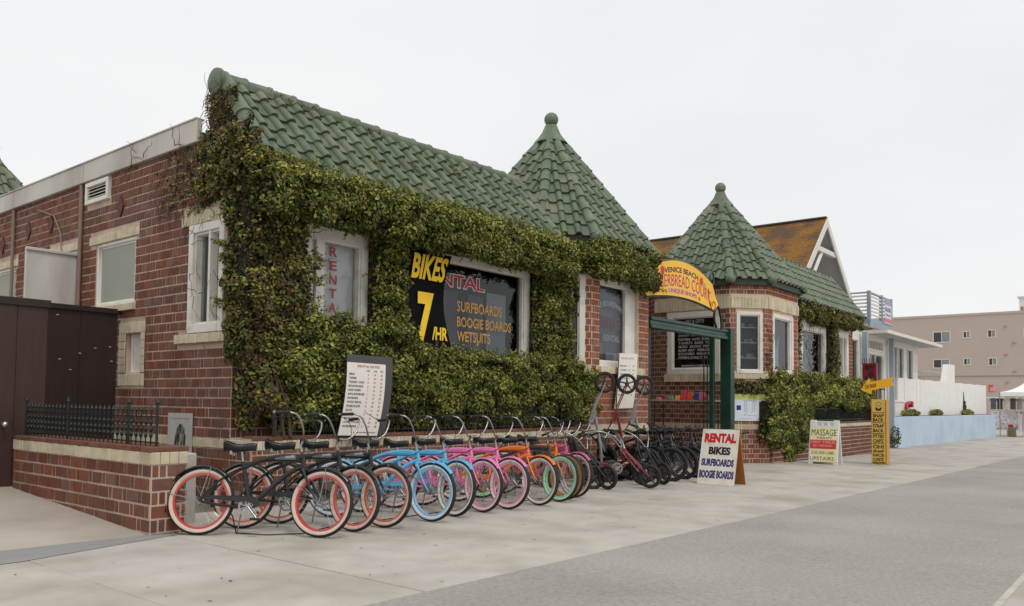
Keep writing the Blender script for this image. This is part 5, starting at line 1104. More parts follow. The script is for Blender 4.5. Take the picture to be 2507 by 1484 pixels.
def cruiser(front, head, turn, lean, frame_m, tyre_c, rim_m, label, group, fender_m=None, fenders=True, tank=False, guard_m=None, s=1.0):
    """front: ground point under the front wheel; head: heading in degrees"""
    h = R(head); rx, ry = front[0]-math.cos(h)*WB*s, front[1]-math.sin(h)*WB*s
    t = Thing('cruiser_bicycle', label, 'bicycle', (rx, ry, gz(rx)+.012), 0, group, local=True)
    lean += RNG.uniform(-4, 3); turn += RNG.uniform(-5, 5); t.o.rotation_euler = (R(lean), math.atan2((gz(rx)-gz(front[0])), WB), h); t.o.rotation_mode = 'XYZ'; t.o.scale = (s, s, s)
    S = steer(R(turn)); fm = fender_m or frame_m
    fr_ = t.inst('frame', P_('frame', cruiser_frame, M_bframe), m=frame_m)
    if tank:
        tk = t.inst('tank', P_('tank', cruiser_tank, M_bframe, 30), m=frame_m); t.inst('tank_panel', P_('tank_panel', tank_panel, mat('tank_grey', lin(86, 88, 92), 0.3), None), tk); t.inst('logo', P_('logo', logo_mb, mat('logo_silver', lin(190, 192, 194), 0.4), None), tk)
    elif frame_m is not M_bframe: t.inst('tank', P_('tank', cruiser_tank, M_bframe, 30), m=frame_m)
    t.inst('saddle', P_('saddle', lambda: saddle_mb(.345, .895), M_saddle)); t.inst('seat_post', P_('seat_post', lambda: MB().tube([(.384, 0, .70), (.35, 0, .86)], .0125, 8).tube([(.26, -.035, .80), (.26, -.035, .87)], .018, 6).tube([(.26, .035, .80), (.26, .035, .87)], .018, 6), M_chrome))
    t.inst('chain_guard', P_('chain_guard', guard_mb, M_bframe), m=guard_m or frame_m); cr_ = t.inst('chainring', P_('chainring', lambda: chainring_mb(BB, -.052), M_chrome)); t.inst('crank', P_('crank', crank_mb, M_chrome))
    pd = P_('pedal', pedal_mb, M_rubber); t.inst('pedal', pd, M=Matrix.Translation((BB[0]+.11, -.14, BB[1]-.125))); t.inst('pedal', pd, M=Matrix.Translation((BB[0]-.11, .14, BB[1]+.125)))
    t.inst('fork', P_('fork', fork_mb, M_bframe), M=S, m=frame_m); t.inst('stem', P_('stem', stem_mb, M_chrome), M=S); hb = t.inst('handlebar', P_('handlebar', lambda: BARM, M_chrome), M=S)
    for sd in (-1, 1): t.inst('grip', P_('grip%d' % sd, lambda: grip_mb(sd), M_rubber), hb)
    for sd in (-1, 1): t.inst('grip_cap', P_('grip_cap%d' % sd, lambda: cap_mb(sd), M_chrome), hb)
    wk = 'tyre_%s' % tyre_c[0]; tm = cached(wk, lambda: tyre_mesh(WR, .032, True).mesh('tyre', [M_rubber, tyre_c[1]], smooth=60))
    for nm, c, Mx in (('wheel', RH, Matrix.Identity(4)), ('wheel', FH_, S)):
        w = t.inst('wheel', P_('wheel', lambda: ring(.257, .277, .034), M_chrome, 40), M=Mx @ Matrix.Translation((c[0], 0, c[1])), m=rim_m)
        t.inst('tyre', tm, w); t.inst('spokes', P_('spokes', lambda: spokes_mb(.252), M_spoke, None), w); t.inst('hub', P_('hub', hub_mb, M_chrome), w)
    if fenders:
        f1 = t.inst('fender', P_('fender_rear', lambda: fender_mb(RH, .354, 35, 200), M_bframe), m=fm); t.inst('fender_strut', P_('strut_rear', lambda: struts_mb(RH, .354, (78, 168)), M_chrome), f1)
        f2 = t.inst('fender', P_('fender_front', lambda: fender_mb(FH_, .352, 38, 146), M_bframe), M=S, m=fm); t.inst('fender_strut', P_('strut_front', lambda: struts_mb(FH_, .352, (84, 146)), M_chrome), f2)
    t.inst('brake_cable', P_('brake_cable', lambda: MB().tube(cat([np.array(BARL[-5])*[1, -1, 1], (HT[0]+.13, -.12, HT[1]+.30), (HT[0]+.12, -.03, HT[1]+.12), (HT[0]-.02, -.028, HT[1]-.05), (.6, -.026, .74), (.40, -.03, .66)], 5), .0035, 5), M_rubber), M=S if False else None)
    t.inst('kickstand', P_('kickstand', kick_mb, M_steel))
    t.inst('reflector', P_('reflector', lambda: MB().box((RH[0]+.17, 0, RH[1]-.13), (.07, .012, .022), rotm('Y', R(40)), .003), mat('reflector_white', lin(220, 216, 200), 0.3)), None)
    return t
wallm = lambda n, c: (n, mat('whitewall_'+n, c, 0.75, .08, 12, col2=tuple(x*.8 for x in c[:3])+(1,), c2scale=5))
cream = wallm('cream', lin(210, 190, 174)); wht = wallm('white', lin(226, 218, 208)); tan = wallm('tan', lin(196, 142, 84)); mint = wallm('mint', lin(176, 222, 190)); bluw = wallm('bluish', lin(204, 218, 228)); pinkw = wallm('pinkish', lin(230, 206, 208))
paint = lambda n, c, r=.3: mat('paint_'+n, c, r, .06, 6, coat=.4)
red = paint('rim_red', lin(190, 56, 56)); orr = paint('rim_orange', lin(190, 104, 78)); pinkr = paint('rim_pinkred', lin(210, 92, 84))
blue = paint('sky_blue', lin(84, 170, 212)); blue2 = paint('rim_blue', lin(140, 186, 222)); pink = paint('pink', lin(226, 118, 172)); pinkrim = paint('rim_pink', lin(226, 150, 178)); orange = paint('orange', lin(226, 112, 32)); dgreen = paint('black_green', lin(30, 42, 36)); mintrim = paint('rim_mint', lin(150, 210, 172)); magenta = paint('magenta', lin(196, 84, 138)); silver = mat('silver_rim', lin(190, 190, 190), .3, .05, 9, metal=.6); gold = paint('rim_gold', lin(196, 136, 70)); dkblue = paint('dark_teal', lin(46, 62, 74))
GB = 'cruiser bicycles parked in a row'
cruiser((5.044, 6.489), -51, -12, -13, M_bframe, cream, red, 'black cruiser bicycle with red rims, nearest and leftmost of the row', GB, tank=True)
cruiser((5.545, 6.564), -54, -22, -13, M_bframe, cream, pinkr, 'black cruiser bicycle with dull red rims, second from the left', GB, tank=True)
cruiser((5.969, 6.563), -57, -22, -13, M_bframe, cream, orr, 'black cruiser bicycle with orange rims, third from the left beside the blue ones', GB, tank=True)
cruiser((6.681, 6.555), -60, -28, -13, blue, bluw, blue2, 'sky blue cruiser bicycle with blue rims next to the black ones', GB)
cruiser((7.20, 6.653), -62, -28, -13, blue, wht, silver, 'sky blue cruiser bicycle with silver rims next to the pink ones', GB)
cruiser((7.771, 6.711), -63, -30, -13, pink, pinkw, pinkrim, 'pink cruiser bicycle beside the blue ones', GB)
cruiser((8.243, 6.682), -64, -30, -13, pink, pinkw, pinkrim, 'pink cruiser bicycle beside the orange one', GB)
cruiser((8.922, 6.683), -65, -30, -13, orange, wht, silver, 'orange cruiser bicycle with white tyre walls', GB)
cruiser((9.50, 6.753), -66, -30, -13, dgreen, mint, mintrim, 'dark green cruiser bicycle with mint tyre walls and rims', GB, fenders=False)
cruiser((9.80, 6.85), -70, -24, -13, orange, tan, gold, 'orange cruiser bicycle with tan tyre walls behind the mint wheeled one', GB, fenders=False)
cruiser((10.15, 6.93), -71, -24, -13, magenta, pinkw, silver, 'magenta cruiser bicycle at the right end of the cruiser row', GB)
# security cable along the row
pts = [(4.5, 7.35, .34), (4.62, 7.22, .03), (4.75, 6.95, .016), (5.05, 6.78, .015), (5.5, 6.95, .014), (6.2, 7.0, .012), (7.2, 7.05, .0), (8.6, 7.1, -.02), (9.9, 7.2, -.04)]
q = []; 
for i in range(len(pts)-1): q += [np.array(pts[i])*(1-k/5)+np.array(pts[i+1])*(k/5) for k in range(5)]
solo('security_cable', MB().tube([p+np.array([0, 0, .012-.0*k]) if p[2] > .1 else np.array([p[0], p[1], gz(p[0])+.022]) for k, p in enumerate(q)], .006, 6), M_rubber, 'thin dark security cable lying on the ground along the bicycles', 'cable', smooth=50)
# dark hire bikes of the ordinary kind
def mtb_frame():
    b = MB(); HTm, HBm = (.80, .86), (.84, .72)
    b.tube([(HTm[0], 0, HTm[1]), (HBm[0], 0, HBm[1])], .022, 8); b.tube([(HBm[0]-.01, 0, HBm[1]+.02), (BB[0], 0, BB[1])], .021, 8); b.tube([(HTm[0], 0, HTm[1]-.03), (.33, 0, .66)], .017, 8); b.tube([(BB[0], 0, BB[1]), (.30, 0, .76)], .016, 8)
    for s in (-1, 1): b.tube([(.33, s*.02, .66), (0, s*.06, WR)], .009, 6); b.tube([(BB[0], s*.03, BB[1]), (0, s*.06, WR)], .011, 6)
    return b
def mtb_fork():
    b = MB(); b.tube([(.79, 0, .90), (.845, 0, .71)], .015, 8); b.box((.85, 0, .70), (.05, .12, .04), None, .01)
    for s in (-1, 1): b.tube([(.855, s*.055, .70), (.96, s*.057, .50), (1.07, s*.058, WR)], .017, 8)
    return b
def mtb_bar():
    b = MB(); b.tube([(.79, 0, .90), (.78, 0, .95), (.84, 0, .99)], .014, 8); b.tube([(.79, .32, 1.06), (.83, .18, 1.03), (.84, .05, .99), (.84, -.05, .99), (.83, -.18, 1.03), (.79, -.32, 1.06)], .011, 8)
    for s in (-1, 1): b.tube([(.832, s*.185, 1.032), (.785, s*.335, 1.063)], .018, 8); b.tube([(.84, s*.17, 1.02), (.90, s*.24, 1.0)], .006, 5)
    return b
def hire_bike(front, head, turn, lean, fm, label, group, s=1.0):
    h = R(head); wb = 1.07; rx, ry = front[0]-math.cos(h)*wb*s, front[1]-math.sin(h)*wb*s
    t = Thing('hire_bicycle', label, 'bicycle', (rx, ry, gz(rx)+.012), 0, group, local=True); t.o.rotation_euler = (R(lean), .012, h); t.o.scale = (s, s, s)
    o = Vector((.84, 0, .72)); S = Matrix.Translation(o) @ Matrix.Rotation(R(turn), 4, Vector((-.27, 0, .96))) @ Matrix.Translation(-o)
    t.inst('frame', P_('mframe', mtb_frame, M_bframe), m=fm); t.inst('saddle', P_('msaddle', lambda: saddle_mb(.23, .93), M_saddle)); t.inst('seat_post', P_('mpost', lambda: MB().tube([(.31, 0, .72), (.25, 0, .90)], .013, 8), M_steel))
    t.inst('chainring', P_('chainring', lambda: chainring_mb(BB, -.052), M_chrome)); t.inst('crank', P_('crank', crank_mb, M_chrome)); pd = P_('pedal', pedal_mb, M_rubber); t.inst('pedal', pd, M=Matrix.Translation((BB[0]+.11, -.14, BB[1]-.125))); t.inst('pedal', pd, M=Matrix.Translation((BB[0]-.11, .14, BB[1]+.125)))
    t.inst('fork', P_('mfork', mtb_fork, M_bframe), M=S, m=fm); t.inst('handlebar', P_('mbar', mtb_bar, M_black), M=S)
    tm = cached('mtyre', lambda: tyre_mesh(WR, .032, False).mesh('tyre', [M_rubber, M_rubber], smooth=60))
    for c, Mx in ((RH, Matrix.Identity(4)), ((1.07, WR), S)):
        w = t.inst('wheel', P_('mrim', lambda: ring(.255, .278, .03), M_black, 40), M=Mx @ Matrix.Translation((c[0], 0, c[1])), m=MATS['dark_rim']); t.inst('tyre', tm, w); t.inst('spokes', P_('spokes', lambda: spokes_mb(.252), M_spoke, None), w); t.inst('hub', P_('hub', hub_mb, M_chrome), w)
    return t
mat('dark_rim', lin(46, 48, 52), .35, .1, 9, metal=.5)
GH = 'dark hire bicycles beside the gate'
for i, (x, y, hd0, tn, fm, lb) in enumerate(((14.1, 7.42, -92, 12, M_bframe, 'black hire bicycle nearest the upended tricycles'), (14.75, 7.50, -95, 8, dkblue, 'slate hire bicycle second from the upended tricycles'), (15.35, 7.55, -98, -6, M_bframe, 'black hire bicycle in the middle of the dark group'), (15.95, 7.62, -92, 10, dkblue, 'slate hire bicycle right behind the rental board'), (16.6, 7.85, -84, -4, M_bframe, 'black hire bicycle at the gate end of the dark group'))):
    hire_bike((x, y), hd0, tn, 4, fm, lb, GH)
for i, (x, y, hd0, tn, fm, lb) in enumerate(((13.55, 7.72, -104, 16, M_bframe, 'black hire bicycle tucked under the upended red tricycle'), (14.45, 8.05, -70, -10, dkblue, 'slate hire bicycle wedged behind the black ones by the wall'), (15.2, 8.25, -112, 14, M_bframe, 'black hire bicycle pushed back against the tower wall'), (15.75, 8.3, -76, -8, M_bframe, 'black hire bicycle pushed back beside the gate post'))):
    hire_bike((x, y), hd0, tn, -6, fm, lb, GH)
side = hire_bike((15.9, 7.0), 20, 0, 5, dkblue, 'slate hire bicycle parked lengthways behind the rental board', GH, .92)
# ------------------------------------------------------------------ low tricycles, three of them stood on end
M_red = paint('dark_red', lin(120, 30, 34)); M_grey = paint('grey_tube', lin(138, 142, 146)); M_bronze = mat('dark_mag', lin(44, 42, 42), .5, .1, 8)
def mag_mb(r):
    b = ring(r*.70, r*.80, .03, 28); b.lathe([(.001, -.03), (.035, -.03), (.035, .03), (.001, .03)], 12, RYX)
    for k in range(5): a = 2*math.pi*k/5+.3; b.tube([(.02*math.cos(a), 0, .02*math.sin(a)), (r*.72*math.cos(a), 0, r*.72*math.sin(a))], [.020, .012], 6)
    return b
def wheel_at(t, c, r, M=None, spin=None, tread=None):
    w = t.inst('wheel', P_('mag%.2f' % r, lambda: mag_mb(r), M_bronze, 40), M=(Matrix.Translation(c) @ (M or Matrix.Identity(4)))); t.inst('tyre', cached('ttyre%.2f' % r, lambda: tyre_mesh(r, .032, False).mesh('tyre', [M_rubber, M_rubber], smooth=60)), w); return w
def upended(x, y, fm, label, ang):
    t = Thing('upended_tricycle', label, 'tricycle', (x, y, gz(x)+.012), R(ang), 'low tricycles stood on end', local=True)
    # local x points to the bars' side; everything stands on the rear axle end
    t.inst('frame', MB().tube([(0, 0, .18), (.02, 0, .6), (.10, 0, 1.05), (.13, 0, 1.22)], .030, 8).tube([(-.04, -.26, .22), (-.04, .26, .22)], .020, 8).tube([(.01, 0, .5), (-.18, 0, .30), (-.04, 0, .22)], .016, 6).tube([(.06, 0, .85), (-.06, 0, .55)], .012, 6).mesh('frame', fm, smooth=50))
    fk = MB()
    for s in (-1, 1): fk.tube([(.26, s*.05, 1.10), (.13, s*.055, 1.45), (-.05, s*.058, 1.88)], .012, 8)
    fk.tube([(.20, 0, 1.12), (.13, 0, 1.30)], .024, 8); fk.box((.24, 0, 1.13), (.06, .14, .03)); t.inst('fork', fk.mesh('fork', fm, smooth=50))
    hb = MB()
    for s in (-1, 1): hb.tube(bez([(.26, s*.04, 1.10), (.28, s*.10, .98), (.36, s*.12, .92), (.50, s*.20, .70), (.60, s*.28, .62), (.72, s*.33, .82), (.80, s*.34, .90)], 16), .012, 8)
    h = t.inst('handlebar', hb.mesh('handlebar', M_chrome, smooth=50))
    for s in (-1, 1): t.inst('grip', MB().tube([(.66, s*.315, .76), (.80, s*.34, .90)], .018, 8).mesh('grip', M_rubber, smooth=50), h)
    wheel_at(t, (-.05, 0, 1.88), .205)
    for s in (-1, 1): wheel_at(t, (-.04, s*.30, .21), .20)
    sd_ = MB(); sd_.box((-.22, 0, .42), (.10, .34, .46), rotm('Y', R(14)), .04); sd_.box((-.34, 0, .16), (.34, .34, .10), rotm('Y', R(-8)), .04); t.inst('seat', sd_.mesh('seat', M_saddle, smooth=40))
    return t
upended(13.09, 8.35, M_grey, 'grey low tricycle stood on end, left of the red one', 138); upended(13.86, 8.32, M_red, 'red low tricycle stood on end between two grey ones', 138); upended(14.62, 8.36, M_grey, 'grey low tricycle stood on end, right of the red one', 138)
def low_trike(x, y, ang, fm, label):
    t = Thing('low_tricycle', label, 'tricycle', (x, y, gz(x)+.012), R(ang), 'low tricycles on their wheels', local=True)
    t.inst('frame', MB().box((.05, -.13, .34), (.62, .035, .05), None, .008).box((.05, .13, .34), (.62, .035, .05), None, .008).box((-.25, 0, .34), (.04, .26, .05)).box((.34, 0, .34), (.04, .26, .05)).tube([(.30, 0, .36), (.55, 0, .30), (.72, 0, .50), (.66, 0, .62)], .026, 8).tube([(.0, -.14, .20), (.0, .14, .20)], .018, 6).tube([(-.2, 0, .34), (.0, 0, .2)], .016, 6).mesh('frame', fm, smooth=40))
    S2 = Matrix.Rotation(R(-28), 4, 'Z'); S2 = Matrix.Translation((.69, 0, 0)) @ S2 @ Matrix.Translation((-.69, 0, 0))
    fk = MB()
    for s in (-1, 1): fk.tube([(.64, s*.05, .62), (.85, s*.055, .42), (1.07, s*.058, .205)], .013, 8)
    fk.tube([(.60, 0, .68), (.68, 0, .56)], .022, 8); t.inst('fork', fk.mesh('fork', fm, smooth=50), M=S2)
    wheel_at(t, (1.07, 0, .205), .205, None); t.o.children[-1].matrix_local = S2 @ Matrix.Translation((1.07, 0, .205))
    hb = MB()
    for s in (-1, 1): hb.tube(bez([(.62, s*.03, .66), (.56, s*.10, .80), (.50, s*.20, .95), (.30, s*.30, .98), (.20, s*.36, 1.02), (.06, s*.36, .92), (-.06, s*.36, .88)], 16), .012, 8)
    h = t.inst('handlebar', hb.mesh('handlebar', M_chrome, smooth=50), M=S2)
    for s in (-1, 1): t.inst('grip', MB().tube([(.06, s*.36, .92), (-.08, s*.36, .875)], .018, 8).mesh('grip', M_rubber, smooth=50), h)
    for s in (-1, 1): wheel_at(t, (.0, s*.30, .20), .20)
    t.inst('seat', MB().box((-.02, 0, .42), (.36, .34, .09), None, .035).box((-.24, 0, .62), (.09, .34, .42), rotm('Y', R(-16)), .035).mesh('seat', M_saddle, smooth=40)); t.inst('chainring', P_('tchain', lambda: chainring_mb((.48, .33), -.05), M_chrome)); t.inst('crank', P_('tcrank', lambda: MB().tube([(.48, -.06, .33), (.60, -.07, .42)], .011, 6).box((.62, -.11, .43), (.08, .08, .02), None, .005), M_chrome))
    return t
low_trike(11.75, 7.75, -44, M_red, 'dark red low tricycle in front of the upended ones')
low_trike(12.55, 8.35, -62, M_red, 'dark red low tricycle half hidden under the left upended one')
low_trike(11.35, 8.3, -66, M_bframe, 'black low tricycle behind the end of the cruiser row')
low_trike(13.3, 8.2, -80, M_bframe, 'black low tricycle under the red upended one')
# ------------------------------------------------------------------ signs
FBn = Fr((0, 9.28, 0), (1, 0, 0))
ban = Thing('hanging_banner', 'black banner with yellow BIKES 7 /HR hanging by the wide shop window', 'banner', (9.2, 9.28, 2.2))
nu, nv = 8, 16; b = MB(); v = []
bow = lambda t: -.20*math.sin(math.pi*t)**1.0
def bpos(a, t): return (8.62+(9.86-8.62+bow(t))*a, 2.24+1.55*t)
def bdep(a, t): return .018*math.sin(3.1*a+2*t)+.012*math.sin(9*a)*math.sin(5*t)
for j in range(nv+1):
    for i in range(nu+1): x, z = bpos(i/nu, j/nv); v.append(FBn.p(x, z, bdep(i/nu, j/nv)))
b.add(v, [(j*(nu+1)+i, j*(nu+1)+i+1, (j+1)*(nu+1)+i+1, (j+1)*(nu+1)+i) for j in range(nv) for i in range(nu)])
ban.part('cloth', b, mat('banner_black', lin(9, 9, 10), .8, .2, 8, coord='World', spec=.15), smooth=60)
M_by = mat('banner_yellow', lin(244, 200, 36), .6, .05, 6, coord='World')
def on_cloth(U, V):
    a = np.clip((U-8.62)/1.24, 0, 1); t = np.clip((V-2.24)/1.55, 0, 1); return U+np.array([bow(x) for x in t])*a*.9, V
Fb2 = Fr((0, 9.28-.036, 0), (1, 0, 0))
b = MB(); text_mb(b, 'BIKES', Fb2, 8.90, 9.76, 3.30, 3.72, 0, .002, .035, .16, warp=on_cloth); text_mb(b, '7', Fb2, 9.02, 9.38, 2.30, 3.10, 0, .002, .05, warp=lambda U, V: (U, V)); text_mb(b, '/HR', Fb2, 9.36, 9.72, 2.34, 2.56, 0, .002, .03, warp=lambda U, V: (U, V)); ban.part('lettering', b, M_by)
b = MB(); ban.part('rod', MB().tube([FBn.p(8.5, 3.80, .0), FBn.p(10.05, 3.82, .0)], .014, 8), M_black); ban.part('rod', MB().tube([FBn.p(8.5, 2.22, .0), FBn.p(10.0, 2.24, 0)], .014, 8), M_black)
def rate_board(name, label, cor, curve, fm, rows, header, seed, backm):
    """a rate sheet standing on the planter wall; cor: tl, tr, bl, br in x, z on plane Y"""
    Y, (tl, tr, bl, br) = cor; t = Thing(name, label, 'sign board', (bl[0], Y, bl[1]))
    def pos(a, s, d=0.0):
        xl = tl[0]*s+bl[0]*(1-s); xr = tr[0]*s+br[0]*(1-s); z = (tl[1]*(1-a)+tr[1]*a)*s+(bl[1]*(1-a)+br[1]*a)*(1-s); return (xl+(xr-xl)*a+curve*math.sin(math.pi*s), Y-d+.10*(s-.5)**2-.03, z)
    n = 14
    def grid(a0, a1, s0, s1, d, th=0.0):
        b = MB(); v = [pos(a0+(a1-a0)*i, s0+(s1-s0)*j/n, d) for j in range(n+1) for i in (0, 1)]; b.add(v, [(2*j, 2*j+1, 2*j+3, 2*j+2) for j in range(n)])
        if th: b.add([(x, y+th, z) for x, y, z in v], [(2*j, 2*j+2, 2*j+3, 2*j+1) for j in range(n)]); m = len(v); b.f += []; 
        return b
    bb = grid(0, 1, 0, 1, 0, .012); k = (n+1)*2
    bb.f += [(0, k, k+1, 1), (2*n, 2*n+1, k+2*n+1, k+2*n)]+[q for j in range(n) for q in ((2*j, 2*j+2, k+2*j+2, k+2*j), (2*j+1, k+2*j+1, k+2*j+3, 2*j+3))]; bb.m += [0]*(2+2*n); bb.r += [0.0]*(2+2*n)
    t.part('board', bb, backm)
    t.part('sheet', grid(.0, .84 if backm is not fm else 1.0, .0, .90 if backm is not fm else 1.0, .003), fm)
    def line(s, a0, a1, sv, hh, q):
        u = Fr((0, 0, 0), (1, 0, 0)); tb_ = MB(); text_mb(tb_, s, u, a0, a1, sv, sv+hh, 0, .0012, .012); w = np.concatenate(tb_.v); q.add([pos(p[0], p[2], .0045-p[1]) for p in w], tb_.f)
    return t, line
M_paper = mat('rate_paper', lin(228, 222, 214), .8, .05, 3, coord='World'); M_dkboard = mat('dark_board', lin(74, 70, 72), .6, .1, 4, coord='World'); M_ink = mat('black_ink', lin(64, 60, 62), .8); M_rink = mat('red_ink', lin(186, 84, 80), .8)
M_bink = mat('blue_ink', lin(104, 122, 152), .8)
rt1, line = rate_board('rate_board', 'tall dark board with white rental rate sheet standing on the planter wall', (8.84, ((7.27, 1.99), (8.12, 1.98), (7.13, .86), (7.98, .83))), .03, M_paper, 14, 'RENTAL RATES', 1, M_dkboard)
names = ['BIKES', 'TANDEMS', 'TRAILER / CHILD', 'MOUNTAIN BIKES', 'ROAD CRUISER', 'SURF & BODYBOARD', 'BODYBOARDS', 'WETSUIT RENTAL', 'DOUBLE SKATES', 'SKATES', 'UMBRELLA', 'BEACH CHAIR', 'JOGGER STROLLER', 'SKATEBOARDING']
q1, q2, q3 = MB(), MB(), MB(); line('RENTAL RATES', .22, .70, .845, .028, q2)
for a, s in ((.42, 'HR'), (.58, '2HR'), (.72, 'DAY')): line(s, a, a+.07, .795, .022, q3)
for i, nm in enumerate(names):
    s = .745-i*.0495; line(nm, .05, .05+min(.36, .022*len(nm)), s, .026, q1); line(str(6+(i*3) % 7), .45, .47, s, .024, q2); line(str(14+(i*5) % 9), .58, .625, s, .024, q2); line(str(22+(i*7) % 14), .73, .775, s, .024, q2)
line('ALL RENTALS REQUIRE DEPOSIT', .30, .78, .03, .016, q1)
rt1.part('lettering', q1, M_ink); rt1.part('lettering', q2, M_rink); rt1.part('lettering', q3, M_bink)
rt2, line = rate_board('rate_board', 'narrow white price board leaning on the tower below the BIKE RENTAL window', (8.86, ((14.50, 2.39), (15.28, 2.41), (14.36, 1.22), (15.10, 1.24))), .0, M_paper, 9, 'RATES', 2, M_paper)
q1, q2 = MB(), MB(); line('RENTAL RATES', .15, .8, .89, .035, q2)
for i in range(8): line(names[i][:9], .08, .42, .76-i*.075, .022, q1); line(str(7+i), .55, .60, .76-i*.075, .022, q1); line(str(15+i), .75, .84, .76-i*.075, .022, q1)
rt2.part('lettering', q1, M_ink); rt2.part('lettering', q2, mat('ochre_ink', lin(190, 160, 110), .8)); rt2.part('edge', MB().tube([(14.50, 8.84, 2.39), (14.36, 8.82, 1.22)], .012, 4), M_black)
# RENTAL sandwich board
M_wood = mat('plywood', lin(168, 112, 56), .7, .15, 6, .1, 30, stretch=(1, 1, 4)); M_swhite = mat('sign_white', lin(232, 226, 216), .6, .05, 5, col2=lin(214, 204, 188), c2scale=4)
ab = Thing('sandwich_board', 'white sandwich board reading RENTAL BIKES SURFBOARDS BOOGIE BOARDS on the sidewalk', 'sandwich board', (14.08, 6.48, gz(14.1)+.012))
def lean_fr(x, y0, y1, z, tilt): return Fr((x, y1, z), (0, -1, 0), (math.sin(tilt), 0, math.cos(tilt))), y1-y0
fa, wa = lean_fr(14.06, 6.12, 6.86, gz(14.1)+.012, R(15)); Ha = 1.06
b = MB(); b.wbox(fa, 0, wa, 0, Ha, -.018, 0, .003); ab.part('front_panel', b, M_wood); ab.part('front_face', MB().wbox(fa, .003, wa-.003, .003, Ha-.003, .0005, .004), M_swhite)
fbk = Fr((14.62, 6.12, gz(14.6)+.012), (0, 1, 0), (-math.sin(R(15)), 0, math.cos(R(15)))); ab.part('back_panel', MB().wbox(fbk, .01, .73, 0, Ha*.99, -.018, 0, .003), M_wood, label='bare plywood back panel')
b = MB(); text_mb(b, 'RENTAL', fa, .06, wa-.05, .80, .98, .004, .003, .06); ab.part('lettering', b, mat('sign_red_paint', lin(196, 26, 40), .5, .1, 9))
b = MB(); text_mb(b, 'BIKES', fa, .17, wa-.14, .57, .72, .004, .003, .05); ab.part('lettering', b, M_black)
b = MB(); text_mb(b, 'SURFBOARDS', fa, .05, wa-.05, .35, .49, .004, .003, .05); text_mb(b, 'BOOGIE BOARDS', fa, .03, wa-.03, .12, .27, .004, .003, .05); ab.part('lettering', b, mat('sign_navy', lin(44, 46, 110), .5, .15, 9))
ab.part('hinge', MB().tube([fa.p(.1, Ha, -.01), fa.p(.2, Ha, -.01)], .01, 6).tube([fa.p(.5, Ha, -.01), fa.p(.62, Ha, -.01)], .01, 6), M_steel)
# MASSAGE plastic A-frame
ma = Thing('massage_sign', 'white plastic A-frame sign reading MASSAGE THERAPY UPSTAIRS on the sidewalk', 'sandwich board', (22.95, 7.35, gz(23)+.010))
fm_ = Fr((22.88, 7.78, gz(22.9)+.010), (0, -1, 0), (math.sin(R(10)), 0, math.cos(R(10)))); wm = .80
M_plast = mat('white_plastic', lin(226, 226, 222), .5, .05, 4)
b = MB(); b.wbox(fm_, 0, wm, .06, 1.08, -.05, 0, .01); b.wbox(fm_, 0, .17, 1.08, 1.24, -.05, -.005, .01); b.wbox(fm_, wm-.17, wm, 1.08, 1.24, -.05, -.005, .01); b.wbox(fm_, .30, .36, 1.08, 1.21, -.05, -.01, .008); b.wbox(fm_, .46, .52, 1.08, 1.21, -.05, -.01, .008); b.wbox(fm_, .30, .52, 1.165, 1.215, -.048, -.008, .008); b.wbox(fm_, .0, .12, 0, .06, -.06, 0, .006); b.wbox(fm_, wm-.12, wm, 0, .06, -.06, 0, .006); ma.part('front_panel', b, M_plast)
fk_ = Fr((23.36, 6.98, gz(23.3)+.010), (0, 1, 0), (-math.sin(R(10)), 0, math.cos(R(10)))); b = MB(); b.wbox(fk_, 0, wm, 0.0, 1.22, -.05, 0, .01); ma.part('back_panel', b, M_plast)
ma.part('front_face', MB().wbox(fm_, .03, wm-.05, .07, 1.02, .0005, .003), mat('pale_yellow', lin(240, 230, 172), .6, .06, 4, col2=lin(236, 232, 206), c2scale=3))
ma.part('red_band', MB().wbox(fm_, .03, wm-.05, .43, .68, .003, .005), mat('band_red', lin(206, 62, 70), .6, .12, 6, col2=lin(214, 90, 60), c2scale=3))
b = MB(); text_mb(b, 'MASSAGE', fm_, .06, wm-.06, .80, .98, .003, .002, .0); text_mb(b, 'THERAPY', fm_, .20, .62, .70, .77, .003, .002, .0); text_mb(b, '310-300-1080', fm_, .08, wm-.10, .28, .36, .003, .002, .0); text_mb(b, 'UPSTAIRS', fm_, .05, wm-.10, .11, .21, .003, .002, .0); ma.part('lettering', b, mat('massage_ink', lin(56, 60, 60), .7))
mat('band_ink', lin(236, 176, 150), .7)
for s_, u0_, u1_, z0_, z1_ in (('DEEP TISSUE', .06, wm-.08, .59, .65), ('$45 / ONE HOUR', .12, .62, .48, .55)): b = MB(); text_mb(b, s_, fm_, u0_, u1_, z0_, z1_, .005, .002, .01); ma.part('lettering', b, MATS['band_ink'])
# cap shop totem with arrow
to = Thing('totem_sign', 'tall narrow tan totem sign for snapback caps with black lettering', 'sign', (24.3, 6.25, gz(24.2)+.010)); zt = gz(24.2)+.010
ft = Fr((24.2, 6.43, zt), (0, -1, 0), (.012, 0, 1)); wt_ = .36; Ht = 1.84
b = MB(); b.wbox(ft, 0, wt_, 0, Ht, -.02, 0, .003); to.part('front_panel', b, mat('totem_yellow', lin(222, 184, 92), .7, .06, 4)); to.part('side_panel', MB().box((24.40, 6.06, zt+.92), (.40, .02, 1.82), rotm('Z', R(4)), .003).box((24.40, 6.43, zt+.92), (.40, .02, 1.82), None, .003), mat('totem_tan', lin(192, 148, 76), .8, .08, 3, stretch=(1, 1, .4)))
to.part('back_panel', MB().box((24.60, 6.245, zt+.92), (.02, .37, 1.82)), MATS['totem_tan'])
b = MB()
for z in (.33*4.42, 1.17, .87, .585): b.wbox(ft, .015, wt_-.02, z, z+.016, .0, .003)
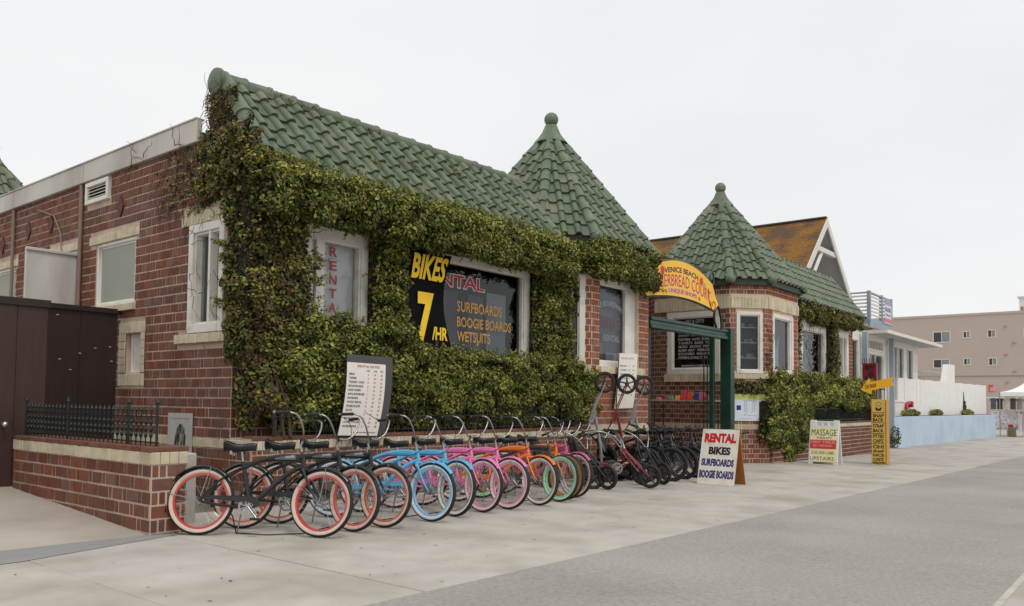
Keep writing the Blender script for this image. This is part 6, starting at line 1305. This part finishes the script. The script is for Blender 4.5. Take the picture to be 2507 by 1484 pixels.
to.part('rule', b, mat('totem_black', lin(44, 36, 26), .8)); b = MB()
for s, z0, z1 in (('SNAP', 1.33, 1.43), ('BACK', 1.21, 1.31), ('STRAP', 1.04, 1.14), ('BACK', .91, 1.01), ('FITTED', .75, .85), ('CAPZ', .62, .72), ('OH!', .45, .56), ('SNAP', .34, .42), ('NICE', .23, .31), ('CAPZ', .11, .20)): text_mb(b, s, ft, .03, wt_-.04, z0, z1, .0, .003, .035)
to.part('lettering', b, MATS['totem_black'])
b = MB()
for k in range(4): b.tube([ft.p(.02+i*.065, .03+k*.018+.008*math.sin(i*1.7+k), .003) for i in range(6)], .005, 4)
b.tube([ft.p(.18+.07*math.cos(a), 1.71+.055*math.sin(a), .003) for a in np.linspace(0, 6.28, 20)], .004, 4); b.prism([(.11, 1.62), (.18, 1.57), (.25, 1.62), (.27, 1.60), (.24, 1.52), (.12, 1.52), (.09, 1.60)], ft, 0, .003); to.part('emblem', b, MATS['totem_black'])
ar = Thing('arrow_sign', 'yellow orange arrow on a pole pointing left above the totem', 'sign', (24.25, 6.3, zt))
fr_ = Fr((24.25, 6.30, 2.0), (0, -1, .16), (0, .16, 1)); pts = [(-.46, -.14), (-.20, -.31), (-.17, -.20), (.44, -.16), (.40, -.04), (.46, .08), (-.16, .03), (-.19, .14)]
ar.part('arrow', MB().prism(pts, fr_, -.012, .012), mat('arrow_yellow', lin(248, 182, 36), .55, .06, 4)); b = MB(); text_mb(b, 'OH SNAP', fr_, -.33, -.02, -.14, -.02, .012, .002, .02); ar.part('lettering', b, MATS['totem_black'])
ar.part('pole', MB().tube([(24.28, 6.28, zt), (24.28, 6.28, 1.86)], .018, 8), M_steel)
# ------------------------------------------------------------------ gabled house behind
M_moss = mat('mossy_shingle', lin(136, 94, 40), .95, .3, 9, .5, 30, coord='World', col2=lin(94, 74, 52), c2scale=1.0, stretch=(1, 1, 1.6), c2lo=.42, c2hi=.62); M_shing = mat('dark_shingle', lin(92, 84, 80), .95, .2, 8, .4, 30, coord='World', stretch=(1, 1, 4)); M_gw = mat('gable_grey', lin(188, 190, 188), .8, .05, 2, coord='World'); M_bw = mat('barge_white', lin(220, 216, 208), .6, .06, 3, coord='World')
house = Thing('gabled_house', 'steep gabled house with mossy orange shingle roof behind the court building', 'house', (33, 12, -.5))
AX, AZ, YG = 32.97, 8.88, 10.4
FGb = Fr((0, YG, 0), (1, 0, 0))
n = 26
for sgn, m, nm in ((-1, M_moss, 'shingle_course'), (1, M_moss, 'shingle_course')):
    sl = .95 if sgn < 0 else .90
    for k in range(n):
        d0, d1 = k*.165, (k+1)*.165+.02; h = math.hypot(1, sl); x0, z0 = AX+sgn*d0/h*1, AZ-d0*sl/h; x1, z1 = AX+sgn*d1/h, AZ-d1*sl/h; lift = .007
        b = MB(); nx, nz = sgn*sl/h, 1/h
        pts = [(x0, z0), (x1+nx*lift, z1+nz*lift), (x1-nx*.01, z1-nz*.01)]
        b.add([(pts[0][0], YG, pts[0][1]), (pts[1][0], YG, pts[1][1]), (pts[2][0], YG, pts[2][1]), (pts[0][0], 26, pts[0][1]), (pts[1][0], 26, pts[1][1]), (pts[2][0], 26, pts[2][1])], [(0, 1, 4, 3), (1, 2, 5, 4), (0, 2, 1), (3, 4, 5)])
        house.part('shingle_course', b, m)
house.part('ridge_cap', MB().box((AX, 18.2, AZ+.03), (.22, 15.6, .06), None, .01), M_shing)
for sgn, sl in ((-1, .95), (1, .90)):
    h = math.hypot(1, sl); L = 4.6; dx, dz = sgn*L/h, -L*sl/h; pts = [(AX, AZ-.02), (AX+dx, AZ+dz-.02), (AX+dx-sgn*.02, AZ+dz-.36), (AX, AZ-.36)]
    house.part('barge_board', MB().prism(pts if sgn < 0 else pts[::-1], FGb, -.02, .04), M_bw)
    house.part('soffit', MB().quad((AX, YG, AZ-.06), (AX+dx, YG, AZ+dz-.06), (AX+dx, 12.2, AZ+dz-.06), (AX, 12.2, AZ-.06)), M_gw)
FGi = Fr((0, 12.0, 0), (1, 0, 0)); house.part('gable_wall', MB().prism([(AX, AZ-.1), (AX-3.4, AZ-3.3), (AX-3.4, -.6), (AX+3.6, -.6), (AX+3.6, AZ-3.3)], FGi, -.2, 0), M_gw)
house.part('tie_beam', MB().wbox(FGb, AX-1.25, AX+1.3, AZ-1.45, AZ-1.25, -.2, -.02, .01), M_bw); house.part('brace', MB().tube([FGb.p(AX-.3, AZ-1.4, -.12), FGb.p(AX-1.5, AZ-2.6, -.12)], .09, 4), M_bw); house.part('tie_beam', MB().wbox(FGb, AX+.5, AX+3.0, AZ-3.0, AZ-2.85, -.2, -.02, .01), M_bw)
w = win(house, FGi, AX-1.8, AX-.6, 5.6, 6.9, .08, -.03, .05, backm=M_dark, bdep=.02)
# ------------------------------------------------------------------ restaurant with hipped roof and roof terrace
rs = Thing('beach_restaurant', 'low glazed restaurant with dark hipped roof and white railed roof terrace', 'building', (36, 10, -.58))
ex0, ex1, ey, ez = 35.9, 46.6, 8.9, 4.47
b = MB(); b.quad((ex0, ey, ez), (ex1, ey, ez+.06), (44, 11.6, 5.25), (38.4, 11.4, 5.25)); r_ = rs.part('roof', b, M_shing)
rs.part('roof_hip', MB().quad((ex0, ey, ez), (38.4, 11.4, 5.25), (38.4, 22, 5.25), (ex0, 22, ez)), mat('brown_shingle', lin(136, 114, 94), .95, .15, 6, .3, 30, coord='World', stretch=(1, 1, 4)))
b = MB(); b.box((ex0+(ex1-ex0)/2, ey, ez-.02), (ex1-ex0, .08, .14)); b.box((ex0, (ey+22)/2, ez-.02), (.08, 22-ey, .14)); rs.part('fascia', b, M_bw); rs.part('soffit', MB().quad((ex0, ey, ez-.08), (ex0, 11, ez-.08), (ex1, 11, ez-.08), (ex1, ey, ez-.08)), M_gw)
FRw = Fr((0, 9.75, 0), (1, 0, 0)); Hr = [(33.85, 34.9, 1.5, 4.1), (35.3, 38.7, 1.5, 3.65), (35.3, 38.7, 3.7, 4.25), (39.9, 42.4, 1.5, 4.2), (42.8, 44.2, 1.5, 4.2)]
b = MB(); wall_panel(b, FRw, 32.2, 45.2, -.7, 4.5, Hr, .2); b.quad((45.2, 9.75, -.7), (45.2, 20, -.7), (45.2, 20, 4.5), (45.2, 9.75, 4.5)); rs.part('wall', b, M_white)
for i, h in enumerate(Hr): win(rs, FRw, *h, .08, -.08, .02, mull=(((36.4, .06), (37.5, .06)) if i == 1 else [(35.3+k*.425, .05) for k in range(1, 8)] if i == 2 else [((h[0]+h[1])/2, .06)] if i in (3,) else ()), backm=M_dark if i in (2,) else mat('rest_inside', lin(120, 122, 124), .8, .25, .9, coord='World'), bdep=.8, gm=M_glass)
M_bluep = mat('blue_grey_paint', lin(152, 163, 174), .55, .06, 3, coord='World')
for x in (35.1, 39.3): rs.part('post', MB().box((x, 9.55, 1.9), (.20, .20, 5.0), None, .01), M_bluep)
tz0, tz1 = 4.95, 6.12
rs.part('terrace_edge', MB().box((36.0, 11.0, tz0+.02), (.10, 2.75, .32)).box((37.75, 9.63, tz0-.1), (3.5, .10, .40)), M_bluep)
for x, y in ((36.0, 9.63), (37.9, 9.63), (39.5, 9.63), (36.0, 11.2)): rs.part('railing_post', MB().box((x, y, (tz0+tz1)/2+.05), (.14, .14, tz1-tz0+.1)), M_bluep)
for k in range(6):
    z = tz0+.28+k*.155; rs.part('rail', MB().box((37.75, 9.63, z), (3.5, .05, .07)), M_bw); rs.part('rail', MB().box((36.0, 11.0, z), (.05, 2.75, .07)), M_bw)
rs.part('top_rail', MB().box((37.75, 9.63, tz1+.03), (3.5, .10, .06)).box((36.0, 11.0, tz1+.03), (.10, 2.75, .06)), M_bluep)
rs.part('terrace_screen', MB().box((37.7, 13.4, tz0+.55), (3.5, .06, 1.2)), M_white)
FTm = Fr((0, 9.56, 0), (1, 0, 0)); mn = Thing('menu_banner', 'printed menu banner on the terrace railing', 'banner', (38.8, 9.56, 5.1))
mn.part('cloth', MB().wbox(FTm, 38.15, 39.3, 5.0, 6.1, 0, .015), mat('banner_white', lin(216, 216, 226), .8)); mn.part('heading', MB().wbox(FTm, 38.15, 39.3, 5.85, 6.1, .015, .018), mat('banner_violet', lin(168, 158, 182), .8)); mn.part('footer', MB().wbox(FTm, 38.15, 39.3, 5.05, 5.25, .015, .018), mat('banner_rose', lin(208, 132, 140), .8)); b = MB(); text_mb(b, 'BAR & GRILL', FTm, 38.25, 39.2, 5.55, 5.74, .015, .003, .02); text_mb(b, 'OPEN ALL DAY', FTm, 38.3, 39.15, 5.36, 5.45, .015, .003, .01); mn.part('lettering', b, M_ink)
# iron gate and red notice case beyond the hedge
ig = Thing('iron_gate', 'tall black iron bar gate beside the red notice case', 'gate', (31.9, 9.0, -.45)); pk = MB().tube([(0, 0, 0), (0, 0, 2.55)], .014, 5).mesh('bar', M_black)
for k in range(14): ig.inst('bar', pk, M=Matrix.Translation((32.02, 8.05+k*.12, -.45)))
ig.part('rail', MB().box((32.02, 8.85, 1.95), (.04, 1.65, .04)).box((32.02, 8.85, .1), (.04, 1.65, .04)), M_black)
rc = Thing('notice_case', 'red framed notice case standing behind the arrow sign', 'notice case', (31.9, 8.5, .72)); FN = Fr((31.88, 0, 0), (0, -1, 0)); M_rc = mat('case_red', lin(128, 28, 38), .45, .12, 4, coord='World')
b = MB(); b.wbox(FN, -8.78, -8.70, .74, 2.93, -.16, .02, .008); b.wbox(FN, -8.36, -8.28, .74, 2.93, -.16, .02, .008); b.wbox(FN, -8.70, -8.36, 2.83, 2.93, -.16, .015, .008); b.wbox(FN, -8.70, -8.36, .74, .90, -.16, .015, .008); rc.part('frame', b, M_rc); rc.part('back', MB().wbox(FN, -8.70, -8.36, .9, 2.83, -.12, -.06), mat('case_dark', lin(70, 26, 34), .6, .3, 6, coord='World', col2=lin(168, 44, 60), c2scale=4)); b = MB()
for k in range(8): b.tube([FN.p(-8.82+k*.085, 2.9, -.1), FN.p(-8.82+k*.085, 3.12, -.1)], .012, 5)
rc.part('spike', b, M_black)
# ------------------------------------------------------------------ white plank fence, blue planter
pA, pB = np.array([39.2, 9.43]), np.array([59.0, 8.25]); du = (pB-pA)/np.linalg.norm(pB-pA); Lp = float(np.linalg.norm(pB-pA)); FBp = Fr((pA[0], pA[1], 0), (du[0], du[1], 0))
M_blue = mat('blue_render', lin(184, 200, 216), .75, .05, 2, .15, 12, coord='World', col2=lin(172, 190, 208), c2scale=.8)
bp = Thing('blue_planter', 'long pale blue rendered planter in front of the white fence', 'planter', (45, 9, -.58)); bp.part('wall', MB().wbox(FBp, 0, Lp, -.75, .84, -1.0, 0, .02), M_blue); bp.part('soil', MB().wbox(FBp, .15, Lp-.15, .80, .86, -.9, -.12), mat('soil', lin(84, 66, 50), .95, .3, 8, coord='World')); bp.part('end_block', MB().wbox(FBp, -.28, .0, -.75, .10, -.55, .02, .01), mat('blue_render_dark', lin(140, 162, 186), .75, .06, 3, coord='World'))
wfc = Thing('white_plank_fence', 'white vertical plank fence behind the blue planter', 'fence', (45, 10, -.58)); FWf = Fr((pA[0]-1.6, pA[1]+.62, 0), (du[0], du[1], 0)); Lw = Lp+1.6; npk = 92; pwid = Lw/npk
ppm = MB().box((0, 0, 0), (pwid-.012, 1, .03), None, .004).mesh('plank', M_fwhite)
for k in range(npk):
    topz = 2.68+.04*math.sin(k*.7)*.3; wfc.inst('plank', ppm, M=FWf.mat4((k+.5)*pwid, (topz-.7)/2, random.uniform(-.006, .006), (1, topz+.7, 1)))
wfc.part('rail', MB().wbox(FWf, 0, Lw, 2.35, 2.45, -.07, -.02).wbox(FWf, 0, Lw, .95, 1.05, -.07, -.02), M_white)
wfc.part('parapet', MB().prism([(13.2, 2.3), (15.3, 2.3), (15.3, 3.75), (14.0, 3.75)], FWf, -.6, -.3), M_fwhite)
b = MB()
for k in range(22): b.tube([FWf.p(4.0+k*.42, 2.3, -.5), FWf.p(4.0+k*.42, 3.15, -.5)], .02, 5)
b.tube([FWf.p(3.9, 3.17, -.5), FWf.p(13.2, 3.2, -.5)], .03, 6); wfc.part('porch_rail', b, mat('porch_grey', lin(176, 174, 170), .7))
solo('curved_handle', MB().tube(bez([FWf.p(1.55, 2.35, .04), FWf.p(1.95, 2.1, .05), FWf.p(2.0, 1.6, .05), FWf.p(1.65, 1.25, .04)], 14), .03, 6), M_black, 'black curved handle fixed on the white fence', 'handle', smooth=50)
sp = Thing('red_standpipe', 'red fire standpipe with elbow standing in the blue planter', 'standpipe', FBp.p(3.2, .85, -.45)); sp.part('pipe', MB().tube([FBp.p(3.2, .85, -.45), FBp.p(3.2, 1.25, -.45), FBp.p(3.3, 1.42, -.45), FBp.p(3.55, 1.46, -.45), FBp.p(4.1, 1.45, -.45)], .09, 10), mat('hydrant_red', lin(170, 36, 40), .45, .15, 6), smooth=50); sp.part('valve', MB().box(FBp.p(3.9, 1.42, -.45), (.25, .25, .3), None, .03), MATS['hydrant_red'])
for k, (u, wd, lb) in enumerate(((3.6, 1.3, 'low green plant with red flowers by the standpipe'), (8.0, .9, 'low green plant in the middle of the blue planter'), (14.4, 1.0, 'low green plant beside the dark ornament'))):
    q = Ivy(); q.blob(FBp.p(u, .98, -.4), (wd, .35, .2), 700, .10, .0, .12); q.finish('flower_plant', lb, 'plant', FBp.p(u, .86, -.4), 'plants in the blue planter')
q = MB(); q.lathe([(.16, 0), (.2, .1), (.12, .3), (.16, .5), (.10, .62), (.13, .72), (.05, .85), (.02, 1.3), (.001, 1.35)], 12, None, FBp.p(14.2, .86, -.5)); solo('garden_ornament', q, M_black, 'small dark pointed garden ornament in the blue planter', 'ornament', smooth=40)
q = Ivy(); q.blob((38.7, 9.3, -.05), (.25, .25, .5), 350, .09, .1, -.1); q.finish('dark_shrub', 'small dark shrub between the totem and the blue planter', 'shrub', (38.7, 9.3, -.56))
# ------------------------------------------------------------------ apartment block far behind
M_pink = mat('pinkish_stucco', lin(190, 173, 162), .9, .03, .6, .05, 3, coord='World'); ap = Thing('apartment_block', 'three storey pinkish stucco apartment block with small windows in the distance', 'building', (100, 10, -.58)); FP = Fr((100, 0, 0), (0, -1, 0))
b = MB(); wins = [(18.22, 20.0, 8.42, 9.66), (18.3, 20.0, 5.55, 6.58), (16.27, 17.01, 8.81, 9.60), (16.24, 17.0, 5.84, 6.63), (13.84, 14.66, 8.79, 9.65), (13.77, 14.6, 5.76, 6.61), (10.2, 11.32, 8.6, 9.61), (10.2, 11.32, 5.6, 6.6)]
wall_panel(b, FP, -60, -2, -1, 11.5, [(-y1, -y0, z0, z1) for y0, y1, z0, z1 in wins], .2); b.quad((100, 2, 11.5), (130, 2, 11.5), (130, 60, 11.5), (100, 60, 11.5)); ap.part('wall', b, M_pink); ap.part('parapet', MB().wbox(FP, -60, -2, 11.3, 11.55, -.3, .06), M_pink); ap.part('string_course', MB().wbox(FP, -60, -2, 4.62, 4.70, 0, .06), mat('stucco_darker', lin(160, 142, 130), .9, coord='World'))  # string course in a darker stucco tone than the wall
for i, (y0, y1, z0, z1) in enumerate(wins):
    w = win(ap, FP, -y1, -y0, z0, z1, .06, -.08, .02, mull=((-(y0+y1)/2, .06),), backm=mat('apt_dark', lin(70, 72, 76), .8, .2, 1, coord='World'), bdep=.15, gm=M_glass)
    ap.part('blind', MB().wbox(FP, -(y0+y1)/2+.03, -y0-.07, z0+.07, z1-.07, -.16, -.12), mat('apt_blind', lin(206, 210, 208), .8, coord='World'), w)
for y, z in ((12.95, 10.0), (12.17, 8.2), (12.93, 6.94), (12.16, 5.15), (12.87, 4.0)): ap.part('wall_vent', MB().wbox(FP, -y-.13, -y+.13, z-.11, z+.11, 0, .14, .03), mat('vent_stucco', lin(178, 160, 146), .8))
ap.part('mural_square', MB().wbox(FP, -14.6, -14.2, 2.9, 3.7, .0, .03), mat('mural_orange', lin(190, 106, 66), .8)); ap.part('mural_square', MB().wbox(FP, -14.45, -13.9, 3.0, 3.4, .03, .05), mat('mural_pink', lin(240, 150, 168), .8))
pt = Thing('roof_hut', 'white stair hut on the roof of the apartment block', 'roof hut', (104, 8, 11.5)); pt.part('walls', MB().box((105, 7.0, 12.3), (6, 9.8, 1.8)), mat('hut_white', lin(228, 226, 222), .8, coord='World')); pt.part('coping', MB().box((105, 7.0, 13.22), (6.3, 10.1, .16)), M_white); pt.part('hatch', MB().wbox(Fr((102, 0, 0), (0, -1, 0)), -11.75, -11.5, 11.75, 12.2, 0, .04), mat('hatch_brown', lin(150, 120, 104), .8))
# ------------------------------------------------------------------ market stall at the far right
zc = -.575
M_canvas = mat('white_canvas', lin(236, 236, 234), .8, .03, 2, coord='World')
cn_ = Thing('market_canopy', 'white pop up canopy over the market stall at the right edge', 'canopy', (61.5, 6.6, zc)); b = MB(); cA = [(60.0, 8.15, 2.28), (60.0, 5.15, 2.28), (63.0, 5.15, 2.28), (63.0, 8.15, 2.28)]; pk_ = (61.5, 6.65, 3.15)
for i in range(4):
    A, B_ = np.array(cA[i]), np.array(cA[(i+1) % 4]); m_ = 6
    for k in range(m_):
        t0, t1 = k/m_, (k+1)/m_; pk0 = np.array(pk_); sag = lambda t: -.18*math.sin(math.pi*t)
        q = [A*(1-t0)+pk0*t0, B_*(1-t0)+pk0*t0, B_*(1-t1)+pk0*t1, A*(1-t1)+pk0*t1]; q = [p+np.array([0, 0, sag(t)]) for p, t in zip(q, (t0, t0, t1, t1))]; b.quad(*q)
    b.quad(A, B_, B_-np.array([0, 0, .26]), A-np.array([0, 0, .26]))
cn_.part('canvas', b, M_canvas)
for p in cA: cn_.part('leg', MB().tube([(p[0], p[1], zc), (p[0], p[1], 2.3)], .03, 6), M_steel)
b = MB(); b.box((62.9, 9.2, 1.95), (1.2, 3.2, .06)); ck = Thing('stall_awning', 'flat white awning of the stall behind the blue planter end', 'awning', (62.9, 9.2, zc)); ck.part('sheet', b, M_canvas)
for x, y in ((62.4, 7.7), (62.4, 10.7), (63.4, 7.7), (63.4, 10.7)): ck.part('leg', MB().tube([(x, y, zc), (x, y, 1.95)], .025, 6), M_steel)
def garment(x, y, z, w, h, m, label):
    fr = Fr((x, y, z), (0, -1, 0)); solo('hanging_garment', MB().prism([(-w/2, -h), (w/2, -h), (w/2*.95, -.12), (w*.7, -.22), (w*.62, -.05), (w*.2, 0), (-w*.2, 0), (-w*.62, -.05), (-w*.7, -.22), (-w/2*.95, -.12)], fr, -.03, .03), m, label, 'garment', 'garments hanging on the market stall')
for k, (y, c, nm) in enumerate(((8.55, lin(86, 92, 108), 'slate'), (8.2, lin(60, 62, 78), 'navy'), (7.85, lin(208, 204, 186), 'cream'), (7.5, lin(96, 76, 70), 'brown'), (7.15, lin(150, 152, 158), 'grey'), (6.8, lin(214, 196, 196), 'pale rose'))): garment(60.3+.1*k, y, 1.9, .30, .72, mat('cloth_%d' % k, c, .9, .15, 6), nm+' garment hanging on the market stall')
tb2 = Thing('stall_table', 'stall table draped with a white patterned cloth', 'table', (61.2, 7.9, zc)); tb2.part('tabletop', MB().box((61.2, 7.9, .30), (.9, 2.0, .04)), M_white); fr = Fr((60.74, 7.9, 0), (0, -1, 0)); tb2.part('cloth', MB().prism([(-1.0, -.20), (1.0, -.12), (1.0, .33), (-1.0, .33)], fr, -.01, .01).quad((60.73, 6.9, .325), (60.73, 8.9, .325), (61.9, 8.9, 1.05), (61.9, 6.9, 1.05)), mat('pattern_cloth', lin(214, 208, 208), .85, .2, 10, coord='World', col2=lin(150, 146, 156), c2scale=7, c2lo=.55, c2hi=.62))
lg = MB().tube([(0, 0, 0), (0, 0, .87)], .025, 6).mesh('leg', M_white)
for x, y in ((60.8, 7.0), (60.8, 8.8), (61.6, 7.0), (61.6, 8.8)): tb2.inst('leg', lg, M=Matrix.Translation((x, y, zc)))
solo('storage_bin', MB().box((60.4, 7.55, zc+.30), (.45, .42, .60), None, .05), mat('olive_bin', lin(112, 104, 82), .7, .2, 5), 'olive storage bin in front of the stall table', 'bin'); solo('red_box', MB().box((60.4, 7.62, zc+.70), (.22, .26, .18), None, .02), mat('box_red', lin(180, 36, 44), .6), 'small red box on top of the olive bin', 'box')
rk = Thing('poster_rack', 'slanted rack of pale prints at the right edge of the picture', 'display rack', (60.3, 7.0, zc)); fr = Fr((60.4, 7.05, zc), (0, -1, 0), (.25, 0, 1)); b = MB()
for k in range(5): rk.part('print', MB().wbox(fr, -.12+k*.17, .03+k*.17, .35, 1.5, 0, .02), mat('print_%d' % (k % 3), (lin(214, 206, 212), lin(184, 160, 158), lin(206, 200, 206))[k % 3], .8, .2, 5))
rk.part('frame', MB().tube([fr.p(-.16, 0, -.02), fr.p(-.16, 1.6, -.02)], .025, 6).tube([fr.p(.78, 0, -.02), fr.p(.78, 1.6, -.02)], .025, 6).tube([fr.p(-.16, .3, -.02), fr.p(.78, .3, -.02)], .025, 6), M_white)
# far-left turret of the same shop row
lt = Thing('rear_turret', 'green tiled turret roof peeping over the flat roof at the left edge', 'turret', (7.5, 23.4, 4.9)); tower_roof(lt, (7.5, 23.4), oct1((7.5, 23.4), .9, 1.95), 5.02, 7.53, [0, 1, 2], 7.2, [0, 1, 2, 3]); lt.part('base', MB().box((7.5, 23.4, 4.4), (3.4, 3.4, 1.2)), M_mortar)
# hairline cracks in the asphalt and concrete
b = MB()
def crack(x, y, ang, L, w, dz):
    k = int(L/.12); P = []
    for i in range(k): P.append((x, y, w*(.4+.6*math.sin(math.pi*i/k))*RNG.uniform(.6, 1.2))); ang += RNG.normal()*.22; x += .12*math.cos(ang); y += .12*math.sin(ang)
    v = []
    for i, (px, py, pw) in enumerate(P): z = gz(px)+dz; v += [(px-pw*math.sin(ang), py+pw*math.cos(ang), z), (px+pw*math.sin(ang), py-pw*math.cos(ang), z)]
    b.add(v, [(2*i, 2*i+1, 2*i+3, 2*i+2) for i in range(len(P)-1)])
for a in ((12, 2.6, -.1, 6, .003), (17, 3.0, .1, 7, .004)): crack(*a, .0125)
for a in ((8.2, 4.5, 1.3, 1.4, .0012), (12.5, 5.4, -.3, 2, .0015)): crack(*a, .0165)
struct('pavement_cracks', b, mat('crack_dark', lin(96, 90, 84), .95, .2, 9, coord='World'), kind='stuff', label='thin cracks in the asphalt and sidewalk')
# leaves and grit on the pavement
b = MB()
for k in range(90):
    x, y = RNG.uniform(2.2, 13), RNG.uniform(4.2, 7.2); a = RNG.uniform(0, 3.14); l = RNG.uniform(.006, .026); z = gz(x)+.0165
    c_, s_ = math.cos(a), math.sin(a); w_ = l*RNG.uniform(.25, .6); b.add([(x+l*c_, y+l*s_, z), (x-w_*s_, y+w_*c_, z+.003), (x-l*c_, y-l*s_, z+.001), (x+w_*s_, y-w_*c_, z+.002)], [(0, 1, 2, 3)])
struct('pavement_litter', b, mat('dry_litter', lin(92, 80, 68), .9, .4, 3, coord='World'), kind='stuff', label='dry leaf bits and grit scattered over the sidewalk')
